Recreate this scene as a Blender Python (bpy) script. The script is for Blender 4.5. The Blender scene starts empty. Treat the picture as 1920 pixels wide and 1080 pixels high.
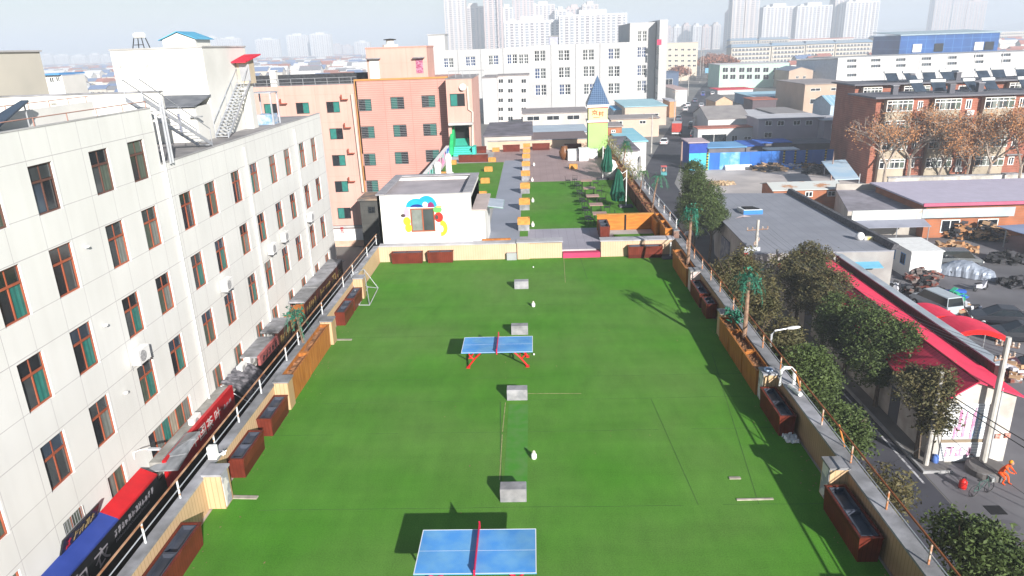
import bpy, math, random
from mathutils import Vector, Matrix
random.seed(7)
scn = bpy.context.scene
COL = scn.collection
R = math.radians

# ---------------------------------------------------------------- camera
cam_d = bpy.data.cameras.new("camera")
cam = bpy.data.objects.new("camera", cam_d)
COL.objects.link(cam)
scn.camera = cam
cam_d.sensor_width = 36.0
cam_d.lens = 36.0 * 1330.0 / 1920.0
cam_d.clip_start = 0.1
cam_d.clip_end = 12000
_ax = [[0.999145, 0.024886, -0.033024], [0.023182, 0.324224, 0.945696], [0.034242, -0.945653, 0.32337]]
cm = Matrix.Identity(4)
for i in range(3):
    for j in range(3):
        cm[j][i] = _ax[i][j]
cm[2][3] = 11.8
cam.matrix_world = cm

# ---------------------------------------------------------------- light
SUN_EL = R(22.2)
sx, sy = 0.43, -0.903                       # horizontal direction towards the sun
sun_dir = Vector((sx * math.cos(SUN_EL), sy * math.cos(SUN_EL), math.sin(SUN_EL)))
sd = bpy.data.lights.new("sun", 'SUN')
sd.energy = 5.0
sd.angle = R(0.6)
sd.color = (1.0, 0.955, 0.9)
sun = bpy.data.objects.new("sun", sd)
sun.rotation_euler = sun_dir.to_track_quat('Z', 'Y').to_euler()
COL.objects.link(sun)
w = bpy.data.worlds.new("World")
scn.world = w
w.use_nodes = True
nt = w.node_tree
bg = nt.nodes['Background']
sky = nt.nodes.new('ShaderNodeTexSky')
sky.sky_type = 'NISHITA'
sky.sun_disc = False
sky.sun_elevation = SUN_EL
sky.sun_rotation = math.atan2(sx, sy)
sky.air_density = 1.15
sky.dust_density = 0.15
sky.ozone_density = 2.0
nt.links.new(sky.outputs[0], bg.inputs[0])
bg.inputs[1].default_value = 0.047
vs = scn.view_settings
vs.view_transform = 'Standard'
vs.look = 'None'
vs.exposure = 0.93
vs.gamma = 1.0
scn.cycles.max_bounces = 6
scn.cycles.volume_bounces = 1
scn.cycles.transparent_max_bounces = 12

# ---------------------------------------------------------------- materials
MATS = {}
def mat(name, col, col2=None, rough=.85, metal=0., scale=1.2, spec=.3, stretch=None, bump=0., dirt=0., detail=5, contrast=(.35, .65)):
    """procedural material: two colours mixed by noise on world position, a second finer noise for grain"""
    if name in MATS: return MATS[name]
    m = bpy.data.materials.new(name); m.use_nodes = True
    n = m.node_tree.nodes; l = m.node_tree.links
    b = n['Principled BSDF']
    b.inputs['Roughness'].default_value = rough
    b.inputs['Metallic'].default_value = metal
    b.inputs['Specular IOR Level'].default_value = spec
    if col2 is None: col2 = tuple(c * .86 for c in col)
    g = n.new('ShaderNodeNewGeometry')
    mp = n.new('ShaderNodeMapping')
    if stretch: mp.inputs['Scale'].default_value = stretch
    l.new(g.outputs['Position'], mp.inputs['Vector'])
    nz = n.new('ShaderNodeTexNoise'); nz.inputs['Scale'].default_value = scale; nz.inputs['Detail'].default_value = detail
    l.new(mp.outputs[0], nz.inputs['Vector'])
    rp = n.new('ShaderNodeValToRGB')
    rp.color_ramp.elements[0].position = contrast[0]; rp.color_ramp.elements[1].position = contrast[1]
    rp.color_ramp.elements[0].color = (*col2, 1); rp.color_ramp.elements[1].color = (*col, 1)
    l.new(nz.outputs[0], rp.inputs[0])
    out = rp.outputs[0]
    if dirt:
        n2 = n.new('ShaderNodeTexNoise'); n2.inputs['Scale'].default_value = scale * .23; n2.inputs['Detail'].default_value = 8
        l.new(mp.outputs[0], n2.inputs['Vector'])
        r2 = n.new('ShaderNodeValToRGB'); r2.color_ramp.elements[0].position = .42; r2.color_ramp.elements[1].position = .62
        r2.color_ramp.elements[0].color = (1 - dirt, 1 - dirt, 1 - dirt * 1.05, 1); r2.color_ramp.elements[1].color = (1, 1, 1, 1)
        l.new(n2.outputs[0], r2.inputs[0])
        mx = n.new('ShaderNodeMix'); mx.data_type = 'RGBA'; mx.blend_type = 'MULTIPLY'; mx.inputs[0].default_value = 1
        l.new(out, mx.inputs[6]); l.new(r2.outputs[0], mx.inputs[7]); out = mx.outputs[2]
    l.new(out, b.inputs['Base Color'])
    if bump:
        bp = n.new('ShaderNodeBump'); bp.inputs['Strength'].default_value = bump; bp.inputs['Distance'].default_value = .02
        n3 = n.new('ShaderNodeTexNoise'); n3.inputs['Scale'].default_value = scale * 12
        l.new(mp.outputs[0], n3.inputs['Vector']); l.new(n3.outputs[0], bp.inputs['Height']); l.new(bp.outputs[0], b.inputs['Normal'])
    MATS[name] = m
    return m

def striped(name, base, line, axis, period, width, rough=.8, metal=0., coord='Position', axis2=None, period2=1., width2=.1, offset=0., offset2=0., var=.1, scale=.8, streak=0.):
    """lines across one or two world axes (joints, slats, corrugation)"""
    if name in MATS: return MATS[name]
    m = bpy.data.materials.new(name); m.use_nodes = True
    n = m.node_tree.nodes; l = m.node_tree.links
    b = n['Principled BSDF']; b.inputs['Roughness'].default_value = rough; b.inputs['Metallic'].default_value = metal
    b.inputs['Specular IOR Level'].default_value = .25
    g = n.new('ShaderNodeNewGeometry'); s = n.new('ShaderNodeSeparateXYZ')
    if coord == 'Object':
        tc = n.new('ShaderNodeTexCoord'); l.new(tc.outputs['Object'], s.inputs[0])
    else:
        l.new(g.outputs['Position'], s.inputs[0])
    def mask(ax, per, wd, off):
        a = n.new('ShaderNodeMath'); a.operation = 'ADD'; a.inputs[1].default_value = 1000 * per - off
        l.new(s.outputs[ax], a.inputs[0])
        d = n.new('ShaderNodeMath'); d.operation = 'MODULO'; d.inputs[1].default_value = per; l.new(a.outputs[0], d.inputs[0])
        c = n.new('ShaderNodeMath'); c.operation = 'LESS_THAN'; c.inputs[1].default_value = wd; l.new(d.outputs[0], c.inputs[0])
        return c.outputs[0]
    k = mask(axis, period, width, offset)
    if axis2 is not None:
        k2 = mask(axis2, period2, width2, offset2)
        x = n.new('ShaderNodeMath'); x.operation = 'MAXIMUM'; l.new(k, x.inputs[0]); l.new(k2, x.inputs[1]); k = x.outputs[0]
    nz = n.new('ShaderNodeTexNoise'); nz.inputs['Scale'].default_value = scale; nz.inputs['Detail'].default_value = 6
    l.new(g.outputs['Position'], nz.inputs['Vector'])
    rp = n.new('ShaderNodeValToRGB'); rp.color_ramp.elements[0].position = .35; rp.color_ramp.elements[1].position = .65
    rp.color_ramp.elements[0].color = (*[c * (1 - var) for c in base], 1); rp.color_ramp.elements[1].color = (*base, 1)
    l.new(nz.outputs[0], rp.inputs[0])
    mx = n.new('ShaderNodeMix'); mx.data_type = 'RGBA'; l.new(k, mx.inputs[0]); l.new(rp.outputs[0], mx.inputs[6]); mx.inputs[7].default_value = (*line, 1)
    out = mx.outputs[2]
    if streak:                                   # rain streaks: noise drawn out down the wall
        mp = n.new('ShaderNodeMapping'); mp.inputs['Scale'].default_value = (2.2, 2.2, .12); l.new(g.outputs['Position'], mp.inputs[0])
        ns = n.new('ShaderNodeTexNoise'); ns.inputs['Scale'].default_value = 1.0; ns.inputs['Detail'].default_value = 7; l.new(mp.outputs[0], ns.inputs['Vector'])
        rs_ = n.new('ShaderNodeValToRGB'); rs_.color_ramp.elements[0].position = .38; rs_.color_ramp.elements[1].position = .6
        rs_.color_ramp.elements[0].color = (1-streak, 1-streak*1.05, 1-streak*1.15, 1); rs_.color_ramp.elements[1].color = (1,1,1,1); l.new(ns.outputs[0], rs_.inputs[0])
        mm = n.new('ShaderNodeMix'); mm.data_type = 'RGBA'; mm.blend_type = 'MULTIPLY'; mm.inputs[0].default_value = 1; l.new(out, mm.inputs[6]); l.new(rs_.outputs[0], mm.inputs[7]); out = mm.outputs[2]
    l.new(out, b.inputs['Base Color'])
    MATS[name] = m
    return m

def glass(name, col, rough=.12, spec=.6):
    return mat(name, col, tuple(c * .6 for c in col), rough=rough, spec=spec, scale=.9)

# ---------------------------------------------------------------- mesh builder
class B:
    """collects boxes, prisms and tubes in world (or local) coordinates"""
    def __init__(s, m=None):
        s.v = []; s.f = []; s.m = m
    def add(s, vs, fs):
        o = len(s.v)
        s.v += [(s.m @ Vector(v)) if s.m else Vector(v) for v in vs]
        s.f += [tuple(i + o for i in f) for f in fs]
        return s
    def box(s, x0, x1, y0, y1, z0, z1):
        if x0 > x1: x0, x1 = x1, x0
        if y0 > y1: y0, y1 = y1, y0
        if z0 > z1: z0, z1 = z1, z0
        return s.add([(x0,y0,z0),(x1,y0,z0),(x1,y1,z0),(x0,y1,z0),(x0,y0,z1),(x1,y0,z1),(x1,y1,z1),(x0,y1,z1)],
              [(0,3,2,1),(4,5,6,7),(0,1,5,4),(1,2,6,5),(2,3,7,6),(3,0,4,7)])
    def hexa(s, bot, top):
        return s.add(list(bot) + list(top), [(0,3,2,1),(4,5,6,7),(0,1,5,4),(1,2,6,5),(2,3,7,6),(3,0,4,7)])
    def prism(s, poly, z0, z1):
        n = len(poly)
        a = sum(poly[i][0]*poly[(i+1)%n][1] - poly[(i+1)%n][0]*poly[i][1] for i in range(n))
        if a < 0: poly = poly[::-1]
        vs = [(p[0], p[1], z0) for p in poly] + [(p[0], p[1], z1) for p in poly]
        fs = [tuple(range(n-1, -1, -1)), tuple(range(n, 2*n))] + [(i, (i+1) % n, n+(i+1) % n, n+i) for i in range(n)]
        return s.add(vs, fs)
    def sweep(s, prof, d):
        """closed 3D outline pushed along vector d"""
        n = len(prof); d = Vector(d)
        vs = [Vector(p) for p in prof] + [Vector(p) + d for p in prof]
        return s.add(vs, [tuple(range(n-1, -1, -1)), tuple(range(n, 2*n))] + [(i, (i+1) % n, n+(i+1) % n, n+i) for i in range(n)])
    def quad(s, a, b, c, d):
        return s.add([a, b, c, d], [(0,1,2,3)])
    def tube(s, pts, r, n=6, r2=None):
        pts = [Vector(p) for p in pts]
        if r2 is None: r2 = r
        rings = []
        k = len(pts)
        for i, p in enumerate(pts):
            t = (pts[min(i+1, k-1)] - pts[max(i-1, 0)]).normalized()
            a = t.orthogonal().normalized() if abs(t.z) > .99 else t.cross(Vector((0,0,1))).normalized()
            b = t.cross(a)
            rr = r + (r2 - r) * i / max(1, k-1)
            rings.append([p + (a*math.cos(2*math.pi*j/n) + b*math.sin(2*math.pi*j/n)) * rr for j in range(n)])
        vs = [v for q in rings for v in q]; fs = []
        for i in range(k-1):
            for j in range(n):
                fs.append((i*n+j, i*n+(j+1) % n, (i+1)*n+(j+1) % n, (i+1)*n+j))
        fs.append(tuple(range(n-1, -1, -1))); fs.append(tuple(range((k-1)*n, k*n)))
        return s.add(vs, fs)
    def lathe(s, c, prof, n=12):
        """prof = [(radius, z)] round a vertical axis at c"""
        vs = []; fs = []
        for r, z in prof:
            for j in range(n):
                a = 2*math.pi*j/n
                vs.append((c[0]+r*math.cos(a), c[1]+r*math.sin(a), c[2]+z))
        for i in range(len(prof)-1):
            for j in range(n):
                fs.append((i*n+j, i*n+(j+1) % n, (i+1)*n+(j+1) % n, (i+1)*n+j))
        fs.append(tuple(range(n-1, -1, -1))); fs.append(tuple(range((len(prof)-1)*n, len(prof)*n)))
        return s.add(vs, fs)
    def ball(s, c, r, n=8, k=5, sz=1.):
        return s.lathe(c, [(max(.001, r*math.sin(math.pi*i/k)), -r*sz*math.cos(math.pi*i/k)) for i in range(k+1)], n)
    def build(s, name, m, parent=None, local=False, smooth=False, bevel=0.):
        vs = s.v
        if parent is not None and not local:
            inv = W[parent.name].inverted()
            vs = [inv @ v for v in vs]
        me = bpy.data.meshes.new(name)
        me.from_pydata([tuple(v) for v in vs], [], s.f)
        me.materials.append(m); me.update()
        if smooth:
            me.polygons.foreach_set('use_smooth', [True] * len(me.polygons))
        o = bpy.data.objects.new(name, me)
        COL.objects.link(o)
        if parent is not None:
            o.parent = parent; W[o.name] = W[parent.name]
        else:
            W[o.name] = Matrix.Identity(4)
        if bevel:
            bm = o.modifiers.new('bevel', 'BEVEL'); bm.width = bevel; bm.segments = 2; bm.limit_method = 'ANGLE'
        return o

W = {}
def tag(o, label=None, cat=None, group=None, kind=None):
    if label: o['label'] = label
    if cat: o['category'] = cat
    if group: o['group'] = group
    if kind: o['kind'] = kind
    return o
def thing(name, label, cat, loc=(0,0,0), rz=0., group=None):
    o = bpy.data.objects.new(name, None); COL.objects.link(o)
    o.location = loc; o.rotation_euler = (0, 0, rz); o.empty_display_size = .2
    W[o.name] = Matrix.Translation(Vector(loc)) @ Matrix.Rotation(rz, 4, 'Z')
    return tag(o, label, cat, group)
def dup(root, loc, rz=0., label=None, scale=None):
    r = root.copy(); COL.objects.link(r); r.location = loc; r.rotation_euler = (0, 0, rz)
    if scale: r.scale = scale
    if label: r['label'] = label
    for ch in root.children:
        c = ch.copy(); COL.objects.link(c); c.parent = r
        for g in ch.children:
            d = g.copy(); COL.objects.link(d); d.parent = c
    W[r.name] = Matrix.Translation(Vector(loc)) @ Matrix.Rotation(rz, 4, 'Z')
    return r
def struct(name, b, m, parent=None, kind='structure'):
    return tag(b.build(name, m, parent), kind=kind)

# facade frames: u along the wall, z up, d into the building
def face_x(x, s):                    # wall on plane x, facing s (+1 or -1)
    return lambda u, z, d: (x - s*d, u, z)
def face_y(y):                       # wall on plane y facing -Y
    return lambda u, z, d: (u, y + d, z)
def face_seg(p, q):                  # wall from ground point p to q, outward to the right of p->q
    dx, dy = q[0]-p[0], q[1]-p[1]; L = math.hypot(dx, dy); dx /= L; dy /= L
    return lambda u, z, d: (p[0]+dx*u-dy*d, p[1]+dy*u+dx*d, z)
def fbox(b, F, u0, u1, z0, z1, d0, d1):
    c = [F(u, z, d) for z in (z0, z1) for (u, d) in ((u0, d0), (u1, d0), (u1, d1), (u0, d1))]
    b.add(c, [(0,3,2,1),(4,5,6,7),(0,1,5,4),(1,2,6,5),(2,3,7,6),(3,0,4,7)]); return b
def holewall(b, F, u0, u1, z0, z1, holes, depth):
    us = sorted({u0, u1, *[h[0] for h in holes], *[h[1] for h in holes]})
    zs = sorted({z0, z1, *[h[2] for h in holes], *[h[3] for h in holes]})
    us = [u for u in us if u0 <= u <= u1]; zs = [z for z in zs if z0 <= z <= z1]
    for i in range(len(us)-1):
        for j in range(len(zs)-1):
            uc = (us[i]+us[i+1])/2; zc = (zs[j]+zs[j+1])/2
            if any(h[0] < uc < h[1] and h[2] < zc < h[3] for h in holes): continue
            b.add([F(us[i], zs[j], 0), F(us[i+1], zs[j], 0), F(us[i+1], zs[j+1], 0), F(us[i], zs[j+1], 0)], [(0,1,2,3)])
    for h in holes:
        a, c, e, g = h[:4]
        for q in (((a,e),(a,g)), ((c,e),(c,g)), ((a,e),(c,e)), ((a,g),(c,g))):
            b.add([F(*q[0], 0), F(*q[1], 0), F(*q[1], depth), F(*q[0], depth)], [(0,1,2,3)])
    return b
def window(parent, F, u0, u1, z0, z1, fm, panes, d=.12, t=.06, trans=None, mull=1, bars=0, proud=0., nomid=False):
    """framed window; panes = list of pane materials, left to right. frame > pane"""
    b = B(); e = d - .05
    e0 = -proud if proud else e; e1 = d + .03 if not proud else .01
    if proud: trans_d = 0
    fbox(b, F, u0, u0+t, z0, z1, e0, e1); fbox(b, F, u1-t, u1, z0, z1, e0, e1)
    fbox(b, F, u0+t, u1-t, z0, z0+t, e0, e1); fbox(b, F, u0+t, u1-t, z1-t, z1, e0, e1)
    w_ = (u1-u0)/(mull+1)
    if trans:
        zt = z0 + (z1-z0)*trans
        fbox(b, F, u0+t, u1-t, zt-t*.7, zt+t*.7, e0-.01, e1)
    for i in range(mull):
        u = u0 + w_*(i+1)
        fbox(b, F, u-t*.45, u+t*.45, z0+t, z1-t, e0+.012, e1-.01)
    o = b.build('window', fm, parent)
    np_ = len(panes); wp = (u1-u0-2*t)/np_
    for i, pm in enumerate(panes):
        p = B()
        if proud: fbox(p, F, u0+t+wp*i, u0+t+wp*(i+1), z0+t, z1-t, -proud*.55, -.003)
        else: fbox(p, F, u0+t+wp*i, u0+t+wp*(i+1), z0+t, z1-t, d, d+.02)
        p.build('pane', pm, o)
    if bars:
        p = B()
        for i in range(bars):
            z = z0 + (z1-z0)*(i+.5)/bars
            fbox(p, F, u0, u1, z-.012, z+.012, -.05, -.03)
        p.build('bar', M['metal_grey'], o)
    return o
def curtain(name, col):
    return striped(name, col, tuple(c*.62 for c in col), 1, .23, .09, rough=.35, var=.25, scale=3)

GZ = -10.8
M = {}
M['metal_grey'] = mat('metal_grey', (.42,.43,.45), rough=.45, metal=.3)
M['galv'] = mat('galvanised', (.62,.64,.68), (.45,.47,.5), rough=.4, metal=.4)
M['dark'] = mat('dark_interior', (.012,.012,.014), rough=.9)
M['black'] = mat('black_plastic', (.02,.02,.022), rough=.5)
M['white'] = mat('white_paint', (.8,.8,.78), (.7,.7,.68), rough=.6, scale=2)
M['concrete'] = mat('concrete', (.42,.42,.43), (.3,.3,.31), scale=1.4, dirt=.25, bump=.2)
M['con_light'] = mat('light_concrete', (.52,.51,.5), (.4,.39,.39), scale=.7, dirt=.25)
M['coping'] = mat('coping_cement', (.4,.4,.43), (.26,.26,.28), scale=2.2, dirt=.4, bump=.3)

# ================================================================ writing
def writing(text, name, m, parent, F, u0, u1, z0, z1, d=-.02, thick=.015, flip=False):
    """lettering fitted into the rectangle u0..u1, z0..z1 of a facade frame"""
    cu = bpy.data.curves.new(name, 'FONT'); cu.body = text; cu.size = 1; cu.extrude = .0; cu.offset = .012
    t = bpy.data.objects.new('tmp', cu); COL.objects.link(t)
    dg = bpy.context.evaluated_depsgraph_get(); dg.update()
    me = bpy.data.meshes.new_from_object(t.evaluated_get(dg))
    vs = [v.co.copy() for v in me.vertices]; fs = [tuple(p.vertices) for p in me.polygons]
    bpy.data.objects.remove(t); bpy.data.meshes.remove(me)
    if not vs: return None
    x0 = min(v.x for v in vs); x1 = max(v.x for v in vs); y0 = min(v.y for v in vs); y1 = max(v.y for v in vs)
    b = B()
    def P(v, dd):
        return F(u0 + (v.x-x0)/(x1-x0)*(u1-u0), z0 + (v.y-y0)/max(1e-4, y1-y0)*(z1-z0), dd)
    b.add([P(v, d-thick) for v in vs], fs)
    return b.build(name, m, parent)

def marks(name, m, parent, F, u0, u1, z0, z1, n, seed=1, d=-.02):
    """worn lettering too small to read: n glyphs of a few strokes each"""
    rn = random.Random(seed + n); b = B(); w_ = (u1-u0)/n; h_ = z1-z0
    for i in range(n):
        a = u0+w_*i+w_*.12; c = u0+w_*(i+1)-w_*.12; s_ = min(w_, h_)*.07
        for k in range(rn.randint(2, 3)):
            z = z0+h_*rn.uniform(.1, .95); fbox(b, F, a+rn.uniform(0, .2)*w_, c-rn.uniform(0, .2)*w_, z-s_, z+s_, d-.01, d)
        for k in range(rn.randint(1, 3)):
            u = a+(c-a)*rn.uniform(.1, .9); q = rn.uniform(0, .35)*h_; fbox(b, F, u-s_, u+s_, z0+q, z1-rn.uniform(0, .3)*h_, d-.014, d-.004)
        fbox(b, F, a, a+s_*3, z0, z0+h_*.4, d-.012, d-.002)
    return b.build(name, m, parent)

# ================================================================ ground
ground = struct('ground', B().box(-6000, 6000, -120, 7000, GZ-1, GZ), mat('dusty_ground', (.30,.29,.28), (.2,.19,.18), scale=.05, dirt=.3, detail=10))

# ================================================================ white office block on the left
wall_m = striped('tile_wall', (.73,.73,.70), (.45,.43,.43), 2, 3.17, .028, axis2=1, period2=3.22, width2=.022, offset=5.37, offset2=24.27, var=.06, scale=.35, streak=.03)
def add_lines(m):
    """second set of joints at the sill height of each storey"""
    n = m.node_tree.nodes; l = m.node_tree.links
    mx = [x for x in n if x.type == 'MIX'][0]; s = [x for x in n if x.type == 'SEPXYZ'][0]
    prev = mx.inputs[0].links[0].from_socket
    for ax, per, off, wd in ((2, 3.17, 3.5, .022), (1, 3.22, 25.7, .018)):
        a = n.new('ShaderNodeMath'); a.operation = 'ADD'; a.inputs[1].default_value = 1000*per-off; l.new(s.outputs[ax], a.inputs[0])
        d = n.new('ShaderNodeMath'); d.operation = 'MODULO'; d.inputs[1].default_value = per; l.new(a.outputs[0], d.inputs[0])
        c = n.new('ShaderNodeMath'); c.operation = 'LESS_THAN'; c.inputs[1].default_value = wd; l.new(d.outputs[0], c.inputs[0])
        x = n.new('ShaderNodeMath'); x.operation = 'MAXIMUM'; l.new(prev, x.inputs[0]); l.new(c.outputs[0], x.inputs[1]); prev = x.outputs[0]
    l.new(prev, mx.inputs[0])
add_lines(wall_m)
plaster_w = mat('white_plaster', (.74,.73,.69), (.66,.65,.61), scale=.5, dirt=.08)
M['frame_brown'] = mat('orange_brown_frame', (.38,.105,.05), (.28,.07,.035), rough=.5)
M['frame_dkbrown'] = mat('dark_brown_frame', (.13,.06,.045), rough=.5)
GL = [glass('glass_dark', (.018,.022,.028)), glass('glass_grey', (.07,.08,.085)), glass('glass_bluegrey', (.05,.07,.1))]
TEAL = curtain('curtain_teal', (.03,.2,.17)); GREY = curtain('curtain_grey', (.22,.24,.22)); CREAM = curtain('curtain_cream', (.42,.38,.3)); OLIVE = curtain('curtain_olive', (.1,.13,.1))
office = thing('office_building', 'long white tiled office block with rows of brown framed windows', 'building', (-17.6, 40, GZ))
FX = face_x(-17.6, 1)
cols = [15.6, 18.5, 22.05, 24.95, 28.55, 31.4, 35.0, 37.9, 41.4, 44.3, 47.7, 50.7, 54.2, 57.2]
rows = [(7.48, .88), (4.4, .93), (1.2, .92), (-2.0, .92), (-4.95, .64)]
holes = []; wins = []
for ri, (zc, hh) in enumerate(rows):
    for ci, yc in enumerate(cols):
        if ri == 0 and yc > 33: continue
        w2 = .67 if ri < 4 else .6
        if ri == 4 and 27.5 < yc < 32: continue
        h = (yc-w2, yc+w2, zc-hh, zc+hh); holes.append(h); wins.append((ri, ci, h))
holes.append((27.6, 31.7, -5.55, -4.3)); wins.append((4, 99, holes[-1]))
b = B()
top = 9.6
holewall(b, FX, 6, 33.2, -6.6, top, [h for h in holes if h[1] < 33.2], .16)
holewall(b, FX, 33.2, 59.9, -6.6, 7.02, [h for h in holes if h[0] > 33.2], .16)
b.box(-32, -17.76, 33.0, 33.2, 6.9, 9.6)
b.box(-32, -17.8, 59.7, 59.9, GZ, 6.6)
b.box(-32, -17.9, 6, 6.2, GZ, 9.3)
b.build('wall', wall_m, office)
b = B(); b.box(-18.6, -18.4, 6, 59.6, GZ, -6.6); b.box(-18.4, -17.61, 6, 59.9, -6.75, -6.6)
b.build('ground_floor_wall', mat('shop_dark_wall', (.05,.035,.035), (.02,.015,.015), rough=.5), office)
roof_g = mat('roof_felt', (.36,.34,.34), (.24,.23,.24), scale=.8, dirt=.3)
B().box(-32, -17.62, 6, 33.0, 9.1, 9.3).build('roof', roof_g, office)
B().box(-32, -17.62, 33.2, 59.7, 6.6, 6.86).build('roof', roof_g, office)
b = B(); b.box(-17.78, -17.58, 33.2, 59.92, 7.02, 7.06); b.box(-17.78, -17.58, 6, 33.2, 9.6, 9.64)
b.build('coping', M['con_light'], office)
rnd = random.Random(3)
for ri, ci, h in wins:
    fm = M['frame_dkbrown'] if ri == 0 else M['frame_brown']
    far = h[0] > 43
    if ri == 0: panes = [rnd.choice(GL), rnd.choice([GL[0], GREY, OLIVE])]
    elif far and ri == 1: panes = [TEAL, GREY]
    else: panes = [rnd.choice([GL[0], GL[0], GL[1], OLIVE]), rnd.choice([TEAL, OLIVE, GL[1], GREY, TEAL])]
    if ri == 4: panes = [GREY, OLIVE]
    if ci == 99: panes = [GL[0], GREY, TEAL, CREAM, OLIVE, GREY]
    o = window(office, FX, *h, fm, panes, d=.13, t=.055, trans=.66 if ri < 4 else None, mull=1 if ci != 99 else 5)
    if ri == 4 and ci == 2:
        p = B()
        for k in range(9): fbox(p, FX, h[0]+k*.14+.03, h[0]+k*.14+.045, h[2], h[3], -.03, -.015)
        for z in (h[2]+.3, h[2]+.8): fbox(p, FX, h[0], h[1], z, z+.02, -.032, -.012)
        p.build('bar', M['metal_grey'], o)
    if ri < 4:                                                    # upper lights
        p = B(); u0, u1, z0, z1 = h; zt = z0+(z1-z0)*.69
        fbox(p, FX, u0+.07, (u0+u1)/2-.04, zt, z1-.07, .105, .125); fbox(p, FX, (u0+u1)/2+.04, u1-.07, zt, z1-.07, .105, .125)
        p.build('pane', rnd.choice([GL[0], GL[0], GL[2], GREY if far else GL[1]]), o)
# white trim strips on the right reveal and drain pipes
for y in (33.35, 42.95, 52.6):
    b = B(); b.tube([(-17.5, y, -6.6), (-17.5, y, 6.5 if y > 34 else 9.3)], .055, 6); b.build('drain_pipe', M['white'], office)
b = B(); b.tube([(-17.48, 33.9, 6.95), (-17.48, 33.9, 9.9)], .05, 6); b.tube([(-17.48, 34.15, 6.95), (-17.48, 34.15, 9.95)], .06, 6)
b.build('vent_pipe', M['galv'], office)
# ledge over the shops
b = B(); b.box(-17.6, -16.95, 6, 59.9, -5.8, -5.68); b.build('ledge', mat('ledge_cement', (.45,.44,.42), (.3,.29,.27), scale=2, dirt=.3), office)
# roof edge guard rail, near part
b = B()
for i in range(15):
    b.tube([(-17.7, 6+i*1.93, 9.6), (-17.7, 6+i*1.93, 9.95)], .02, 4)
b.tube([(-17.7, 6, 9.93), (-17.7, 33.1, 9.93)], .02, 4)
rusty_pink = mat('faded_rust', (.45,.25,.2), rough=.7)
b.build('guard_rail', rusty_pink, office)
# inner parapet and upper roof strip behind the edge
b = B(); b.box(-20.3, -20.1, 26, 33.0, 9.3, 10.0); b.box(-33, -20.3, 25.8, 26.0, 9.3, 10.0)
b.build('parapet', plaster_w, office)
b = B()
for i in range(6): b.tube([(-20.2, 26.2+i*1.3, 10.), (-20.2, 26.2+i*1.3, 10.25)], .018, 4)
b.tube([(-20.2, 26.2, 10.25), (-20.2, 32.9, 10.25)], .018, 4); b.build('guard_rail', rusty_pink, office)

# wall mounted things on the office front
def ac_unit(name, label, loc, rz=0., group=None, s=1.):
    """outdoor air conditioner: case, fan grille, bracket. local: faces -Y, base centre at loc"""
    t = thing(name, label, 'air conditioner', loc, rz, group)
    W0 = .8*s; D0 = .3*s; H0 = .56*s
    B().box(-W0/2, W0/2, 0, D0, 0, H0).build('case', M['white'], t, local=True, bevel=.015)
    b = B(); n = 16; c = (-.1*s, .28*s)
    ring = [(c[0]+.22*s*math.cos(2*math.pi*i/n), -.012, c[1]+.22*s*math.sin(2*math.pi*i/n)) for i in range(n)]
    b.sweep(ring, (0, .01, 0)); b.build('fan_grille', mat('grille_grey', (.2,.2,.21), (.5,.5,.5), scale=25), t, local=True)
    b = B(); b.box(-W0*.4, -W0*.35, 0, D0+.15, -.05, -.005); b.box(W0*.35, W0*.4, 0, D0+.15, -.05, -.005)
    b.box(-W0*.4, -W0*.35, D0+.1, D0+.15, -.3, -.05); b.box(W0*.35, W0*.4, D0+.1, D0+.15, -.3, -.05)
    b.build('bracket', M['metal_grey'], t, local=True)
    return t
for (y, z, lab) in ((27.95, -.75, 'white air conditioner on a bracket under the second office window from the near end'),
                    (37.3, -.65, 'white air conditioner on the office front left of the middle drain pipe'),
                    (44.7, -.65, 'left air conditioner of the pair high on the far office front'),
                    (47.3, -.5, 'right air conditioner of the pair high on the far office front'),
                    (53.4, -.55, 'white air conditioner by itself nearest the far corner of the office front')):
    ac_unit('air_conditioner', lab, (-17.15, y, z), R(90), 'air conditioners on the office front', 1.15)
for (y, z, lab) in ((30.9, -5.66, 'white air conditioner on the ledge between the grey canopy and the red sign'),
                    (37.0, -5.66, 'left air conditioner on the ledge above the pink shop canopy'),
                    (38.2, -5.66, 'right air conditioner on the ledge above the pink shop canopy'),
                    (42.0, -5.66, 'small air conditioner on the ledge above the brown gold-lettered signs')):
    ac_unit('air_conditioner', lab, (-17.0, y, z), R(90), 'air conditioners on the shop ledge', 1.)

# shop signs along the foot: (y0, y1, z0, z1, depth)
RED = mat('sign_red', (.55,.01,.015), (.42,.008,.012), rough=.4); BLUE = mat('sign_blue', (.03,.06,.3), (.02,.045,.24), rough=.4)
SBLK = mat('sign_black', (.012,.012,.014), rough=.35); CHR = mat('letter_grey', (.32,.31,.35), rough=.6); CHW = mat('letter_white', (.75,.74,.72), rough=.6)
GOLD = mat('letter_gold', (.5,.36,.12), rough=.4, metal=.3)
FS = face_x(-16.8, 1)
t = thing('shop_sign', 'black shop sign with grey characters under a red and blue top band', 'sign', (-16.4, 20, -7))
b = B(); b.box(-17.3, -16.8, 12, 26.4, -7.9, -6.5); b.build('board', SBLK, t)
b = B(); b.hexa([(-17.5,23.3,-6.5),(-16.79,23.3,-6.52),(-16.79,26.4,-6.52),(-17.5,26.4,-6.5)], [(-17.5,23.3,-6.15),(-16.85,23.3,-6.45),(-16.85,26.4,-6.45),(-17.5,26.4,-6.15)]); b.build('top_band', RED, t)
b = B(); b.hexa([(-17.5,14,-6.5),(-16.79,14,-6.52),(-16.79,23.3,-6.52),(-17.5,23.3,-6.5)], [(-17.5,14,-6.15),(-16.85,14,-6.45),(-16.85,23.3,-6.45),(-17.5,23.3,-6.15)]); b.build('top_band', BLUE, t)
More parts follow.
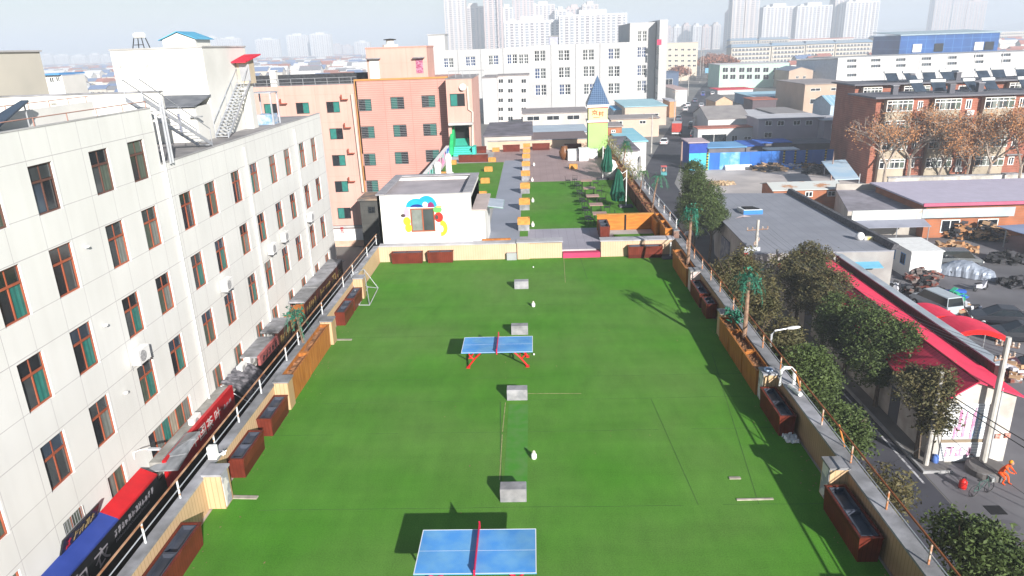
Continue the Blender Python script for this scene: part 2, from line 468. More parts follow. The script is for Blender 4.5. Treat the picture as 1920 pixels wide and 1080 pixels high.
for ch, u in (('包', 20.1), ('衣', 21.4), ('皮', 18.8)):
    writing(ch, 'lettering', CHR, t, FS, u, u+.95, -7.45, -6.7)
marks('lettering', CHR, t, FS, 22.8, 25.9, -7.0, -6.72, 12)
marks('lettering', CHR, t, FS, 22.8, 25.4, -7.22, -7.1, 24)
t.location.z += 1.0

t = thing('wall_sign', 'small black sign with gold characters tilted out from the barred first-floor window', 'sign', (-17.3, 21.8, -5.4))
b = B(); b.hexa([(-17.45,20.7,-5.5),(-17.38,20.7,-5.5),(-17.38,22.9,-5.5),(-17.45,22.9,-5.5)], [(-17.2,20.7,-4.85),(-17.12,20.7,-4.85),(-17.12,22.9,-4.85),(-17.2,22.9,-4.85)]); b.build('board', SBLK, t)
Fs = lambda u, z, d: (-17.37 + (z+5.5)*.4 - d, u, z)
marks('lettering', RED, t, Fs, 20.85, 21.2, -5.4, -5.0, 1); marks('lettering', GOLD, t, Fs, 21.3, 22.7, -5.35, -4.95, 4); t.location.z += .4

t = thing('canopy', 'grey translucent sheet canopy sloping out from the office wall beside the red sign', 'canopy', (-17, 28.5, -6))
cm_ = striped('canopy_sheet', (.30,.32,.35), (.45,.47,.5), 1, .95, .05, rough=.3, var=.4, scale=1.2)
cp = [(-17.55, 26.85, -5.65), (-16, 26.62, -5.44), (-16, 29.06, -4.95), (-17.55, 30.01, -5.62)]
B().hexa(cp, [(p[0],p[1],p[2]+.05) for p in cp]).build('sheet', cm_, t)
b = B(); b.tube([cp[1], cp[2]], .03); b.tube([cp[0], cp[3]], .03)
for i in range(5): b.tube([Vector(cp[0]).lerp(Vector(cp[3]), i/4), Vector(cp[1]).lerp(Vector(cp[2]), i/4)], .025, 4)
b.build('frame', M['metal_grey'], t)

t = thing('shop_sign', 'bright red shop sign reading 中国茶叶 beside the grey canopy', 'sign', (-16.4, 33, -7))
b = B(); b.box(-16.98, -16.8, 27.2, 34.7, -8.0, -6.62); b.build('board', RED, t)
B().box(-17.59, -16.99, 27.2, 34.7, -7.2, -6.7).build('top_band', MATS['ledge_cement'], t)
for ch, u in (('中', 29.5), ('国', 30.35), ('茶', 31.2), ('叶', 32.15)):
    writing(ch, 'lettering', CHW, t, FS, u, u+.72, -7.5, -6.85)
marks('lettering', CHR, t, FS, 33.2, 34.3, -7.35, -7.1, 3)
t.location.z += 1.3

t = thing('awning', 'ragged grey fabric awning hanging between the red sign and the pink canopy', 'awning', (-16.9, 39, -6.5))
b = B(); nu, nv = 16, 8; rr = random.Random(5)
for k in (0, .04):
    for i in range(nu+1):
        for j in range(nv+1):
            u = 34.8+3.0*i/nu; v = j/nv
            b.v.append(Vector((-17.5+1.5*v + rr.uniform(-.05,.05), u, -6.2-1.1*v*v + rr.uniform(-.08,.08)-k)))
for i in range(nu):
    for j in range(nv):
        a = i*(nv+1)+j; b.f.append((a, a+nv+1, a+nv+2, a+1))
        a += (nu+1)*(nv+1); b.f.append((a, a+1, a+nv+2, a+nv+1))
b.build('cloth', mat('awning_grey', (.2,.19,.21), (.07,.07,.08), scale=3, contrast=(.4,.6)), t)
B().tube([(-17.5,34.8,-6.3),(-16.0,34.8,-7.4)], .03).build('arm', M['metal_grey'], t); t.location.z += .9

t = thing('shop_sign', 'small faded pink canopy sign with dark characters past the grey awning', 'sign', (-16.6, 44, -6.7))
B().box(-17.59, -16.57, 37.9, 41.0, -6.62, -6.52).build('top_band', M['coping'], t)
B().box(-16.56, -16.4, 37.9, 41.0, -7.1, -6.5).build('board', mat('faded_red', (.42,.12,.11), (.3,.08,.08)), t)
marks('lettering', SBLK, t, face_x(-16.4, 1), 38.2, 40.8, -7.0, -6.6, 5); t.location.z += 1.45
for (y0, y1, txt, lab) in ((41.1, 43.6, 6, 'brown shop sign with gold characters next to the pink canopy'),
                      (46.6, 49.6, 5, 'brown shop sign with small gold characters beyond the orange board'),
                      (49.8, 57.2, 4, 'long dark brown shop sign with gold characters at the far end of the row')):
    t = thing('shop_sign', lab, 'sign', (-16.6, y0, -7))
    B().box(-16.6, -16.4, y0, y1, -8.0, -6.7).build('board', mat('sign_brown', (.10,.03,.02), (.05,.015,.01), rough=.4), t)
    B().box(-17.5, -16.35, y0, y1, -6.66, -6.55).build('top_band', M['coping'], t)
    marks('lettering', GOLD, t, face_x(-16.4, 1), y0+.3, y1-.3, -7.65, -6.95, txt); t.location.z += 1.75
t = thing('shop_sign', 'orange shop board with dark characters between two brown signs', 'sign', (-16.6, 50, -7))
B().box(-17.0, -16.4, 43.7, 46.5, -8.0, -6.7).build('board', mat('sign_orange', (.5,.17,.03), (.4,.12,.02)), t)
marks('lettering', SBLK, t, face_x(-16.4, 1), 44.0, 46.2, -7.7, -6.9, 2); t.location.z += 1.75
t = thing('wall_box', 'flat blue sheet lying on the ledge above the brown shop signs', 'sheet', (-17.2, 46, -6))
B().box(-17.5, -16.9, 41.9, 43.6, -5.6, -5.53).build('sheet', mat('blue_sheet', (.08,.22,.5)), t)
def lamp_arm(loc, lab):
    t = thing('wall_lamp', lab, 'lamp', loc, 0, 'lamps on the office front')
    B().tube([(0,0,-.35),(.05,0,0),(.35,.0,.12),(.8,0,.15)], .025, 5).build('arm', M['white'], t, local=True)
    B().hexa([(.7,-.08,.1),(1.25,-.08,.12),(1.25,.08,.12),(.7,.08,.1)], [(.72,-.06,.2),(1.2,-.06,.19),(1.2,.06,.19),(.72,.06,.2)]).build('lamp_head', M['galv'], t, local=True)
lamp_arm((-17.6, 26.3, -4.3), 'white arm lamp on the office wall above the wide first-floor window')
for y, z, lab in ((26.3, 4.9, 'small white floodlight right of the nearest upper window'), (26.3, 1.6, 'small white floodlight on the wall below the middle upper windows'), (26.6, -1.6, 'small white floodlight near the lower barred window')):
    t = thing('floodlight', lab, 'lamp', (-17.6, y, z), 0, 'floodlights on the office front')
    t.scale = (.6,.6,.6); B().box(-.02, .12, -.05, .05, -.04, .04).build('bracket', M['metal_grey'], t, local=True)
    B().hexa([(.1,-.12,-.06),(.32,-.1,-.02),(.32,.1,-.02),(.1,.12,-.06)], [(.1,-.12,.1),(.3,-.1,.1),(.3,.1,.1),(.1,.12,.1)]).build('lamp_head', M['white'], t, local=True)

# ---------------------------------------------------------------- rooftop structures of the office block
t = thing('rooftop_block', 'big blank white stair block on the office roof with small square windows', 'building', (-24, 46, 6.9))
b = B(); F = face_y(45.5)
hs = [(-25.59, -25.35, 11.16, 11.46), (-23.96, -23.72, 11.17, 11.5), (-22.11, -21.91, 11.15, 11.53)]
holewall(b, F, -25.95, -20.2, 6.86, 12.3, hs, .1)
b.box(-25.95, -25.75, 45.6, 52.5, 6.86, 12.3); b.box(-20.4, -20.2, 45.52, 52.5, 6.86, 12.29); b.box(-25.7, -20.4, 52.3, 52.5, 6.86, 12.3); b.build('wall', plaster_w, t)
B().box(-26.0, -20.15, 45.45, 52.55, 12.3, 12.4).build('roof', M['con_light'], t)
for h in hs: window(t, F, *h, M['white'], [GREY], d=.08, t=.04)
t = thing('rooftop_hut', 'small white hut with a blue pitched roof on top of the white stair block', 'hut', (-22.6, 47.5, 12.4))
hx0, hx1, hy = -23.3, -21.2, 47.0
B().sweep([(hx0,hy,12.4),(hx1,hy,12.4),(hx1,hy,12.85),((hx0+hx1)/2,hy,13.25),(hx0,hy,12.85)], (0,2.2,0)).build('wall', plaster_w, t)
b = B(); mx_ = (hx0+hx1)/2
b.hexa([(hx0-.2,hy-.15,12.82),(mx_,hy-.15,13.3),(mx_,hy+2.4,13.3),(hx0-.2,hy+2.4,12.82)], [(hx0-.2,hy-.15,12.86),(mx_,hy-.15,13.35),(mx_,hy+2.4,13.35),(hx0-.2,hy+2.4,12.86)])
b.hexa([(mx_,hy-.15,13.3),(hx1+.2,hy-.15,12.82),(hx1+.2,hy+2.4,12.82),(mx_,hy+2.4,13.3)], [(mx_,hy-.15,13.35),(hx1+.2,hy-.15,12.86),(hx1+.2,hy+2.4,12.86),(mx_,hy+2.4,13.35)])
blue_roof = mat('blue_roof', (.12,.42,.6), (.08,.32,.5), rough=.5)
b.build('roof', blue_roof, t)
t = thing('water_tank', 'small white water drum on a black metal stand on the white stair block', 'water tank', (-24.3, 46.2, 12.4))
b = B()
for dx in (-.3,.3):
    for dy in (-.3,.3): b.tube([(-24.3+dx*1.2,46.2+dy*1.2,12.4),(-24.3+dx*.8,46.2+dy*.8,13.0)], .03, 4)
b.tube([(-24.6,45.95,12.6),(-24.,45.95,12.6)], .02, 4); b.build('stand', M['black'], t)
b = B(m=Matrix.Translation((-24.3,46.2,13.15)) @ Matrix.Rotation(R(90), 4, 'Y')); b.lathe((0,0,-.32), [(.15,0),(.17,.05),(.17,.6),(.15,.64)], 12); b.build('drum', M['white'], t)
# annex with dark slanted roof and door
t = thing('roof_annex', 'low white annex with a dark slanted roof and a grey door on the office roof', 'building', (-22, 43, 6.9))
F = face_y(43.2)
hs = [(-21.36, -21.15, 7.26, 8.59)]
b = B(); holewall(b, F, -24.5, -20.25, 6.86, 8.9, hs, .15); b.box(-20.4,-20.2,43.25,45.45,6.86,8.95); b.build('wall', plaster_w, t)
fb = B(); h = hs[0]; fbox(fb, F, h[0], h[1], 6.9, h[3], .1, .14); fb.build('door', mat('door_greyblue', (.18,.2,.28), (.1,.1,.14)), t)
B().hexa([(-24.7,43.0,9.0),(-20.1,43.0,8.95),(-20.1,45.5,9.45),(-24.7,45.5,9.5)], [(-24.7,43.0,9.08),(-20.1,43.0,9.03),(-20.1,45.5,9.52),(-24.7,45.5,9.57)]).build('roof', mat('dark_slate', (.17,.18,.2), (.1,.11,.13)), t)
fb = B(); fbox(fb, F, -20.45, -19.78, 8.35, 8.42, -.3, 0); fb.build('door_hood', M['metal_grey'], t)
def steel_stair(lab, p0, p1, wdt, n, rail=True, sides='x'):
    """straight steel flight between two points"""
    t = thing('steel_staircase', lab, 'staircase', p0)
    p0 = Vector(p0); p1 = Vector(p1); d = p1-p0; h = Vector((d.x, d.y, 0)).normalized(); s = Vector((-h.y, h.x, 0))*wdt/2
    b = B()
    for k in (-1, 1):
        a = p0+s*k; c = p1+s*k; e = s*(.06*k)
        b.hexa([a, a+e, c+e, c], [a+Vector((0,0,.22)), a+e+Vector((0,0,.22)), c+e+Vector((0,0,.22)), c+Vector((0,0,.22))])
    b.build('stringer', M['galv'], t)
    b = B()
    for i in range(n):
        c = p0 + d*((i+.5)/n)
        b.add([c-s-h*.12, c+s-h*.12, c+s+h*.12, c-s+h*.12, c-s-h*.12+Vector((0,0,.03)), c+s-h*.12+Vector((0,0,.03)), c+s+h*.12+Vector((0,0,.03)), c-s+h*.12+Vector((0,0,.03))],
              [(0,3,2,1),(4,5,6,7),(0,1,5,4),(1,2,6,5),(2,3,7,6),(3,0,4,7)])
    b.build('tread', M['galv'], t)
    b = B()
    for k in (-1, 1):
        b.tube([p0+s*k+Vector((0,0,1)), p1+s*k+Vector((0,0,1))], .025, 5)
        for i in range(5):
            c = p0+d*(i/4)+s*k; b.tube([c, c+Vector((0,0,1))], .02, 4)
    b.build('handrail', M['galv'], t)
    return t
steel_stair('galvanised steel stair climbing from the low office roof to the higher near roof', (-18.9, 41.0, 6.86), (-18.7, 34.0, 9.9), .8, 13)
steel_stair('steel stair rising beside the white stair block to the booth with a red roof', (-19.6, 45.0, 6.86), (-19.7, 50.2, 10.0), .8, 18)
t = thing('roof_booth', 'narrow beige booth with a small red roof at the top of the steel stair', 'booth', (-19.9, 50.6, 6.9))
B().box(-20.15, -19.4, 50.3, 51.6, 9.9, 11.5).build('wall', mat('beige_plaster', (.6,.5,.36), (.5,.42,.3)), t)
B().box(-20.15, -19.6, 50.5, 51.4, 6.86, 9.9).build('base', plaster_w, t)
B().hexa([(-20.3,49.6,11.3),(-19.2,49.6,11.3),(-19.0,52.1,11.75),(-20.15,52.1,11.75)], [(-20.3,49.6,11.38),(-19.2,49.6,11.38),(-19.0,52.1,11.83),(-20.15,52.1,11.83)]).build('roof', mat('red_roof_small', (.6,.02,.05)), t)
b = B(); b.box(-19.95,-19.25,50.25,50.29,10.1,11.2); b.build('door', M['metal_grey'], t)
t = thing('roof_shed', 'small glazed shed with a blue box beside the pink block on the office roof', 'shed', (-19.5, 53.5, 6.9))
b = B()
for x in (-20.3,-19.0):
    for y in (52.8,54.2): b.box(x-.05,x+.05,y-.05,y+.05,6.86,9.1)
b.box(-20.4,-18.9,52.7,54.3,9.1,9.18); b.build('frame', M['galv'], t)
B().box(-20.2,-19.1,52.9,54.1,6.86,7.6).build('cabinet', mat('blue_box', (.15,.3,.5), (.5,.5,.5), scale=4), t)
# buildings behind the near office roof
t = thing('beige_block', 'plain beige rooftop block at the left edge beyond the near office roof', 'building', (-34, 34, GZ))
B().box(-42, -30.7, 22, 46, GZ, 12.4).build('wall', mat('beige_tile', (.58,.54,.46), (.52,.49,.42), scale=.4), t)
B().box(-42.1, -30.6, 21.9, 46.1, 12.4, 12.5).build('roof', M['con_light'], t)
t = thing('roof_wall', 'long low white parapet wall with openings behind the near office roof', 'wall', (-28, 40, 9.3))
hs = [(-28.26, -27.88, 9.37, 9.61), (-26.14, -25.75, 9.44, 9.65)]
b = B(); holewall(b, face_y(39), -33, -20, 8.5, 10.05, hs, .2); b.box(-33,-20,39.2,39.35,8.5,10.05); b.build('wall', plaster_w, t)
B().box(-33,-20,38.95,39.4,10.05,10.12).build('coping', M['coping'], t)
t = thing('solar_collector', 'tilted solar collector panel on the near office roof', 'solar panel', (-21, 28, 9.4))
B().hexa([(-20.1,25.2,9.45),(-19.2,25.2,9.45),(-19.5,27.9,10.35),(-19.8,27.9,10.35)], [(-20.1,25.2,9.52),(-19.2,25.2,9.52),(-19.5,27.9,10.42),(-19.8,27.9,10.42)]).build('panel', GL[2], t)
B().tube([(-19.65,27.8,9.3),(-19.65,27.8,10.35)], .03).build('leg', M['metal_grey'], t)
t = thing('roof_cabin', 'small white cabin with a blue flat roof and yellow posts beyond the office roof', 'cabin', (-50, 75, 5))
F = face_y(75)
hs = [(-49.74, -49.25, 9.73, 10.27), (-49.05, -48.61, 9.81, 10.3)]
b = B(); holewall(b, F, -50.42, -48.29, 2, 10.48, hs, .1); b.box(-49,-48.35,75.1,79,2,10.38); b.build('wall', plaster_w, t)
for h in hs: window(t, F, *h, M['white'], [GL[1]], d=.08, t=.05)
B().box(-50.53, -48.29, 74.6, 79, 10.48, 10.64).build('roof', mat('blue_roof2', (.1,.3,.6)), t)
b = B(); x_ = -48.92
for i in range(5): b.box(x_+i*2.2, x_+i*2.2+.12, 73.9, 74.1, 3, 8.6)
b.box(x_, x_+9, 73.9, 74.1, 8.3, 8.45); b.build('railing', mat('yellow_post', (.65,.42,.05)), t)

# ================================================================ pink building
pink_m = striped('pink_render', (.62,.37,.31), (.54,.29,.24), 0, 3.55, .04, axis2=2, period2=3.14, width2=.03, offset2=.9, var=.1, scale=.25, streak=.08)
pink = thing('pink_building', 'salmon pink block with dark framed windows and a slatted brick-red panel', 'building', (-20, 83.5, GZ))
F = face_y(83.5)
pw = [(-30.94, -29.43, 5.12, 6.36), (-27.21, -25.69, 5.12, 6.37), (-23.67, -22.14, 5.13, 6.37), (-23.65, -22.1, 2.09, 3.36), (-23.7, -22.13, -1.02, 0.28), (-23.74, -22.15, -4.14, -2.81), (-23.78, -22.18, -7.4, -6.04), (-34.38, -32.89, 5.04, 6.29)]
sw = [(-19.94, -18.41, 5.2, 6.55), (-16.18, -14.63, 5.32, 6.67), (-12.61, -11.05, 5.39, 6.74), (-19.89, -18.34, 2.1, 3.49), (-16.14, -14.58, 2.17, 3.56), (-12.66, -11.08, 2.19, 3.58), (-20.08, -18.51, -1.06, 0.36), (-16.23, -14.64, -0.98, 0.44), (-12.57, -10.97, -0.84, 0.58), (-20.08, -18.5, -4.24, -2.79), (-16.25, -14.64, -4.16, -2.7)]
M['frame_dark'] = mat('dark_window_frame', (.03,.035,.035), rough=.4)
b = B(); holewall(b, F, -36, -20.05, -8.2, 8.25, pw, .2); b.box(-36,-20,83.8,97,GZ,8.0)
b.build('wall', pink_m, pink)
b = B(); b.box(-36, -18.5, 83.4, 83.7, -8.5, -8.25); b.build('cornice', M['con_light'], pink)
slat_m = striped('pink_slats', (.53,.29,.245), (.38,.18,.15), 2, .24, .05, axis2=0, period2=3.1, width2=.05, offset2=-16.9, var=.12, scale=.5)
b = B(); holewall(b, face_y(83.35), -20.05, -9.45, -9, 8.55, sw, .2); b.box(-20.05,-9.45,83.6,97,GZ,8.5); b.box(-20.05,-19.9,83.35,83.6,-9,8.55); b.build('slatted_panel', slat_m, pink)
b = B(); b.box(-20.1,-9.4,83.25,83.45,8.55,8.75); b.box(-20.15,-20.05,83.2,83.4,-9,8.75); b.build('trim', mat('ochre_trim', (.5,.25,.08)), pink)
for i, h in enumerate(pw + sw):
    Ff = F if i < len(pw) else face_y(83.35)
    pn = [GL[0], TEAL] if i % 3 else [TEAL, GL[0]]
    window(pink, Ff, *h, M['frame_dark'], pn, d=.15, t=.06, bars=0 if i < len(pw) else 7)
# right block of the pink building, nearer, holding the green stair entrance
F81 = face_y(81)
x0, x1 = -9.45, -6.59
door = (-9.1, -7.13, 0.6, 3.55)
rw = (-9.09, -7.44, 5.59, 6.96)
b = B(); holewall(b, F81, x0, x1, .3, 8.5, [door, rw], 1.5)
b.box(x0, x0+.2, 81.05, 97, GZ, 8.5); b.box(x1-.2, x1, 81.02, 92, GZ, 8.49); b.box(x0+.2, x1-.2, 82.6, 82.8, .3, 8.4); b.build('wall', pink_m, pink)
window(pink, F81, *rw, M['frame_dark'], [TEAL, GL[0]], d=.12, t=.06)
B().box(-36.1, -9.3, 83.9, 97.1, 8.0, 8.12).build('roof', roof_g, pink)
B().box(x0-.05, x1+.05, 80.95, 92.05, 8.5, 8.6).build('roof', roof_g, pink)
b = B()
for i in range(12): b.tube([(-36+i*1.4, 84, 8.2), (-36+i*1.4, 84, 9.0)], .03, 4)
b.tube([(-36, 84, 9.0), (-20, 84, 9.0)], .03, 4); b.tube([(-36, 84, 8.6), (-20, 84, 8.6)], .02, 4)
for i in range(6): b.tube([(-9.3+i*.8, 83, 8.6), (-9.3+i*.8, 83, 9.3)], .03, 4)
b.tube([(-9.3, 83, 9.3), (-5.3, 83, 9.3)], .03, 4)
b.build('roof_railing', M['metal_grey'], pink)
t = thing('roof_screen', 'long dark louvred screen running along the back of the pink roof', 'screen', (-28, 90, 8.1))
B().box(-37, -19.5, 90, 90.3, 8.12, 9.3).build('panel', mat('dark_louvre', (.05,.055,.06), (.02,.02,.025), scale=3), t)
t = thing('chimney', 'short white chimney on the front edge of the pink roof', 'chimney', (-30, 84.2, 8.1))
B().box(-30.0,-29.3,84.1,84.8,8.12,9.9).box(-30.1,-29.2,84.0,84.9,9.9,10.0).build('flue', plaster_w, t)
# penthouse on the pink roof
t = thing('pink_penthouse', 'pink rooftop stair house with a white door and a maroon door', 'building', (-15, 84.5, 8.1))
b = B(); F = face_y(84.5)
X0, X1 = -18.74, -11.81; X2 = X1
holewall(b, F, X0, X1, 8.1, 11.95, [], .1); b.box(X0, X1, 84.6, 90.5, 8.1, 11.95); b.build('wall', pink_m, t)
B().box(X0-.05, X1+.05, 84.45, 90.6, 11.95, 12.1).build('roof', mat('pink_coping', (.6,.3,.24)), t)
fb = B(); h = (-18.45, -17.38, 8.43, 10.8); fbox(fb, F, h[0], h[1], 8.2, h[3], -.05, 0); fb.build('door', M['white'], t)
h2 = (-13.13, -12.33, 9.15, 10.74); fb = B(); fbox(fb, F, *h2, -.05, 0); fb.build('door', mat('maroon_door', (.3,.03,.09), (.45,.25,.35), scale=6), t)
for hh in (h, h2):
    fb = B(); fbox(fb, F, hh[0]-.25, hh[1]+.25, hh[3]+.05, hh[3]+.17, -.6, 0); fb.build('door_hood', M['coping'], t)
t = thing('roof_cistern', 'white round cistern under a flat grey cap on the pink penthouse', 'water tank', (-15.5, 86, 12.1))
B().lathe((-16.17, 86, 12.1), [(.9,0),(.9,.25),(.45,.3),(.45,.75)], 14).build('tank', plaster_w, t)
B().lathe((-16.17, 86, 12.85), [(.7,0),(.75,.08),(.1,.15)], 14).build('cap', M['dark'], t)
# fixtures on the pink front
for p, lab in zip([(-28.43, 83.3, 6.48), (-21.35, 83.3, 6.73), (-21.33, 83.3, 3.56), (-21.21, 83.3, 0.61), (-21.5, 83.3, -2.71)], ('between the top-row windows over the office roof', 'beside the pipe at the top storey', 'beside the pipe one storey below the top', 'beside the pipe at the middle storey', 'beside the pipe at the lowest visible storey')):
    t = thing('wall_bracket', 'small rust-red bracket on the pink wall ' + lab, 'bracket', p, 0, 'rust-red brackets on the pink wall')
    B().box(-.45,-.38,-.3,.1,-.1,.4).box(-.45,.3,-.3,.1,-.18,-.1).build('bracket', mat('rust_red', (.35,.08,.04)), t, local=True)
b = B(); b.tube([(-20.54, 83.2, 7.18), (-20.35, 83.2, -4.13)], .13, 8)
tag(b.build('drain_pipe', mat('cream_pipe', (.62,.52,.44)), pink))
b = B(); b.tube([(-7.09, 80.9, 7.7), (-7.04, 80.9, 5.24), (-6.64, 80.9, 4.94), (-6.84, 80.9, 1.07)], .12, 8); b.build('drain_pipe', mat('cream_pipe', (.62,.52,.44)), pink)
t = thing('satellite_dish', 'small white dish high on the pink wall by the stair entrance', 'satellite dish', (-7.55, 80.8, 7.61))
B(m=Matrix.Rotation(R(70), 4, 'X')).lathe((0,0,0), [(.02,0),(.2,.04),(.36,.14),(.37,.15)], 14).build('dish', M['white'], t, local=True)
B().tube([(0,.0,0),(0,.2,0)], .03, 5).build('arm', M['white'], t, local=True)
# green entrance
GREEN = mat('entrance_green', (.02,.45,.14), (.015,.36,.12)); TURQ = striped('turquoise_step', (.06,.5,.40), (.045,.40,.33), 2, .17, .05, var=.05)
t = thing('stair_entrance', 'green lined doorway with turquoise steps leading into the pink building', 'entrance', (-8, 80, .3))
b = B()
for i in range(5): b.box(-9.0, -6.75, 79.0+i*.35, 81.6, .36+i*.17, .36+(i+1)*.17)
b.build('step', TURQ, t)
b = B(); b.hexa([(-9.25,79.0,.36),(-8.86,79.0,.36),(-8.86,82.4,.36),(-9.25,82.4,.36)], [(-9.25,79.0,1.4),(-8.86,79.0,1.4),(-8.86,82.4,3.5),(-9.25,82.4,3.5)]); b.build('side_wall', GREEN, t)
b = B(); b.box(-6.75,-6.4,79.2,81.0,.36,1.3); b.build('side_wall', TURQ, t)
B().box(-8.85,-7.1,82.45,82.55,1.9,3.5).build('doorway', M['dark'], t)
B().hexa([(-8.85,81.6,1.0),(-7.1,81.6,1.0),(-7.1,82.44,1.0),(-8.85,82.44,1.0)], [(-8.85,81.6,1.22),(-7.1,81.6,1.22),(-7.1,82.44,1.9),(-8.85,82.44,1.9)]).build('ramp', mat('ramp_teal', (.03,.33,.24)), t)
B().box(-9.35,-6.6,80.3,81.3,3.6,3.85).build('hood', M['con_light'], t)
# shop front at the foot of the pink building
t = thing('shop', 'white shop front with red characters at the end of the alley', 'shop', (-22, 83, GZ))
Fp = face_y(83.1)
B().box(-26,-19.2,83.1,83.4,-10.0,-8.6).build('sign_board', M['white'], t)
r_ = (-23.54, -22.98, -9.07, -8.26); writing('阁', 'lettering', RED, t, Fp, *r_); r_ = (-24.86, -24.4, -8.9, -8.36); writing('阳', 'lettering', RED, t, Fp, *r_)
# the alley floor lies lower here: a sunken forecourt seen past the parapet
B().box(-26,-19.2,83.2,83.45,-12.6,-10.0).build('wall', mat('shop_peach', (.6,.42,.32), (.5,.33,.24)), t)
t = thing('grey_tower_annex', 'narrow dark grey stair annex between the pink front and the white cabin', 'building', (-17.5, 79, GZ))
F = face_y(79)
hs = [(-19, -18.16, -5.82, -5.05)]
x0, x1 = -19.84, -12.5
b = B(); holewall(b, F, x0, x1, GZ, -4.3, hs, .2); b.box(x0,x1,79.3,83.3,GZ,-4.3); b.build('wall', striped('annex_grey', (.075,.075,.07), (.05,.05,.047), 2, .5, .05, var=.2), t)
window(t, F, *hs[0], M['frame_dark'], [GL[0]], d=.1)
fb = B(); zz = -4.3; fbox(fb, F, x0-.2, x1, zz, zz+.2, -.25, 4); fb.build('roof', mat('annex_cap', (.3,.22,.16), (.1,.1,.1)), t)

# ================================================================ the roof terrace in the middle
XL, XR = -9.15, 8.05          # inner faces of the side parapets
YF = 39.75                    # front face of the cross wall
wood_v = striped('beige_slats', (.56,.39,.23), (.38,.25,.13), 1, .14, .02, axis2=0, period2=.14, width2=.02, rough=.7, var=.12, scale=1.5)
podium = thing('terrace_building', 'long flat-roofed building carrying the green roof terrace', 'building', (0, 40, GZ))
b = B(); b.box(-9.4, 8.36, 4, 84, GZ, -.03); b.build('body', mat('podium_wall', (.5,.43,.38), (.36,.3,.27), scale=.6, dirt=.3), podium)
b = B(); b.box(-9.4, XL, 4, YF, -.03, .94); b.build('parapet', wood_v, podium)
wood_r = striped('shaded_slats', (.40,.25,.15), (.26,.15,.08), 1, .14, .02, rough=.7, var=.2, scale=1.2)  # darker copy of the beige slats, the wall's shade put into the colour
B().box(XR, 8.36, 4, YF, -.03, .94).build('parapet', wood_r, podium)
b = B(); b.box(-9.42, XL+.02, 4, YF-.01, .94, 1.0); b.box(XR-.02, 8.42, 4, YF-.01, .94, 1.0); b.build('coping', M['coping'], podium)
peel = mat('peeling_plaster', (.62,.58,.55), (.3,.3,.33), scale=2.5, contrast=(.45,.5))
pier_y = [5.0, 10.7, 16.3, 21.9, 27.6, 33.4]
for i, y in enumerate(pier_y):
    for side in (-1, 1):
        b = B()
        if side < 0: b.box(XL, -8.66, y, y+.5, 0, 1.04); cx = (XL-.02, -8.62)
        else: b.box(7.58, XR, y-.1, y+.42, 0, 1.04); cx = (7.54, XR+.02)
        yy = y if side < 0 else y-.1
        b.build('pier', wood_v if not (side > 0 and i > 4) else mat('pink_plaster', (.62,.5,.47), (.5,.4,.38)), podium)
        b = B(); b.box(cx[0], cx[1], yy-.04, yy+.54, 1.04, 1.1); b.build('pier_cap', M['coping'], podium)
        if (side, i) in ((-1, 2), (1, 3), (1, 2)):
            b = B()
            if side < 0: b.box(-8.659, -8.64, y+.02, y+.38, .05, 1.0)
            else: b.box(7.56, 7.578, y-.08, y+.35, .05, 1.0)
            b.build('bare_face', peel, podium)

# artificial turf: the big sheet and its seams
def turf_mat():
    m = mat('artificial_turf', (.08,.27,.022), (.125,.262,.05), rough=.9, scale=.16, spec=.12, contrast=(.34,.66), detail=9)
    n = m.node_tree.nodes; l = m.node_tree.links; bs = n['Principled BSDF']
    src = bs.inputs['Base Color'].links[0].from_socket
    g = [x for x in n if x.type == 'NEW_GEOMETRY'][0]
    cur = src
    for sc_, st, amt in ((1.6, (1,.35,1), .16), (26., (1,1,1), .3), (.45, (.25,1.8,1), .14)):
        mp = n.new('ShaderNodeMapping'); mp.inputs['Scale'].default_value = st; l.new(g.outputs['Position'], mp.inputs[0])
        nz = n.new('ShaderNodeTexNoise'); nz.inputs['Scale'].default_value = sc_; nz.inputs['Detail'].default_value = 7; nz.inputs['Roughness'].default_value = .65; l.new(mp.outputs[0], nz.inputs['Vector'])
        rp = n.new('ShaderNodeValToRGB'); rp.color_ramp.elements[0].position = .3; rp.color_ramp.elements[1].position = .7
        rp.color_ramp.elements[0].color = (1-amt,)*3+(1,); rp.color_ramp.elements[1].color = (1+amt*.4,)*3+(1,); l.new(nz.outputs[0], rp.inputs[0])
        mx = n.new('ShaderNodeMix'); mx.data_type = 'RGBA'; mx.blend_type = 'MULTIPLY'; mx.inputs[0].default_value = 1; l.new(cur, mx.inputs[6]); l.new(rp.outputs[0], mx.inputs[7]); cur = mx.outputs[2]
    l.new(cur, bs.inputs['Base Color'])
    nz = n.new('ShaderNodeTexNoise'); nz.inputs['Scale'].default_value = 60; l.new(g.outputs['Position'], nz.inputs['Vector'])
    bp = n.new('ShaderNodeBump'); bp.inputs['Strength'].default_value = .5; bp.inputs['Distance'].default_value = .02; l.new(nz.outputs[0], bp.inputs['Height']); l.new(bp.outputs[0], bs.inputs['Normal'])
    return m
TURF = turf_mat()
rs = random.Random(11)
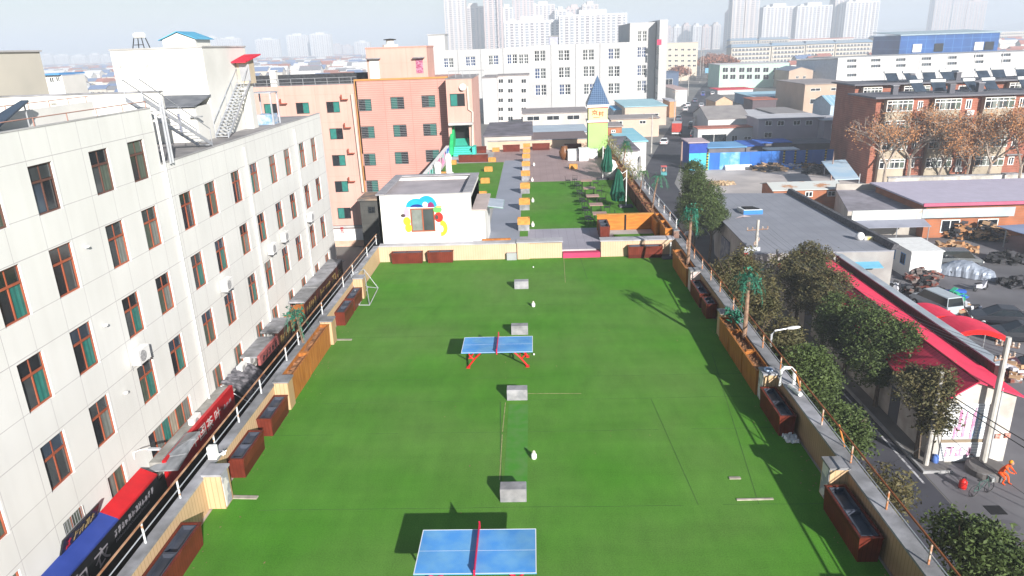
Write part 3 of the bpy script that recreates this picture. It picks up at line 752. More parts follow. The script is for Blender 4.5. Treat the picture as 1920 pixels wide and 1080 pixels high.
# turf in lengths laid across the roof, each slightly raised from the next so the seams show
b = B()
left_edge = [(-8.9, 4), (-8.88, 16), (-8.9, 26), (-9.0, 33), (-9.12, YF)]
poly = [(-9.0, 4), (7.95, 4), (7.98, YF), (-9.12, YF)]
b.prism(poly, -.03, 0.0)
struct('turf', b, TURF)
b = B()
seam = mat('turf_seam', (.07,.15,.03), (.04,.12,.02), rough=.95, scale=2)
for y in (16.2, 20.15, 22.3, 24.1, 28.3, 31.9, 35.7):
    pts = [(-8.8+i*1.05, y+rs.uniform(-.02,.02)) for i in range(17)]
    for (p, q) in zip(pts[:-1], pts[1:]):
        if rs.random() < .8: b.hexa([(p[0],p[1]-.007,.001),(q[0],q[1]-.007,.001),(q[0],q[1]+.007,.001),(p[0],p[1]+.007,.001)], [(p[0],p[1]-.007,.004),(q[0],q[1]-.007,.004),(q[0],q[1]+.007,.004),(p[0],p[1]+.007,.004)])
for (x0, y0, x1, y1, w_) in ((-1.1,16.5,-1.35,22.2,.022), (5.8,16.2,6.9,26,.012), (4.2,16.2,3.9,22.3,.012), (2.7,35.7,2.6,39.7,.012)):
    b.hexa([(x0-w_,y0,.001),(x0+w_,y0,.001),(x1+w_,y1,.001),(x1-w_,y1,.001)], [(x0-w_,y0,.004),(x0+w_,y0,.004),(x1+w_,y1,.004),(x1-w_,y1,.004)])
struct('turf_seam', b, seam)
straw = mat('bare_backing', (.36,.34,.16), (.2,.22,.08), rough=.95, scale=5)
for pts in ([-0.4, 22.79, 1.51, 22.72], [-1.17, 22.14, -1.2, 20.16], [-1.2, 19.99, -1.18, 17.48], [1.65, 40.1, 1.52, 35.17]):
    x0, y0, x1, y1 = pts; dx, dy = x1-x0, y1-y0; L = math.hypot(dx, dy); nx, ny = -dy/L*.014, dx/L*.014
    b = B(); b.hexa([(x0-nx,y0-ny,.004),(x1-nx,y1-ny,.004),(x1+nx,y1+ny,.004),(x0+nx,y0+ny,.004)], [(x0-nx,y0-ny,.007),(x1-nx,y1-ny,.007),(x1+nx,y1+ny,.007),(x0+nx,y0+ny,.007)])
    struct('turf_gap', b, straw)
# a darker patched strip of turf between the last two blocks
b = B(); b.prism([(-1.05,16.9),(-.38,16.9),(-.38,22.0),(-1.05,22.0)], .001, .005); struct('turf_patch', b, mat('turf_dark', (.055,.225,.02), (.085,.215,.045), rough=.95, scale=3))

b = B(); rl = random.Random(15)
for i in range(420):                                            # dry leaves and grit blown against the edges
    e = rl.random()
    if e < .4: x, y = 7.95-abs(rl.gauss(0,.35)), rl.uniform(12, 39.5)
    elif e < .75: x, y = -8.85+abs(rl.gauss(0,.3)), rl.uniform(12, 39.5)
    else: x, y = rl.uniform(-8.8, 7.9), rl.choice((39.6-abs(rl.gauss(0,.25)), rl.uniform(13,39)))
    s_ = rl.uniform(.015,.045); a = rl.uniform(0,6.28); ca, sa = math.cos(a)*s_, math.sin(a)*s_
    b.add([(x-ca,y-sa,.008),(x+sa*.5,y-ca*.5,.012),(x+ca,y+sa,.02),(x-sa*.5,y+ca*.5,.014)], [(0,1,2,3)])
struct('leaf_litter', b, mat('dry_leaf', (.35,.24,.12), (.16,.1,.05), scale=8), kind='stuff')

# rails on top of both parapets
def rail(x, ys, lab, top_m, y_end, lean=0):
    t = thing('guard_rail', lab, 'railing', (x, 20, 1.0))
    for y in ys:
        b = B(); b.tube([(x, y, 1.0), (x+lean, y, 1.56)], .026, 6); b.build('post', top_m[1], t)
    b = B(); b.tube([(x+lean, 4, 1.56), (x+lean, y_end, 1.56)], .028, 6); b.build('top_rail', top_m[0], t)
    b = B(); b.tube([(x, 4, 1.28), (x, y_end, 1.28)], .016, 5); b.build('middle_rail', M['galv'], t)
    return t
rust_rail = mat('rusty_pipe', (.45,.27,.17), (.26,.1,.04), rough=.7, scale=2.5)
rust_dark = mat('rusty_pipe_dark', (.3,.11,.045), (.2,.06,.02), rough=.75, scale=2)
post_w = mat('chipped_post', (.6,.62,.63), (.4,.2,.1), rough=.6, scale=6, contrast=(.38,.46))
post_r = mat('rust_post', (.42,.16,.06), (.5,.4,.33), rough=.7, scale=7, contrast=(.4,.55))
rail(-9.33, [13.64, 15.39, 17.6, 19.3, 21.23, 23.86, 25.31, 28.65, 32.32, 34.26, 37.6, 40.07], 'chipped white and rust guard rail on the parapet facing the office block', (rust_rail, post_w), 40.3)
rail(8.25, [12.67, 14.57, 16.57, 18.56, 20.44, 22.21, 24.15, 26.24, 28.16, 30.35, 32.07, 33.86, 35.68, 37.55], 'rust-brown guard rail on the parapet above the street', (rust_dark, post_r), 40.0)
b = B()
for y in (17.6, 21.0): b.tube([(8.3, y, 1.56), (8.42, y-.25, 1.0)], .022, 5)
tag(b.build('rail_brace', mat('orange_rust', (.55,.2,.05)), None), 'two orange rusty braces leaning against the street-side guard rail', 'brace')

# planters
maroon = striped('maroon_wood', (.16,.03,.018), (.085,.014,.009), 1, .11, .015, axis2=0, period2=.11, width2=.015, rough=.45, var=.35, scale=2.5)
orange_w = mat('orange_veneer', (.42,.16,.035), (.30,.10,.02), rough=.55, scale=1.2, stretch=(6,6,1))
soil = mat('dry_soil', (.36,.17,.08), (.16,.08,.04), rough=.95, scale=6, bump=.5)
soil_d = mat('dark_soil', (.06,.05,.05), (.03,.028,.03), rough=.95, scale=8)
def planter(label, x0, x1, y0, y1, h, m=None, group=None, fill=None, taper=.06, z=0., bins=2, name='planter_box', cat='planter', fz=.12):
    """box planter, slightly wider at the top, with a rim and plastic liners or soil inside"""
    t = thing(name, label, cat, ((x0+x1)/2, (y0+y1)/2, z), 0, group)
    b = B(); k = taper/2; w_ = .035
    long_y = (y1-y0) > (x1-x0)
    def ring(a, z_): return [(x0+k-a,y0+k-a,z_),(x1-k+a,y0+k-a,z_),(x1-k+a,y1-k+a,z_),(x0+k-a,y1-k+a,z_)]
    o0 = ring(0, z); o1 = ring(k, z+h); i1 = [(x0+w_,y0+w_,z+h),(x1-w_,y0+w_,z+h),(x1-w_,y1-w_,z+h),(x0+w_,y1-w_,z+h)]
    i0 = [(p[0],p[1],z+h-.2) for p in i1]
    b.add(o0+o1+i1+i0, [(3,2,1,0)]+[(i,(i+1)%4,4+(i+1)%4,4+i) for i in range(4)]+[(4+i,4+(i+1)%4,8+(i+1)%4,8+i) for i in range(4)]+[(8+i,8+(i+1)%4,12+(i+1)%4,12+i) for i in range(4)])
    m = m or maroon
    b.build('box', m, t)
    b = B()
    for (a0,a1,c0,c1) in ((x0-.015,x1+.015,y0-.015,y0+.05),(x0-.015,x1+.015,y1-.05,y1+.015),(x0-.015,x0+.05,y0+.05,y1-.05),(x1-.05,x1+.015,y0+.05,y1-.05)):
        b.box(a0,a1,c0,c1,z+h,z+h+.03)
    b.build('rim', m, t)
    if fill is soil:
        b = B(); nx = max(2, int((x1-x0)/.12)); ny = max(2, int((y1-y0)/.12)); rr = random.Random(int(y0*10))
        zz = z+h-fz
        for i in range(nx+1):
            for j in range(ny+1): b.v.append(Vector((x0+w_+(x1-x0-2*w_)*i/nx, y0+w_+(y1-y0-2*w_)*j/ny, zz+rr.uniform(-.03,.05))))
        for i in range(nx):
            for j in range(ny): a = i*(ny+1)+j; b.f.append((a,a+ny+1,a+ny+2,a+1))
        b.build('soil', soil, t)
    else:
        for i in range(bins):
            if long_y:
                a0, a1 = y0+.08+(y1-y0-.16)*i/bins+.03, y0+.08+(y1-y0-.16)*(i+1)/bins-.03
                q = (x0+.09, x1-.09, a0, a1)
            else:
                a0, a1 = x0+.08+(x1-x0-.16)*i/bins+.03, x0+.08+(x1-x0-.16)*(i+1)/bins-.03
                q = (a0, a1, y0+.09, y1-.09)
            b = B(); b.box(*q, z+h-.15, z+h-.1); 
            for e in ((q[0]-.02,q[0],q[2]-.02,q[3]+.02),(q[1],q[1]+.02,q[2]-.02,q[3]+.02),(q[0],q[1],q[2]-.02,q[2]),(q[0],q[1],q[3],q[3]+.02)): b.box(*e, z+h-.15, z+h+.02)
            b.build('liner', mat('liner_plastic', (.07,.08,.11), (.04,.045,.06), rough=.35), t)
    return t
GP = 'maroon planters along the parapets'
planter('maroon planter nearest the bottom edge against the beige parapet', -9.12, -8.62, 12.6, 14.85, .62, group=GP)
planter('first of two maroon planters between the beige piers facing the long office block', -9.15, -8.66, 17.75, 19.4, .62, group=GP)
planter('second maroon planter beyond its twin and just before the beige pier', -9.15, -8.66, 20.1, 21.75, .62, group=GP)
planter('maroon planter just past the beige pier with the wood-veneer boxes', -9.15, -8.68, 29.75, 31.45, .62, group=GP)
planter('maroon planter touching the farther beige pier of the office side', -9.15, -8.68, 31.6, 33.25, .62, group=GP)
planter('maroon planter at the foot of the street-side parapet, nearest the camera', 7.38, 7.92, 13.91, 16.0, .68, group=GP)
planter('maroon planter below the pier with the white pipes', 7.42, 7.92, 19.62, 21.6, .68, group=GP)
planter('maroon planter left of its shaded twin near the pale pillar', 7.5, 7.98, 29.62, 30.6, .68, group=GP)
planter('shaded maroon planter beside the pale pink pillar', 7.5, 7.98, 31.0, 33.0, .68, group=GP)
GC = 'maroon planters against the cross wall'
planter('maroon planter at the left end of the cross wall', -8.36, -6.56, 39.3, 39.73, .62, group=GC)
planter('maroon planter right of its twin under the white cabin', -6.27, -4.78, 39.3, 39.73, .62, group=GC)
planter('lone maroon planter at the right end of the cross wall', 5.31, 7.27, 39.25, 39.73, .66, group=GC)
GO = 'tall wood-veneer planters on the roof'
planter('wood-veneer planter box with soil just past the second office-side pier', -9.15, -8.72, 22.45, 24.6, .95, orange_w, GO, soil)
planter('long wood-veneer planter box with the dead palm facing the brown signs', -9.15, -8.74, 24.66, 27.5, .95, orange_w, GO, soil)
planter('wood-veneer planter box with bare soil right beside the pier with the white pipes', 7.5, 8.0, 21.95+.4, 24.05, .92, orange_w, GO, soil)
planter('middle one of three wood-veneer planter boxes on the street side', 7.5, 8.0, 24.1, 26.0, .92, orange_w, GO, soil)
planter('wood-veneer planter box under the green-netted palm next to the pillar', 7.5, 8.0, 26.05, 27.4, .92, orange_w, GO, soil)
planter('wood-veneer planter box in the street-side corner by the umbrella base', 7.5, 8.0, 34.0, 37.6, .92, orange_w, GO, soil)

# ping pong tables
def pingpong(label, x, y):
    t = thing('ping_pong_table', label, 'ping pong table', (x, y, 0), 0, 'ping pong tables')
    top_b = mat('table_blue', (.075,.29,.68), (.15,.38,.66), rough=.5, scale=2.2, dirt=.2, detail=10)
    B().box(-1.37, 1.37, -.7625, .7625, .735, .76).build('tabletop', top_b, t, local=True)
    b = B()
    for e in ((-1.37,1.37,-.7625,-.742),(-1.37,1.37,.742,.7625),(-1.37,-1.35,-.742,.742),(1.35,1.37,-.742,.742)): b.box(*e, .76, .7625)
    b.box(-1.35,1.35,-.0025,.0025,.76,.7615); b.build('boundary_line', mat('table_white', (.75,.78,.8)), t, local=True)
    b = B(); b.box(-1.3,1.3,-.7,.7,.70,.735); b.build('underframe', mat('table_edge', (.02,.04,.12)), t, local=True)
    b = B(); b.box(-.012,.012,-.83,.83,.762,.91); b.box(-.02,.02,-.85,-.83,.70,.93); b.box(-.02,.02,.83,.85,.70,.93); b.build('net', mat('net_red', (.62,.01,.05), (.5,.01,.06), rough=.4), t, local=True)
    redp = mat('leg_red', (.6,.015,.015), rough=.35)
    for s in (-1, 1):
        for yy in (-.45, .45):
            b = B(); b.tube([(s*1.15, yy, 0.03), (s*.86, yy, .4), (s*.55, yy, .7)], .035, 8); b.tube([(s*.92, yy, .33), (s*1.08, yy, .5), (s*1.12, yy, .7)], .03, 8)
            b.box(s*1.15-.07, s*1.15+.07, yy-.09, yy+.09, 0, .03); b.build('leg', redp, t, local=True, smooth=False)
        b = B(); b.tube([(s*.86, -.45, .4), (s*.86, .45, .4)], .025, 6); b.build('crossbar', redp, t, local=True)
    return t
pingpong('blue ping pong table with a red net, the nearer one cut by the bottom edge', -1.51, 13.55)
pingpong('blue ping pong table standing alone farther off in the middle of the turf', -1.56, 25.52)

# concrete block seats down the middle
def block(lab, x, y, top=False):
    t = B(); t.box(x-.36, x+.36, y, y+.38, 0, .41)
    return tag(t.build('concrete_block', mat('grey_block', (.37,.36,.38), (.25,.25,.27), scale=4, dirt=.3, bump=.4), None, bevel=.012), lab, 'block', 'concrete blocks down the middle of the turf')
block('concrete block closest to the nearer ping pong table', -.76, 16.42)
block('concrete block with a chipped lower edge and a pale seam running to its right', -.76, 22.28)
block('concrete block right behind the farther ping pong table', -.76, 28.23)
block('concrete block farthest away, near the cross wall', -.76, 34.3)
def shuttle(name, lab, x, y, z=0., s=1., g='small white lamps on the turf'):
    t = thing(name, lab, 'lamp', (x, y, z), 0, g)
    B().lathe((0,0,0), [(.07*s,0),(.085*s,.03*s),(.085*s,.15*s),(.05*s,.2*s)], 10).build('body', M['white'], t, local=True, smooth=True)
    B().lathe((0,0,.2*s), [(.03*s,0),(.055*s,.03*s),(.02*s,.08*s)], 8).build('cap', mat('cream', (.6,.55,.45)), t, local=True)
shuttle('ground_lamp', 'small white lamp on the turf between the two nearer concrete blocks', -.19, 18.57)
shuttle('ground_lamp', 'small white lamp on the turf behind the farther ping pong table', -.16, 31.69)
for a, lab in (((-0.16, 26.1), 'white ball lying right of the farther table'), ((-0.14, 37.93), 'tiny white ball near the cross wall')):
    tag(B().ball((a[0], a[1], .04), .04, 8, 6).build('ball', M['white'], None, smooth=True), lab, 'ball')
plank_m = mat('weathered_board', (.5,.45,.38), (.36,.32,.27), scale=5, dirt=.3)
def board(lab, x0, x1, y, w_=.16, rz=0):
    t = B(m=Matrix.Translation(((x0+x1)/2, y, 0)) @ Matrix.Rotation(rz, 4, 'Z')); L = (x1-x0)/2
    t.box(-L, L, -w_/2, w_/2, .0, .03)
    tag(t.build('board', plank_m, None), lab, 'board', 'loose boards on the turf')
board('weathered board lying on the turf at the foot of the peeling beige pier', -8.88, -7.97, 16.8, .14, R(-3))
board('weathered board on the turf beside the maroon planter pair and veneer boxes', -8.93, -8.01, 28.1, .12, R(-2))
board('narrow stained board on the turf in the shadow of the street-side parapet', 5.27, 6.25, 16.4, .06, R(1))
board('short grey board on the turf left of the thin seam', 5.33, 5.65, 17.4, .1)
# pipe frame leaning by the far left
t = thing('pipe_rack', 'thin metal pipe rack leaning at the far left corner of the turf', 'rack', (-8.4, 32.6, 0))
P = {k: v for k, v in zip('abcdefgh', [(-8.69, 32.38, 0.03), (-8.16, 32.34, 0.03), (-8.27, 34.92, 0.03), (-8.85, 35.14, 0.03), (-9.36, 33.96, 1.1), (-9.06, 35.48, 0.9), (-8.6, 35.13, 0.5)])}
b = B()
for p, q in ('ab','bc','cd','da','ea','ed','fb','fc','ef'):
    b.tube([P[p], P[q]], .02, 5)
b.build('frame', M['galv'], t)
# cloth rags, pipes at the street side
t = thing('rag', 'crumpled white rag by the maroon planter at the street-side wall', 'rag', (7.73, 19.4, 0))
b = B(); rr = random.Random(2)
n = 9
for k in (0, 1):
    for i in range(n):
        for j in range(n):
            r0 = rr.uniform(.0, .13) if k == 0 else 0
            b.v.append(Vector(((i/(n-1)-.5)*.42+rr.uniform(-.04,.04), (j/(n-1)-.5)*.5+rr.uniform(-.04,.04), .0+r0 if k == 0 else 0)))
for i in range(n-1):
    for j in range(n-1): a = i*n+j; b.f.append((a,a+n,a+n+1,a+1))
b.build('cloth', M['white'], t, local=True)
t = thing('vent_pipe', 'bent white plastic pipe hooked over the street-side coping', 'pipe', (8.1, 21.5, 1.0))
b = B(); b.tube([(7.95,21.3,.9),(7.95,21.3,1.45),(8.05,21.3,1.55),(8.25,21.25,1.55),(8.35,21.2,1.45),(8.35,21.2,1.0)], .06, 8); b.tube([(8.15,21.0,1.05),(8.25,20.3,1.08)], .07, 8); b.build('pipe', M['white'], t)
t = thing('cap_ring', 'small pale blue ring lying on the pier cap by the white pipe', 'ring', (7.8, 22.05, 1.1))
b = B(); b.tube([(7.8+.13*math.cos(a*.5236), 22.05+.13*math.sin(a*.5236), 1.13) for a in range(13)], .03, 6); b.build('ring', mat('pale_blue', (.5,.6,.75)), t)
for (px, lab) in (((7.67, 24.23, 0), 'white paper scrap at the foot of the middle veneer planter'), ((7.66, 22.72, 0), 'white paper scrap by the pier with the pale ring')):
    tag(B().box(px[0]-.1, px[0]+.05, px[1]-.08, px[1]+.06, 0.004, .02).build('paper_scrap', M['white'], None), lab, 'paper')
# electrical junk on left coping near pier
t = thing('floodlight', 'white floodlight with tangled cable on the parapet by the peeling pier', 'lamp', (-9.21, 17.18, 1))
b = B(); b.box(-.12,.12,-.1,.1,.05,.45); b.build('lamp_head', M['white'], t, local=True, bevel=.02)
b = B(); rr = random.Random(4)
b.tube([(.1+rr.uniform(-.1,.2), .15+rr.uniform(-.15,.15), .03+rr.uniform(0,.15)) for i in range(14)], .015, 4); b.build('cable', M['white'], t, local=True)
# dead palms
def palm(label, base, h, lean, green, n=9, droop=.9, r=.09, net=False, group='palm trees in the planters', L=1.0):
    t = thing('palm_tree', label, 'palm tree', base, 0, group)
    rr = random.Random(int(base[1]*7))
    top = Vector((lean[0], lean[1], h))
    B().tube([(0,0,-.1), Vector((lean[0]*.4, lean[1]*.4, h*.5)), top], r, 8, r*.75).build('trunk', mat('palm_trunk', (.3,.19,.13), (.17,.1,.07), scale=9, bump=.6), t, local=True)
    b = B()
    for i in range(n):
        a = 2*math.pi*i/n + rr.uniform(-.5,.5); l_ = L*rr.uniform(.45,1.1); dr = droop*rr.uniform(.6,1.5)
        d = Vector((math.cos(a), math.sin(a), 0)); pr = top + Vector((0,0,rr.uniform(-.15,.1)))
        for s in range(1, 8):
            f = s/7; q = top + d*l_*f*(1-.25*f) + Vector((0,0, .3*math.sin(f*math.pi)*(1-dr*.5) - dr*l_*f*f)) + Vector((rr.uniform(-1,1),rr.uniform(-1,1),rr.uniform(-1,1)))*.03
            side = Vector((-d.y, d.x, 0)); ww = .17*L*(1-abs(f-.5)*1.1)
            b.add([pr, pr+side*.012, q+side*.012, q], [(0,1,2,3)])
            for sg in (-1, 1):
                for k2 in range(3):
                    c = pr.lerp(q, k2/3); e = c + side*sg*ww*rr.uniform(.7,1.6) + (q-pr)*rr.uniform(0,1) + Vector((0,0,-rr.uniform(.02,.2))); g2 = pr.lerp(q, k2/3+.16)
                    b.add([c, e, g2], [(0,1,2)])
            pr = q
    for i in range(int(130*L) if green is netgreen else 30):          # torn netting and shrivelled leaf bits round the top
        p = top + Vector((rr.gauss(0,.2),rr.gauss(0,.2),rr.gauss(-.12,.22)))*L; u = Vector((rr.gauss(0,1),rr.gauss(0,1),rr.gauss(-.3,1)))*.11
        b.add([p, p+u, p+u*.5+Vector((rr.uniform(-.1,.1),rr.uniform(-.1,.1),rr.uniform(-.1,.1)))], [(0,1,2)])
    b.build('frond', green, t, local=True)
    return t
netgreen = mat('net_green_leaf', (.03,.19,.12), (.015,.07,.05), rough=.85, scale=9, contrast=(.42,.58))
leafgreen = mat('palm_leaf', (.08,.2,.05), (.04,.1,.03), rough=.8, scale=5)
palm('leaning dead palm with faded green fronds in the office-side veneer planter', (-9.21, 25.57, 0.85), 1.5, (-.15,-.1), netgreen, 7, 1.1, .07, L=.75)
palm('palm wrapped in green netting in the street-side planter, nearest the camera', (7.95, 25.4, .85), 2.3, (.15,.5), netgreen, 12, .8, .09, L=1.0)
palm('palm wrapped in green netting at the far end of the street-side parapet', (7.85, 35.3, .85), 2.6, (.25,.8), netgreen, 12, .9, .09, L=.95)
t = thing('green_net', 'bundle of green netting draped over the street-side parapet', 'net', (7.9, 27.3, 1.0))
b = B(); rr = random.Random(9)
for i in range(90):
    p = Vector((7.9+rr.uniform(-.15,.35), 27.0+rr.uniform(-.6,.8), 1.05+rr.uniform(-.1,.3))); q = p+Vector((rr.uniform(-.25,.25), rr.uniform(-.25,.25), rr.uniform(-.2,.1)))
    b.add([p, q, p+Vector((rr.uniform(-.1,.1),rr.uniform(-.1,.1),.12))], [(0,1,2)])
b.build('net', netgreen, t)
# patio umbrella base in the corner
def umbrella(label, x, y, z, h, col, canopy=True, lean=(0,0), group='closed patio umbrellas', side=.45):
    t = thing('patio_umbrella', label, 'umbrella', (x, y, z), 0, group)
    B().box(-.5,.5,-.4,.4,0,.1).build('base', mat('umbrella_base', (.12,.12,.14), (.08,.08,.09)), t, local=True, bevel=.03)
    if h: B().tube([(0,0,.1),(0,0,h)], .04, 8).build('pole', M['white'], t, local=True)
    if canopy:
        c = -side
        B().tube([(0,0,h-.05),(c*.5,0,h-.25),(c,0,h+.02)], .03, 6).tube([(0,0,h-.5),(c*.5,0,h-.8)], .02, 5).build('arm', M['white'], t, local=True)
        b = B(); n = 22; vs = []
        prof = [(.04,h+.08),(.2,h-.3),(.27,h-.75),(.34,h-1.2),(.42,h-1.7),(.34,h-2.1),(.36,h-2.2)]
        for k, (r_, z_) in enumerate(prof):
            for i in range(n):
                a = 2*math.pi*i/n; q = r_*(1+.28*(i%2)+.1*math.sin(k+i)); vs.append((c+q*math.cos(a)+.04*math.sin(k), q*math.sin(a), z_))
        b.add(vs, [(k*n+i, k*n+(i+1)%n, (k+1)*n+(i+1)%n, (k+1)*n+i) for k in range(len(prof)-1) for i in range(n)] + [tuple(range(n-1,-1,-1))]); b.build('canopy', col, t, local=True)
    return t
umbrella('bare umbrella stand with a dark weighted base in the street-side corner of the turf', 7.71, 39.25, 0, .9, None, canopy=False)

# ================================================================ cross wall and far terrace
FZ = .35
FYc = face_y(YF)
cross = thing('cross_wall', 'beige slatted cross wall with a gateway between the turf and the far terrace', 'wall', (0, 40, 0))
slat_y = striped('beige_slats_x', (.57,.41,.28), (.44,.30,.19), 0, .14, .018, rough=.7, var=.1, scale=1.5)
b = B(); b.box(-9.15, 1.55, YF, YF+.5, 0, .92); b.box(3.8, 8.05, YF, YF+.5, 0, .92); b.box(-1.05, -.35, YF-.12, YF, 0, .98); b.build('wall', slat_y, cross)
b = B(); b.box(-9.15, -1.1, YF-.04, YF+.75, .92, .98); b.box(-1.1, 1.6, YF-.15, YF+.75, .98, 1.03); b.box(3.75, 8.05, YF-.04, YF+.75, .92, .98); b.build('coping', mat('cross_coping', (.5,.49,.52), (.38,.37,.4), scale=1.5, dirt=.2), cross)
B().box(-1.67, -1.1, YF-.25, YF-.01, 0, .42).build('junction_box', M['metal_grey'], cross)
t = tag(B().box(1.6, 3.75, YF-.1, YF+.35, 0, .3).build('step', mat('red_step', (.5,.05,.13), (.42,.04,.1)), None), 'magenta red step in the gateway of the cross wall', 'step')
plank = striped('lilac_planks', (.36,.34,.39), (.26,.245,.28), 0, .5, .03, axis2=1, period2=.2, width2=.02, rough=.6, var=.15, scale=.6)
plankb = striped('brown_planks', (.37,.27,.26), (.27,.19,.19), 0, .6, .03, axis2=1, period2=.22, width2=.025, rough=.6, var=.18, scale=.5)
walk = mat('walkway_grey', (.29,.31,.37), (.26,.28,.33), scale=.4, rough=.7, dirt=.06)
b = B(); b.box(-9.4, 8.05, 40.25, 84, -.03, .34); struct('terrace_floor', b, M['con_light'])
struct('deck', B().box(-1.0, 4.0, 40.26, 45.3, .34, .35), plank)
struct('deck_brown', B().box(-4.4, 8.0, 74.0, 83.5, .34, .345), plankb)
struct('deck_brown', B().box(-.55, 8.0, 62.2, 74.0, .34, .348), plankb)
struct('walkway', B().prism([(-3.05,41.6),(-1.0,41.6),(-1.05,75),(-3.0,75)], .34, .356), walk)
struct('turf_terrace', B().box(-.55, 8.0, 45.3, 62.2, .34, .355), TURF)
struct('turf_terrace', B().box(-.98, -.45, 43.5, 62.2, .34, .352), TURF)
struct('turf_terrace', B().prism([(-9.1,52),(-3.06,52),(-3.06,74),(-9.1,74)], .34, .353), TURF)
# white cabin with painted window
cab = thing('white_cabin', 'white flat-roofed cabin with an orange framed window and painted balloons', 'cabin', (-6.3, 43, 0))
F = face_y(40.3); x0, x1 = -9.1, -3.66
wn = (-7.24, -5.82, 1.63, 3.04)
plast = mat('cabin_plaster', (.76,.75,.72), (.68,.67,.64), scale=.9, dirt=.1, detail=8)
b = B(); holewall(b, F, x0, x1, .3, 3.85, [wn], .15); b.box(x0, x1, 40.5, 46.7, .3, 3.55); b.box(x0,x0+.15,40.3,46.7,.3,3.85); b.box(x1-.15,x1,40.31,46.7,.3,3.84); b.box(x0+.15,x1-.15,46.5,46.7,.3,3.86); b.build('wall', plast, cab)
b = B(); b.box(x0-.06,x0+.45,40.25,46.8,3.85,3.93); b.box(x1-.45,x1+.06,40.25,46.8,3.85,3.93); b.box(x0+.45,x1-.45,46.3,46.8,3.85,3.93); b.box(x0+.45,x1-.45,40.25,40.42,3.85,3.9); b.build('coping', mat('cabin_cap', (.36,.35,.37), (.27,.26,.28), scale=1.5), cab)
B().box(x0+.15,x1-.15,40.45,46.5,3.55,3.58).build('roof', mat('cabin_roof', (.42,.38,.4), (.33,.3,.32), scale=.7, dirt=.2), cab)
window(cab, F, *wn, M['frame_brown'], [GREY, GL[1]], d=.08, t=.07)
def disc(F, u, z, ru, rz_, a0=0, a1=360, n=18, d=-.012):
    pts = [F(u+ru*math.cos(R(a0+(a1-a0)*i/n)), z+rz_*math.sin(R(a0+(a1-a0)*i/n)), d) for i in range(n+1)]
    b = B(); b.add([F(u, z, d)]+pts, [(0,i+1,i+2) for i in range(n)]); return b
pc = lambda n_, c: mat('mural_'+n_, c, tuple(v*.85 for v in c), rough=.6)
cx, cz, w2, h2 = (wn[0]+wn[1])/2, (wn[2]+wn[3])/2, (wn[1]-wn[0])/2, (wn[3]-wn[2])/2
for (u,z,a,c,a0,a1,nm,col,d) in ((cx-w2*.42, wn[3]+.08, .62,.5,0,180,'sky',(.01,.33,.52),-.010),(cx-w2*.42, wn[3]+.08,.36,.16,0,180,'navy',(.01,.03,.2),-.014),(cx+w2*.42, wn[3]+.05,.6,.68,0,180,'sky',(.01,.33,.52),-.011),(cx+w2*.3, wn[3]+.2,.16,.17,0,360,'white',(.75,.75,.75),-.016),(cx+w2*.75, wn[3]+.05,.2,.3,0,180,'plum',(.25,.02,.12),-.017),
        (wn[0]-.2, cz+.45,.17,.36,0,360,'lilac',(.5,.38,.62),-.010),(wn[0]-.22, cz-.05,.22,.26,0,360,'yellow',(.75,.65,.03),-.012),(wn[0]-.16, cz-.45,.2,.26,0,360,'yellow',(.75,.65,.03),-.011),(wn[0]-.42, cz+.3,.14,.1,0,360,'dark',(.08,.05,.05),-.013),
        (wn[1]+.2, cz+.6,.25,.2,0,360,'green',(.15,.6,.12),-.010),(wn[1]+.28, cz+.78,.18,.06,0,360,'peach',(.7,.4,.15),-.012),(wn[1]+.24, cz+.15,.26,.3,0,360,'red',(.6,.03,.02),-.013),(wn[1]+.12, cz+.15,.1,.14,0,360,'dark',(.08,.05,.05),-.016),(wn[1]+.3, cz-.5,.42,.5,-90,90,'yellow',(.75,.65,.03),-.009),(wn[1]+.35, cz-.55,.12,.2,0,360,'white',(.75,.75,.75),-.016)):
    disc(F, u, z, a, c, a0, a1, d=d).build('mural', pc(nm, col), cab)
t = thing('stair_house', 'low white stair head with a glass door canopy beside the white cabin', 'building', (-3.3, 43, FZ))
B().box(x1+.01, -2.9, 40.45, 45.0, .34, 2.75).build('wall', plast, t)
B().box(x1+.01, -2.8, 40.4, 45.1, 2.75, 2.85).build('roof', mat('stairhead_cap', (.5,.42,.4)), t)
B().hexa([(-2.95,42.0,2.7),(-1.9,42.0,2.55),(-1.9,44.3,2.55),(-2.95,44.3,2.7)], [(-2.95,42.0,2.74),(-1.9,42.0,2.59),(-1.9,44.3,2.59),(-2.95,44.3,2.74)]).build('canopy', mat('canopy_glass', (.4,.44,.5), (.33,.37,.43), rough=.2), t)
B().tube([(-2.95,42.0,2.68),(-1.9,42.0,2.53),(-1.9,44.3,2.53)], .03).build('canopy_frame', mat('frame_green', (.2,.3,.28)), t)
tag(B().box(-3.11, -1.44, 40.35, 40.5, .985, 1.08).build('wood_rail', orange_w, None), 'low orange timber strip on the cross wall beside the white cabin', 'timber')
struct('floor_grate', B().box(-2.6,-1.1,41.1,41.55,.342,.36), mat('grate', (.1,.11,.14), (.2,.21,.25), scale=30))

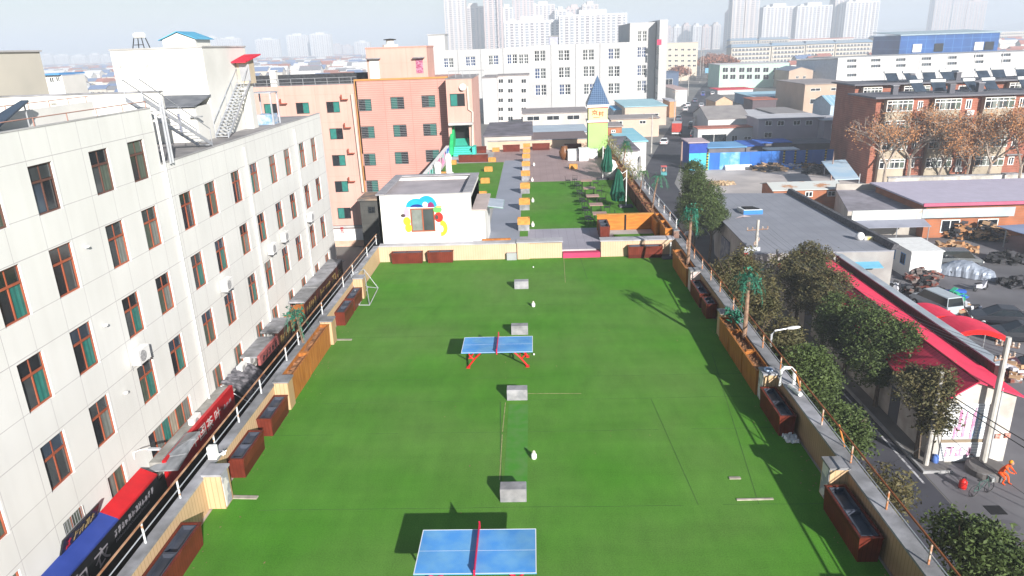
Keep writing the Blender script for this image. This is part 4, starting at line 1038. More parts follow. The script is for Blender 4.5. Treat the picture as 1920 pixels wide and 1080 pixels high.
# pillars with wooden boxes
yellow_w = mat('yellow_wood', (.55,.27,.06), (.42,.19,.04), rough=.6, scale=5)
def boxpillar(label, x, y, pillar=True, w_=.36):
    t = thing('wood_planter', label, 'planter', (x, y, FZ), 0, 'wooden planters on the far terrace')
    z = 0
    if pillar: B().box(-w_,w_,-.2,.2,0,.42).build('block_base', mat('grey_block', (1,1,1)), t, local=True); z = .42
    b = B(); b.box(-w_-.04,w_+.04,-.24,-.19,z,z+.42).box(-w_-.04,w_+.04,.19,.24,z,z+.42).box(-w_-.04,-w_+.01,-.19,.19,z,z+.42).box(w_-.01,w_+.04,-.19,.19,z,z+.42).box(-w_,w_,-.19,.19,z,z+.06); b.build('box', yellow_w, t, local=True)
    B().box(-w_+.01,w_-.01,-.19,.19,z+.28,z+.33).build('soil', soil, t, local=True)
names = ['nearest the cross wall', 'second from the cross wall', 'third from the cross wall', 'fourth from the cross wall', 'fifth along the walkway', 'sixth along the walkway', 'seventh along the walkway', 'last one before the far wall']
for i, y in enumerate((45.1, 51.2, 57.3, 63.2, 68.6, 73.6, 77.6, 81.6)):
    boxpillar('wooden box on a grey block along the walkway edge, ' + names[i], -.72, y)
for (x, y, lab) in ((-4.36, 68.62, 'wooden box at the lawn edge, farthest of the three left of the walkway'), (-4.3, 62.44, 'wooden box at the lawn edge, middle of the three left of the walkway'), (-4.19, 56.36, 'wooden box at the lawn edge by the white stair head'),
                    (3.84, 68.75, 'lone wooden box on the brown deck'), (-4.26, 82.05, 'wooden box between maroon planters under the far wall'), (-8.36, 73.57, 'wooden box left of the maroon planter facing the green steps'), (-4.31, 74.59, 'wooden box right of the maroon planter facing the green steps'), (-8.61, 66.37, 'wooden box beside the painted wall')):
    boxpillar(lab, x, y, False)
for (p, lab) in (((-0.14, 46), 'first from the cross wall'), ((-0.12, 53.78), 'second from the cross wall'), ((-0.14, 62.57), 'third from the cross wall'), ((0.04, 71.03), 'farthest, on the brown deck')):
    shuttle('ground_lamp', 'small white lamp beside the walkway boxes, ' + lab, p[0], p[1], FZ, 1.3, 'small white lamps on the terrace')
# maroon planters by the far wall and stairs
for (a, c, lab) in (((-7.84, 74.53), (-4.75, 75.4), 'long maroon planter in front of the green steps'), ((-7.18, 80.96), (-5.3, 80.99), 'short maroon planter right of the green steps'), ((-3.44, 81.45), (-1.5, 81.9), 'maroon planter under the far wall left of the walkway boxes'), ((-0.1, 82.04), (1.92, 82.04), 'maroon planter under the far wall right of the walkway boxes'), ((3.51, 80.85), (5.46, 81.29), 'maroon planter behind the big jar')):
    planter(lab, a[0], c[0], min(83.0, a[1]), min(83.0, a[1])+.5, .7, maroon, 'maroon planters on the far terrace', soil, z=FZ)
t = thing('end_wall', 'low peach parapet closing the far end of the terrace', 'wall', (2, 84, FZ))
B().box(-5.3, 8.5, 83.7, 84.0, .34, 1.25).build('wall', mat('peach_wall', (.6,.45,.33), (.52,.38,.28), scale=.6), t)
B().box(-5.3, 8.5, 83.65, 84.05, 1.25, 1.31).build('coping', M['coping'], t)
# painted wall on the left edge
t = thing('mural_wall', 'low wall painted in pink, turquoise and white along the left edge of the terrace', 'wall', (-9.3, 68, FZ))
ys = [47, 60, 64.5, 68.5, 72, 75.5, 78.8]; cs = [(.62,.5,.47), (.62,.25,.45), (.2,.55,.5), (.7,.66,.6), (.65,.22,.4), (.45,.6,.62), (.03,.12,.55)]
B().box(-9.6,-9.3,46.7,79.2,-.03,1.5).build('wall', mat('mural_ground', (.62,.55,.55), (.6,.35,.5), scale=.6), t)
for i in range(len(ys)-1):
    b = B(); b.sweep([(-9.295, ys[i], .4), (-9.295, ys[i+1], .4), (-9.295, ys[i+1]+.4, 1.4), (-9.295, (ys[i]+ys[i+1])/2, 1.45), (-9.295, ys[i]-.3, 1.3)], (.01,0,0)); b.build('painted_field', mat('field%d' % i, cs[i+1], tuple(min(1, c*1.5) for c in cs[i]), scale=1.1, contrast=(.42,.5)), t)
b = B(); b.box(-9.62,-9.28,46.7,79.2,1.5,1.55); b.build('coping', M['white'], t)
for (p, h, lab) in (((-8.04, 67.14, 0.35), 2.0, 'tall white pedestal near the painted wall'), ((-8.8, 65, 0.35), 1.6, 'shorter white pedestal close to the cabin roof')):
    t = thing('pedestal', lab, 'pedestal', p); b = B(); b.lathe((0,0,0), [(.55,0),(.5,.15),(.3,.3),(.28,h*.6),(.34,h*.8),(.2,h)], 10); b.build('body', M['white'], t, local=True)
# tables and chairs
tb = thing('cafe_table', 'square brown cafe table nearest the timber enclosure', 'table', (4.32, 46.3, FZ), 0, 'brown cafe tables in a row')
B().box(-.47,.47,-.45,.45,.70,.74).build('tabletop', mat('brown_top', (.42,.26,.22), (.35,.21,.18), rough=.5), tb, local=True, bevel=.01)
for s in (-1,1):
    for k in (-1,1): B().tube([(s*.33,k*.33,0),(s*.33,k*.33,.70)], .02, 5).build('leg', M['black'], tb, local=True)
ch = thing('cafe_chair', 'thin dark metal chair left of the nearest brown cafe table', 'chair', (3.6, 46.0, FZ), 0, 'dark metal cafe chairs')
B().box(-.2,.2,-.2,.2,.43,.46).build('seat', M['black'], ch, local=True)
b = B(); b.tube([(-.2,-.2,.46),(-.24,-.2,.8),(-.24,.2,.8),(-.2,.2,.46)], .01, 5); b.tube([(-.22,-.2,.64),(-.22,.2,.64)], .008, 4); b.build('backrest', M['black'], ch, local=True)
for s in (-1,1):
    for k in (-1,1): B().tube([(s*.18,k*.18,.43),(s*.2,k*.2,0)], .01, 4).build('leg', M['black'], ch, local=True)
ordn = ['nearest', 'second', 'third', 'fourth', 'farthest']
first = True
for i, y in enumerate((46.3, 49.1, 52.1, 55.1, 58.4)):
    if i: dup(tb, (4.32, y, FZ), 0, 'square brown cafe table, the %s from the timber enclosure' % ordn[i])
    for (dx, dy, rz, where) in ((-.7,-.5,R(20),'left front corner'), (-.75,.35,R(-10),'left back corner'), (.8,.3,R(180),'right side')):
        lab = 'thin dark metal chair at the %s of the %s brown cafe table' % (where, ordn[i])
        if first: ch.location = (4.32+dx, y+dy, FZ); ch.rotation_euler = (0,0,rz); ch['label'] = lab; first = False
        else: dup(ch, (4.32+dx, y+dy, FZ), rz, lab)
for (x, y, rz, lab) in ((2.9,60.2,0,'dark metal chair standing alone at the deck edge'), (3.5,60.6,R(90),'dark metal chair at the deck edge closer to the tables')):
    dup(ch, (x, y, FZ), rz, lab)
# umbrellas
ugreen = mat('umbrella_green', (.006,.09,.055), (.004,.055,.035), rough=.8, scale=4)
umbrella('closed dark green umbrella on a white pole near the timber enclosure', 6.7, 51.3, FZ, 2.7, ugreen, side=.6)
umbrella('closed dark green umbrella farther off by the white rounded seat', 6.09, 62.6, FZ, 2.9, ugreen, side=-.4)
t = thing('rounded_seat', 'white rounded shell seat behind the farther green umbrella', 'seat', (6.91, 63.3, 0.35))
b = B(); b.lathe((0,0,0), [(.5,0),(.62,.4),(.55,1.0),(.35,1.45),(.1,1.6)], 14); b.build('shell', M['white'], t, local=True, smooth=True)
# enclosure
t = thing('timber_enclosure', 'orange timber screen enclosing a strip of turf behind the cross wall', 'enclosure', (6, 44, FZ))
ow2 = mat('enclosure_orange', (.5,.19,.03), (.38,.13,.02), rough=.5, scale=1.5, stretch=(1,1,5))
b = B(); b.box(4.0,5.75,44.55,44.75,.35,1.35); b.box(5.85,7.6,44.55,44.75,.35,1.35); b.build('panel', ow2, t)
b = B(); b.box(7.45,7.6,42.6,44.54,.35,1.25); b.build('panel', ow2, t)
b = B(); b.box(3.96,7.64,44.5,44.8,1.35,1.39); b.build('cap', yellow_w, t)
B().box(5.75,5.85,44.5,44.8,.35,1.34).build('post', M['dark'], t)
planter('maroon planter at the corner of the timber enclosure by the gateway', 3.95, 4.55, 42.0, 43.9, .85, maroon, 'maroon planters on the far terrace', None, z=FZ)
planter('timber planter box inside the parapet beside the enclosure', 7.62, 8.03, 40.6, 42.5, 1.0, ow2, GO, soil, z=FZ)
planter('timber planter box at the back corner of the enclosure', 7.62, 8.03, 42.6, 44.5, 1.0, ow2, GO, soil, z=FZ)
struct('turf_terrace', B().box(4.9, 7.4, 42.0, 43.4, .346, .36), TURF)
# street side of the terrace: parapet, planters, palms
B().box(8.05, 8.36, 40.2, 83.7, -.03, 1.3).build('parapet', mat('terrace_parapet', (.35,.22,.17), (.2,.12,.1), scale=1, dirt=.3), podium)
B().box(8.02, 8.42, 40.2, 83.7, 1.3, 1.36).build('coping', M['coping'], podium)
y = 45.0; i = 0
wh = ['first past the enclosure', 'second past the enclosure', 'third past the enclosure', 'level with the nearer umbrella', 'level with the third cafe table', 'level with the farthest cafe table', 'at the edge of the brown deck', 'level with the farther umbrella', 'between the umbrella and the tower', 'short of the green tower', 'next to the green tower', 'behind the green tower', 'at the far corner']
while y < 80:
    planter('dark timber planter against the street-side terrace parapet, ' + wh[i], 7.35, 8.0, y, y+2.9, .95, mat('dark_timber', (.09,.035,.025), (.16,.06,.03), scale=3), 'dark planters along the terrace parapet', soil, z=FZ, fz=.05)
    y += 3.15; i += 1
b = B(); x = 8.25
for i in range(22): b.tube([(x, 40.6+i*2, 1.36), (x, 40.6+i*2, 1.95)], .03, 5)
tt = thing('guard_rail', 'pale metal guard rail along the street side of the far terrace', 'railing', (8.3, 60, 1.3))
b.build('post', post_w, tt)
b = B(); b.tube([(x, 40.4, 1.95), (x, 83.5, 1.95)], .03, 5); b.tube([(x, 40.4, 1.65), (x, 83.5, 1.65)], .02, 5); b.build('top_rail', M['galv'], tt)
palm('palm with green fronds leaning over the street just past the enclosure', (7.8, 46.5, 1.2), 2.1, (.4,.3), mat('teal_leaf', (.06,.22,.13), (.04,.12,.08)), 10, .7, .06, L=1.0)
palm('small bright green palm in the terrace planter beyond the enclosure', (7.8, 52.0, 1.2), 1.5, (.2,0), leafgreen, 9, .5, .06, L=.9)
palm('bushy palm in the terrace planter level with the farther umbrella', (7.8, 62.5, 1.2), 1.9, (.3,.2), leafgreen, 12, .7, .06, L=1.05)
palm('dark palm leaning outward behind the farther green umbrella', (7.9, 67.0, 1.2), 1.7, (.8,.2), netgreen, 9, .7, .06, L=.9)
def shrub(name, label, loc, r, h, m, n=160, seed=0, group=None, leaf=.12):
    t = thing(name, label, 'plant', loc, 0, group); rr = random.Random(seed)
    b = B()
    for i in range(5): b.tube([(0,0,0), (rr.uniform(-r,r)*.5, rr.uniform(-r,r)*.5, h*.7)], .015, 4)
    b.build('stem', mat('stem', (.2,.13,.08)), t, local=True)
    b = B()
    for i in range(n):
        p = Vector((rr.gauss(0,r*.45), rr.gauss(0,r*.45), h*(.25+.75*rr.random()))); a = Vector((rr.uniform(-1,1),rr.uniform(-1,1),rr.uniform(-1,1)))*leaf; c = Vector((rr.uniform(-1,1),rr.uniform(-1,1),rr.uniform(-1,1)))*leaf
        b.add([p, p+a, p+c], [(0,1,2)])
    b.build('foliage', m, t, local=True)
    return t
dry = mat('dry_plants', (.36,.27,.12), (.2,.17,.06), scale=4)
dry2 = mat('dry_plants_green', (.2,.2,.06), (.12,.13,.04), scale=4)
for i, (y, lab) in enumerate(((56,'dry shrub in the planters level with the farthest cafe table'), (59.5,'dry shrub in the planters at the start of the brown deck'), (66,'dry tangled shrub past the farther umbrella'), (69.5,'dry shrub halfway to the green tower'), (73,'dry shrub near the green tower'), (76.5,'dry shrub right of the green tower'), (79.8,'dry shrub beyond the green tower'))):
    shrub('shrub', lab, (7.8, y, 1.2), .8, 1.3, dry if i % 2 else dry2, 200, i, 'dry shrubs in the terrace planters')
# tower
t = thing('sign_tower', 'lime green square tower with a dark blue pyramid roof and red characters', 'tower', (6.8, 77, FZ))
tx0, tx1 = 5.84, 7.86; Ft = face_y(76); td = tx1-tx0
lime = mat('lime_paint', (.36,.6,.2), (.33,.55,.18), scale=.6, dirt=.05)
z1, z2, z3, z4 = 3.92, 5.44, 5.71, 8.59
B().box(tx0, tx1, 76, 76+td, .35, z1).build('shaft', lime, t)
B().box(tx0+.03, tx1-.03, 76.03, 76+td-.03, z1+.18, z2).build('sign_box', mat('cream_lime', (.6,.62,.32), (.56,.58,.3)), t)
B().box(tx0-.12, tx1+.12, 75.88, 76+td+.12, z1, z1+.18).build('band', M['white'], t)
B().box(tx0-.12, tx1+.12, 75.88, 76+td+.12, z2, z3).build('band', M['white'], t)
for zz_ in (z1, z2): B().box(tx0-.02, tx1+.02, 75.97, 76, zz_-.1, zz_).build('red_line', mat('red_line', (.5,.12,.08)), t)
m_ = striped('roof_tiles_blue', (.035,.08,.17), (.12,.19,.3), 0, .2, .03, axis2=2, period2=.2, width2=.03, var=.25, rough=.4)
cxx, cyy = (tx0+tx1)/2, 76+td/2
B().add([(tx0-.15,75.85,z3),(tx1+.15,75.85,z3),(tx1+.15,76+td+.15,z3),(tx0-.15,76+td+.15,z3),(cxx,cyy,z4)], [(0,1,4),(1,2,4),(2,3,4),(3,0,4),(3,2,1,0)]).build('roof', m_, t)
RC = mat('character_red', (.6,.06,.02))
h = z2-z1-.18; zb = z1+.18
writing('京', 'lettering', RC, t, face_y(76.03), tx0+.35, tx0+.98, zb+h*.38, zb+h*.8); writing('村', 'lettering', RC, t, face_y(76.03), tx0+1.05, tx0+1.6, zb+h*.3, zb+h*.7)
fb = B(); fbox(fb, face_y(76.03), tx0+.5, tx0+1.2, zb+h*.2, zb+h*.24, -.02, -.01); fb.build('underline', RC, t)
# white seats and jar
for (a, w_, hh, lab) in (((4.07, 73.72), 1.0, 1.1, 'left one of three white boxes near the far wall'), ((5.19, 73.15), 1.0, 1.3, 'middle and largest of three white boxes near the far wall'), ((6.3, 74.74), .9, .95, 'right one of three white boxes in front of the green tower')):
    t = thing('white_counter', lab, 'counter', (a[0], a[1], FZ), 0, 'white counters near the far wall')
    b = B(); b.box(-w_/2,w_/2,0,.8,0,hh-.05); b.build('body', M['white'], t, local=True, bevel=.02)
    B().box(-w_/2-.04,w_/2+.04,-.04,.84,hh-.05,hh).build('top', M['white'], t, local=True)
t = thing('jar', 'large brown earthenware jar left of the white boxes', 'jar', (3.23, 74.6, 0.35))
B().lathe((0,0,0), [(.25,0),(.5,.4),(.55,.8),(.35,1.2),(.3,1.35),(.36,1.4)], 14).build('body', mat('jar_brown', (.2,.08,.03), (.12,.05,.02), rough=.4), t, local=True, smooth=True)

# ================================================================ the street on the right
asph = mat('asphalt', (.07,.07,.086), (.048,.048,.062), scale=.35, rough=.85, dirt=.25, bump=.2)
pave = mat('paving', (.24,.225,.22), (.17,.16,.16), scale=.5, dirt=.3, bump=.2)
yardm = mat('yard_concrete', (.20,.195,.21), (.14,.135,.15), scale=.25, dirt=.3)
road_l = [(13.2,-10),(13.2,75),(14.8,95),(17.6,115),(21.6,136),(30.3,171),(44.1,225),(52.9,252),(77,342),(99,418),(160,640),(300,1150)]
road_r = [(20.6,-10),(20.6,60),(21.2,85),(23.4,118),(28.1,136),(37.5,171),(51.5,225),(60.5,252),(84.5,340),(107,416),(169,640),(312,1150)]
b = B()
for i in range(len(road_l)-1):
    b.hexa([(*road_l[i],GZ),(*road_r[i],GZ),(*road_r[i+1],GZ),(*road_l[i+1],GZ)], [(*road_l[i],GZ+.02),(*road_r[i],GZ+.02),(*road_r[i+1],GZ+.02),(*road_l[i+1],GZ+.02)])
struct('road', b, asph)
struct('pavement', B().box(8.5, 13.1, -10, 74, GZ, GZ+.14), pave)
b = B(); b.prism([(20.75,33.7),(22.2,33.7),(22.2,60),(20.75,60)], GZ, GZ+.14); struct('pavement', b, pave)
b = B(); b.box(20.62,20.75,33.6,60,GZ,GZ+.16); b.box(20.62,22.2,33.5,33.6,GZ,GZ+.16); struct('kerb', b, M['concrete'])
b = B(); b.box(13.1,13.22,-10,74,GZ,GZ+.16); struct('kerb', b, M['concrete'])
linem = mat('worn_line', (.5,.5,.52), (.2,.2,.22), scale=6, contrast=(.4,.5))
b = B(); b.box(20.15,20.27,32.6,72,GZ+.021,GZ+.025)
for y in range(6): b.box(16.8,16.93,24+y*8,27+y*8,GZ+.021,GZ+.025)
b.box(28.2,28.3,26,31,GZ+.022,GZ+.026)
struct('road_marking', b, linem)
struct('side_yard', B().prism([(20.62,-10),(20.7,33.4),(26,36),(26.3,60),(31,60),(31,86),(64,100),(90,100),(90,-10)], GZ, GZ+.012), yardm)
struct('yard_floor', B().prism([(22.5,88),(60,88),(60,130),(29.5,131)], GZ, GZ+.014), mat('far_yard', (.62,.56,.53), (.45,.41,.4), scale=.2, dirt=.2))
for (p, lab) in (((22.49, 30.29), 'square drain grate in the side street paving'),):
    B0 = B(); B0.box(p[0]-.4,p[0]+.4,p[1]-.35,p[1]+.35,GZ+.012,GZ+.03); tag(B0.build('drain_grate', M['dark'], None), lab, 'drain')
p = (22.44, 29.09); b = B(); b.lathe((p[0],p[1],GZ+.012),[(.45,0),(.45,.012)],20); tag(b.build('manhole_cover', mat('manhole', (.12,.115,.13)), None), 'round manhole cover in the side street paving', 'manhole cover')

# ---------------------------------------------------------------- trees
bark = mat('bark', (.13,.095,.07), (.06,.045,.035), scale=8, bump=.6)
def leaf_mat(name, a, c, scale=1.6):
    m = mat(name, a, c, scale=scale, rough=.6, spec=.2, contrast=(.25, .75), detail=2)
    return m
lf1 = leaf_mat('evergreen_leaf', (.08,.115,.032), (.04,.062,.02)); lf2 = leaf_mat('evergreen_leaf_brown', (.13,.105,.045), (.05,.058,.025))
def tree(label, loc, h, zc, r, n, m, seed, leaf=.10, sz=1., group='evergreen street trees', sparse=0., trunk=.16):
    """trunk base at loc, crown centre zc above it, radius r; leaves in many small clumps"""
    t = thing('street_tree', label, 'tree', loc, 0, group); rr = random.Random(seed)
    b = B(); b.tube([(0,0,0),(rr.uniform(-.15,.15),rr.uniform(-.15,.15),zc*.55),(rr.uniform(-.2,.2),rr.uniform(-.2,.2),zc)], trunk, 8, trunk*.5)
    tips = []
    for i in range(11):
        a = rr.uniform(0, 6.28); e = rr.uniform(-.3, 1.1); d = Vector((math.cos(a)*math.cos(e), math.sin(a)*math.cos(e), math.sin(e)*sz))
        s0 = Vector((0,0,zc*rr.uniform(.5,.95))); e1 = Vector((0,0,zc)) + d*r*.85
        b.tube([s0, s0.lerp(e1,.5)+Vector((0,0,.15)), e1], trunk*.35, 5, .015)
    b.build('trunk', bark, t, local=True)
    lobes = [(Vector((rr.gauss(0,1),rr.gauss(0,1),rr.gauss(0,1))).normalized()*rr.uniform(.25,.78)*r, rr.uniform(.32,.55)*r) for _ in range(9+int(r*2))]
    b = B(); vs = []; fs = []
    ncl = n//16
    for i in range(ncl):
        c0, lr = rr.choice(lobes)
        d = Vector((rr.gauss(0,1),rr.gauss(0,1),rr.gauss(0,1)+.25)).normalized()
        c = c0 + d*lr*rr.uniform(.7,1.08); c.z *= sz
        if sparse and rr.random() < sparse: continue
        for k in range(16):
            p = c + Vector((rr.gauss(0,1),rr.gauss(0,1),rr.gauss(0,.7)))*.17
            u = Vector((rr.gauss(0,1),rr.gauss(0,1),rr.gauss(0,.6))).normalized(); v = u.cross(Vector((rr.gauss(0,1),rr.gauss(0,1),rr.gauss(0,1)))).normalized()
            s = leaf*rr.uniform(.6,1.2); p.z += zc; o = len(vs)
            vs += [tuple(p), tuple(p+u*s+v*s*.45), tuple(p+u*s*2), tuple(p+u*s-v*s*.45)]; fs.append((o,o+1,o+2,o+3))
    me = bpy.data.meshes.new('crown'); me.from_pydata(vs, [], fs); me.materials.append(m)
    o = bpy.data.objects.new('crown', me); COL.objects.link(o); o.parent = t; W[o.name] = W[t.name]
    return t
for i, (y, zc, r, m, sp, lab) in enumerate(((17.3,7.4,1.85,lf1,0,'dense street tree at the bottom right below the guard rail'), (22.4,6.3,1.35,lf2,.45,'thin brownish street tree on the near pavement with bare twigs'), (26.0,7.1,1.4,lf1,0,'bushy street tree below the street-side braces of the guard rail'), (29.4,7.5,1.45,lf1,0,'bushy street tree beside the white street lamp head'), (33.2,7.7,1.35,lf2,.1,'brown-tinged street tree beyond the street lamp'), (38.0,8.2,1.7,lf2,.15,'street tree behind the green-netted palm nearest the camera'), (42.6,8.2,1.8,lf2,.2,'street tree nearest the concrete pole with insulators'))):
    tree(lab, (12.3 if y > 20 else 12.8, y, GZ+.14), zc+1.5, zc, r, 15000 if sp < .3 else 8000, m, 20+i, leaf=.085, sparse=sp)
for i, (x, y, zc, r, m, sp, lab) in enumerate(((20.95,34.9,3.7,1.6,lf2,.1,'small dark street tree right in front of the white gable'), (21.35,40.8,3.9,2.35,lf1,0,'big rounded street tree covering the middle of the red roof'), (21.35,45.6,3.7,2.35,lf1,0,'broad street tree between its two neighbours over the red roof'), (21.3,54.8,4.5,2.35,lf2,0,'large brownish-green street tree at the far end of the red roof'), (21.4,49.8,4.3,1.8,lf2,0,'smaller brownish street tree squeezed behind the broad one over the red roof'), (17.4,75.5,6.7,2.9,lf1,0,'tall dark evergreen beyond the guard rail beside the grey flat roof'), (18.6,73.5,5.0,2.1,lf1,0,'lower evergreen leaning against the tall one by the grey flat roof'))):
    tree(lab, (x, y, GZ), zc+2, zc, r, int(17000*(r/2)**1.8), m, 40+i, leaf=.105, sz=1.3 if i in (0, 5) else 1.05, sparse=sp, group='evergreen trees across the street')

# bare plane trees with a few brown leaves
brown_l = mat('brown_leaf', (.52,.25,.10), (.32,.14,.06), scale=.5, rough=.8)
palebark = mat('pale_bark', (.45,.38,.32), (.25,.2,.16), scale=2)
def plane_tree(label, loc, h, seed, n=900, group='bare plane trees with brown leaves', m=None, leafs=.22, spread=1.0):
    t = thing('plane_tree', label, 'tree', loc, 0, group); rr = random.Random(seed); b = B(); tips = []
    def grow(p, d, L, r, k):
        q = p + d*L; mid = p + d*L*.5 + Vector((rr.uniform(-1,1),rr.uniform(-1,1),0))*L*.07
        b.tube([p, mid, q], r, 5 if k < 2 else 3, r*.65)
        tips.append((p, q))
        if k >= 5: return
        for i in range(4 if k < 2 else (3 if k < 4 else 2)):
            a = rr.uniform(0, 6.28); s = rr.uniform(.45, 1.15)*spread
            nd = (d + Vector((math.cos(a), math.sin(a), .0))*s).normalized()
            grow(q, nd, L*rr.uniform(.62,.82), r*.6, k+1)
    grow(Vector((0,0,0)), Vector((rr.uniform(-.05,.05), 0, 1)), h*.21, h*.016, 0)
    b.build('trunk', palebark, t, local=True)
    vs = []; fs = []
    for i in range(n):
        p, q = rr.choice(tips[len(tips)//6:]); c = p.lerp(q, rr.random()) + Vector((rr.gauss(0,.5),rr.gauss(0,.5),rr.gauss(0,.5)-.2))
        u = Vector((rr.gauss(0,1),rr.gauss(0,1),rr.gauss(0,1))).normalized()*leafs*rr.uniform(.5,1); v = u.cross(Vector((rr.gauss(0,1),rr.gauss(0,1),rr.gauss(0,1)))).normalized()*leafs*.5; o = len(vs)
        vs += [tuple(c), tuple(c+u*.5+v), tuple(c+u), tuple(c+u*.5-v)]; fs.append((o,o+1,o+2,o+3))
    me = bpy.data.meshes.new('leaves'); me.from_pydata(vs, [], fs); me.materials.append(m or brown_l)
    o = bpy.data.objects.new('leaves', me); COL.objects.link(o); o.parent = t; W[o.name] = W[t.name]
    return t
for i, (x, y, h, n, lab) in enumerate(((58.22, 111.65, 15, 1900, 'bare plane tree with pale limbs left of the red brick block front'), (53.64, 109.7, 13, 1700, 'leaning bare plane tree at the corner of the red brick block'), (61.9, 109.34, 13.5, 1900, 'bare plane tree in front of the second balcony column'), (67.36, 106.43, 14, 2700, 'leafier brown plane tree in front of the brick block, right part'), (70.1, 104.01, 14, 3400, 'orange-brown plane tree at the right edge'), (65.14, 108, 11, 1500, 'short bare plane tree between the two fuller ones'))):
    plane_tree(lab, (x, y, GZ), h*1.3, 60+i, int(n*1.35), leafs=.24, spread=.8)

# ---------------------------------------------------------------- white gable house with red roof
hx0, hx1, hy0, hy1 = 21.6, 25.5, 34.6, 60.0
hr = 23.2; ze, zr, zq = -7.15, -5.85, -6.75
t = thing('red_roof_house', 'long low white house with a bright red corrugated roof and a roll-up door', 'house', (23.5, 47, GZ))
stain_w = mat('stained_whitewash', (.66,.64,.6), (.48,.44,.4), scale=1.2, dirt=.35, detail=9)
F = face_y(hy0)
dr = (21.94, 24.18, -10.75, -7.2)
b = B(); b.sweep([(hx0,hy0,GZ),(hx1,hy0,GZ),(hx1,hy0,zq),(hr,hy0,zr-.05),(hx0,hy0,ze)], (0,hy1-hy0,0)); b.build('wall', stain_w, t)
redroof = striped('red_sheet', (.78,.045,.11), (.6,.025,.07), 1, .3, .05, rough=.65, var=.12)
pinkroof = redroof
b = B()
b.hexa([(hx0-.45,hy0-.25,ze-.1),(hr,hy0-.25,zr),(hr,hy1+.2,zr),(hx0-.45,hy1+.2,ze-.1)], [(hx0-.45,hy0-.25,ze-.03),(hr,hy0-.25,zr+.07),(hr,hy1+.2,zr+.07),(hx0-.45,hy1+.2,ze-.03)])
b.hexa([(hr,hy0-.25,zr),(hx1+.3,hy0-.25,zq-.05),(hx1+.3,hy1+.2,zq-.05),(hr,hy1+.2,zr)], [(hr,hy0-.25,zr+.07),(hx1+.3,hy0-.25,zq+.02),(hx1+.3,hy1+.2,zq+.02),(hr,hy1+.2,zr+.07)])
b.build('roof', redroof, t)
b = B(); b.tube([(hr,hy0-.27,zr+.08),(hr,hy1+.2,zr+.08)], .06, 6); b.build('ridge', mat('ridge_dark', (.25,.02,.03)), t)
roll = striped('roller_door', (.68,.70,.72), (.35,.38,.42), 2, .17, .05, rough=.5, var=.05)
fb = B(); fbox(fb, F, dr[0], dr[1], -9.35, dr[3], -.04, 0); fbox(fb, F, dr[0]-.0, dr[1]-.0, -10.7, -9.55, -.08, 0); fb.build('roller_door', roll, t)
fb = B(); fbox(fb, F, dr[0], dr[1], -9.55, -9.35, -.03, 0); fbox(fb, F, dr[1], dr[1]+.15, -10.7, -7.2, -.12, 0); fb.build('door_frame', mat('wood_post', (.3,.24,.17), (.2,.15,.1)), t)
pur = mat('faded_magenta', (.5,.18,.35), (.6,.45,.55), scale=3)
blu = mat('faded_blue', (.2,.32,.5), (.45,.55,.65), scale=3)
marks('lettering', pur, t, F, dr[0]+.5, dr[0]+1.0, -9.3, -7.4, 1, 3, d=-.05); marks('lettering', pur, t, F, dr[0]+.95, dr[0]+1.35, -9.2, -7.4, 1, 5, d=-.05); marks('lettering', pur, t, F, dr[0]+1.4, dr[0]+1.75, -9.3, -7.3, 1, 8, d=-.05); marks('lettering', blu, t, F, dr[1]-.75, dr[1]-.1, -9.3, -7.3, 2, 2, d=-.05); marks('lettering', pur, t, F, dr[0]+.2, dr[1]-.3, -10.4, -9.75, 3, 4, d=-.09)
for k, (px, py) in enumerate([(1857,815),(1870,817),(1888,816)]):
    u, z = [(24.53, -9.11), (24.91, -9.19), (25.42, -9.16)][k]
    fb = B(); fbox(fb, F, u-.14, u+.14, z-.14, z+.14, -.08, 0); fb.build('meter_box', mat('brick_red_box', (.45,.12,.08), (.5,.4,.35), scale=8), t)
Fl = face_x(hx0, -1)
for q in ((38.5,39.6,-10.7,-8.6),(46.5,48.5,-9.9,-8.4),(52.5,54,-10.7,-8.6)): fbox(B0 := B(), face_x(hx0, -1), *q, -.03, 0).build('door', mat('shop_grey', (.12,.13,.16)), t)
# boundary shed with grey strip roof
t = thing('long_shed', 'narrow grey-topped shed with a dark red side wall running behind the red roof', 'shed', (26.5, 47, GZ))
B().box(26.05, 26.6, 37.5, 59.8, GZ, -6.37).build('wall', striped('dark_red_sheet', (.10,.02,.025), (.05,.01,.012), 1, .35, .08, var=.2), t)
B().hexa([(25.9,37.3,-6.25),(26.65,37.3,-6.35),(26.65,60.0,-6.35),(25.9,60.0,-6.25)], [(25.9,37.3,-6.17),(26.65,37.3,-6.27),(26.65,60.0,-6.27),(25.9,60.0,-6.17)]).build('roof', mat('grey_sheet', (.36,.4,.44), (.26,.29,.33), scale=.6), t)

# ---------------------------------------------------------------- grey flat roof building
t = thing('grey_roof_building', 'low building with a big grey felt roof beside the street', 'building', (25, 72, GZ))
pg = [(19.4,60.6),(19.8,76),(22.3,87),(30.9,86),(31.4,60.6)]
B().prism(pg, GZ, -6.35).build('wall', mat('grey_wall', (.5,.48,.47), (.38,.36,.36), scale=.8, dirt=.3), t)
felt = striped('felt_strips', (.27,.28,.32), (.2,.21,.24), 0, 1.0, .05, rough=.9, var=.15, scale=.4)
B().prism([(p[0]+(.0 if p[0] > 25 else -.15), p[1]) for p in pg], -6.35, -6.25).build('roof', felt, t)
b = B(); b.hexa([(30.6,86,-6.2),(31.4,86,-6.2),(31.9,60.6,-6.2),(31.1,60.6,-6.2)], [(30.8,86,-5.7),(31.2,86,-5.7),(31.7,60.6,-5.7),(31.3,60.6,-5.7)]); b.build('ridge_wall', mat('sooty_wall', (.05,.05,.06), (.12,.12,.13), scale=5), t)
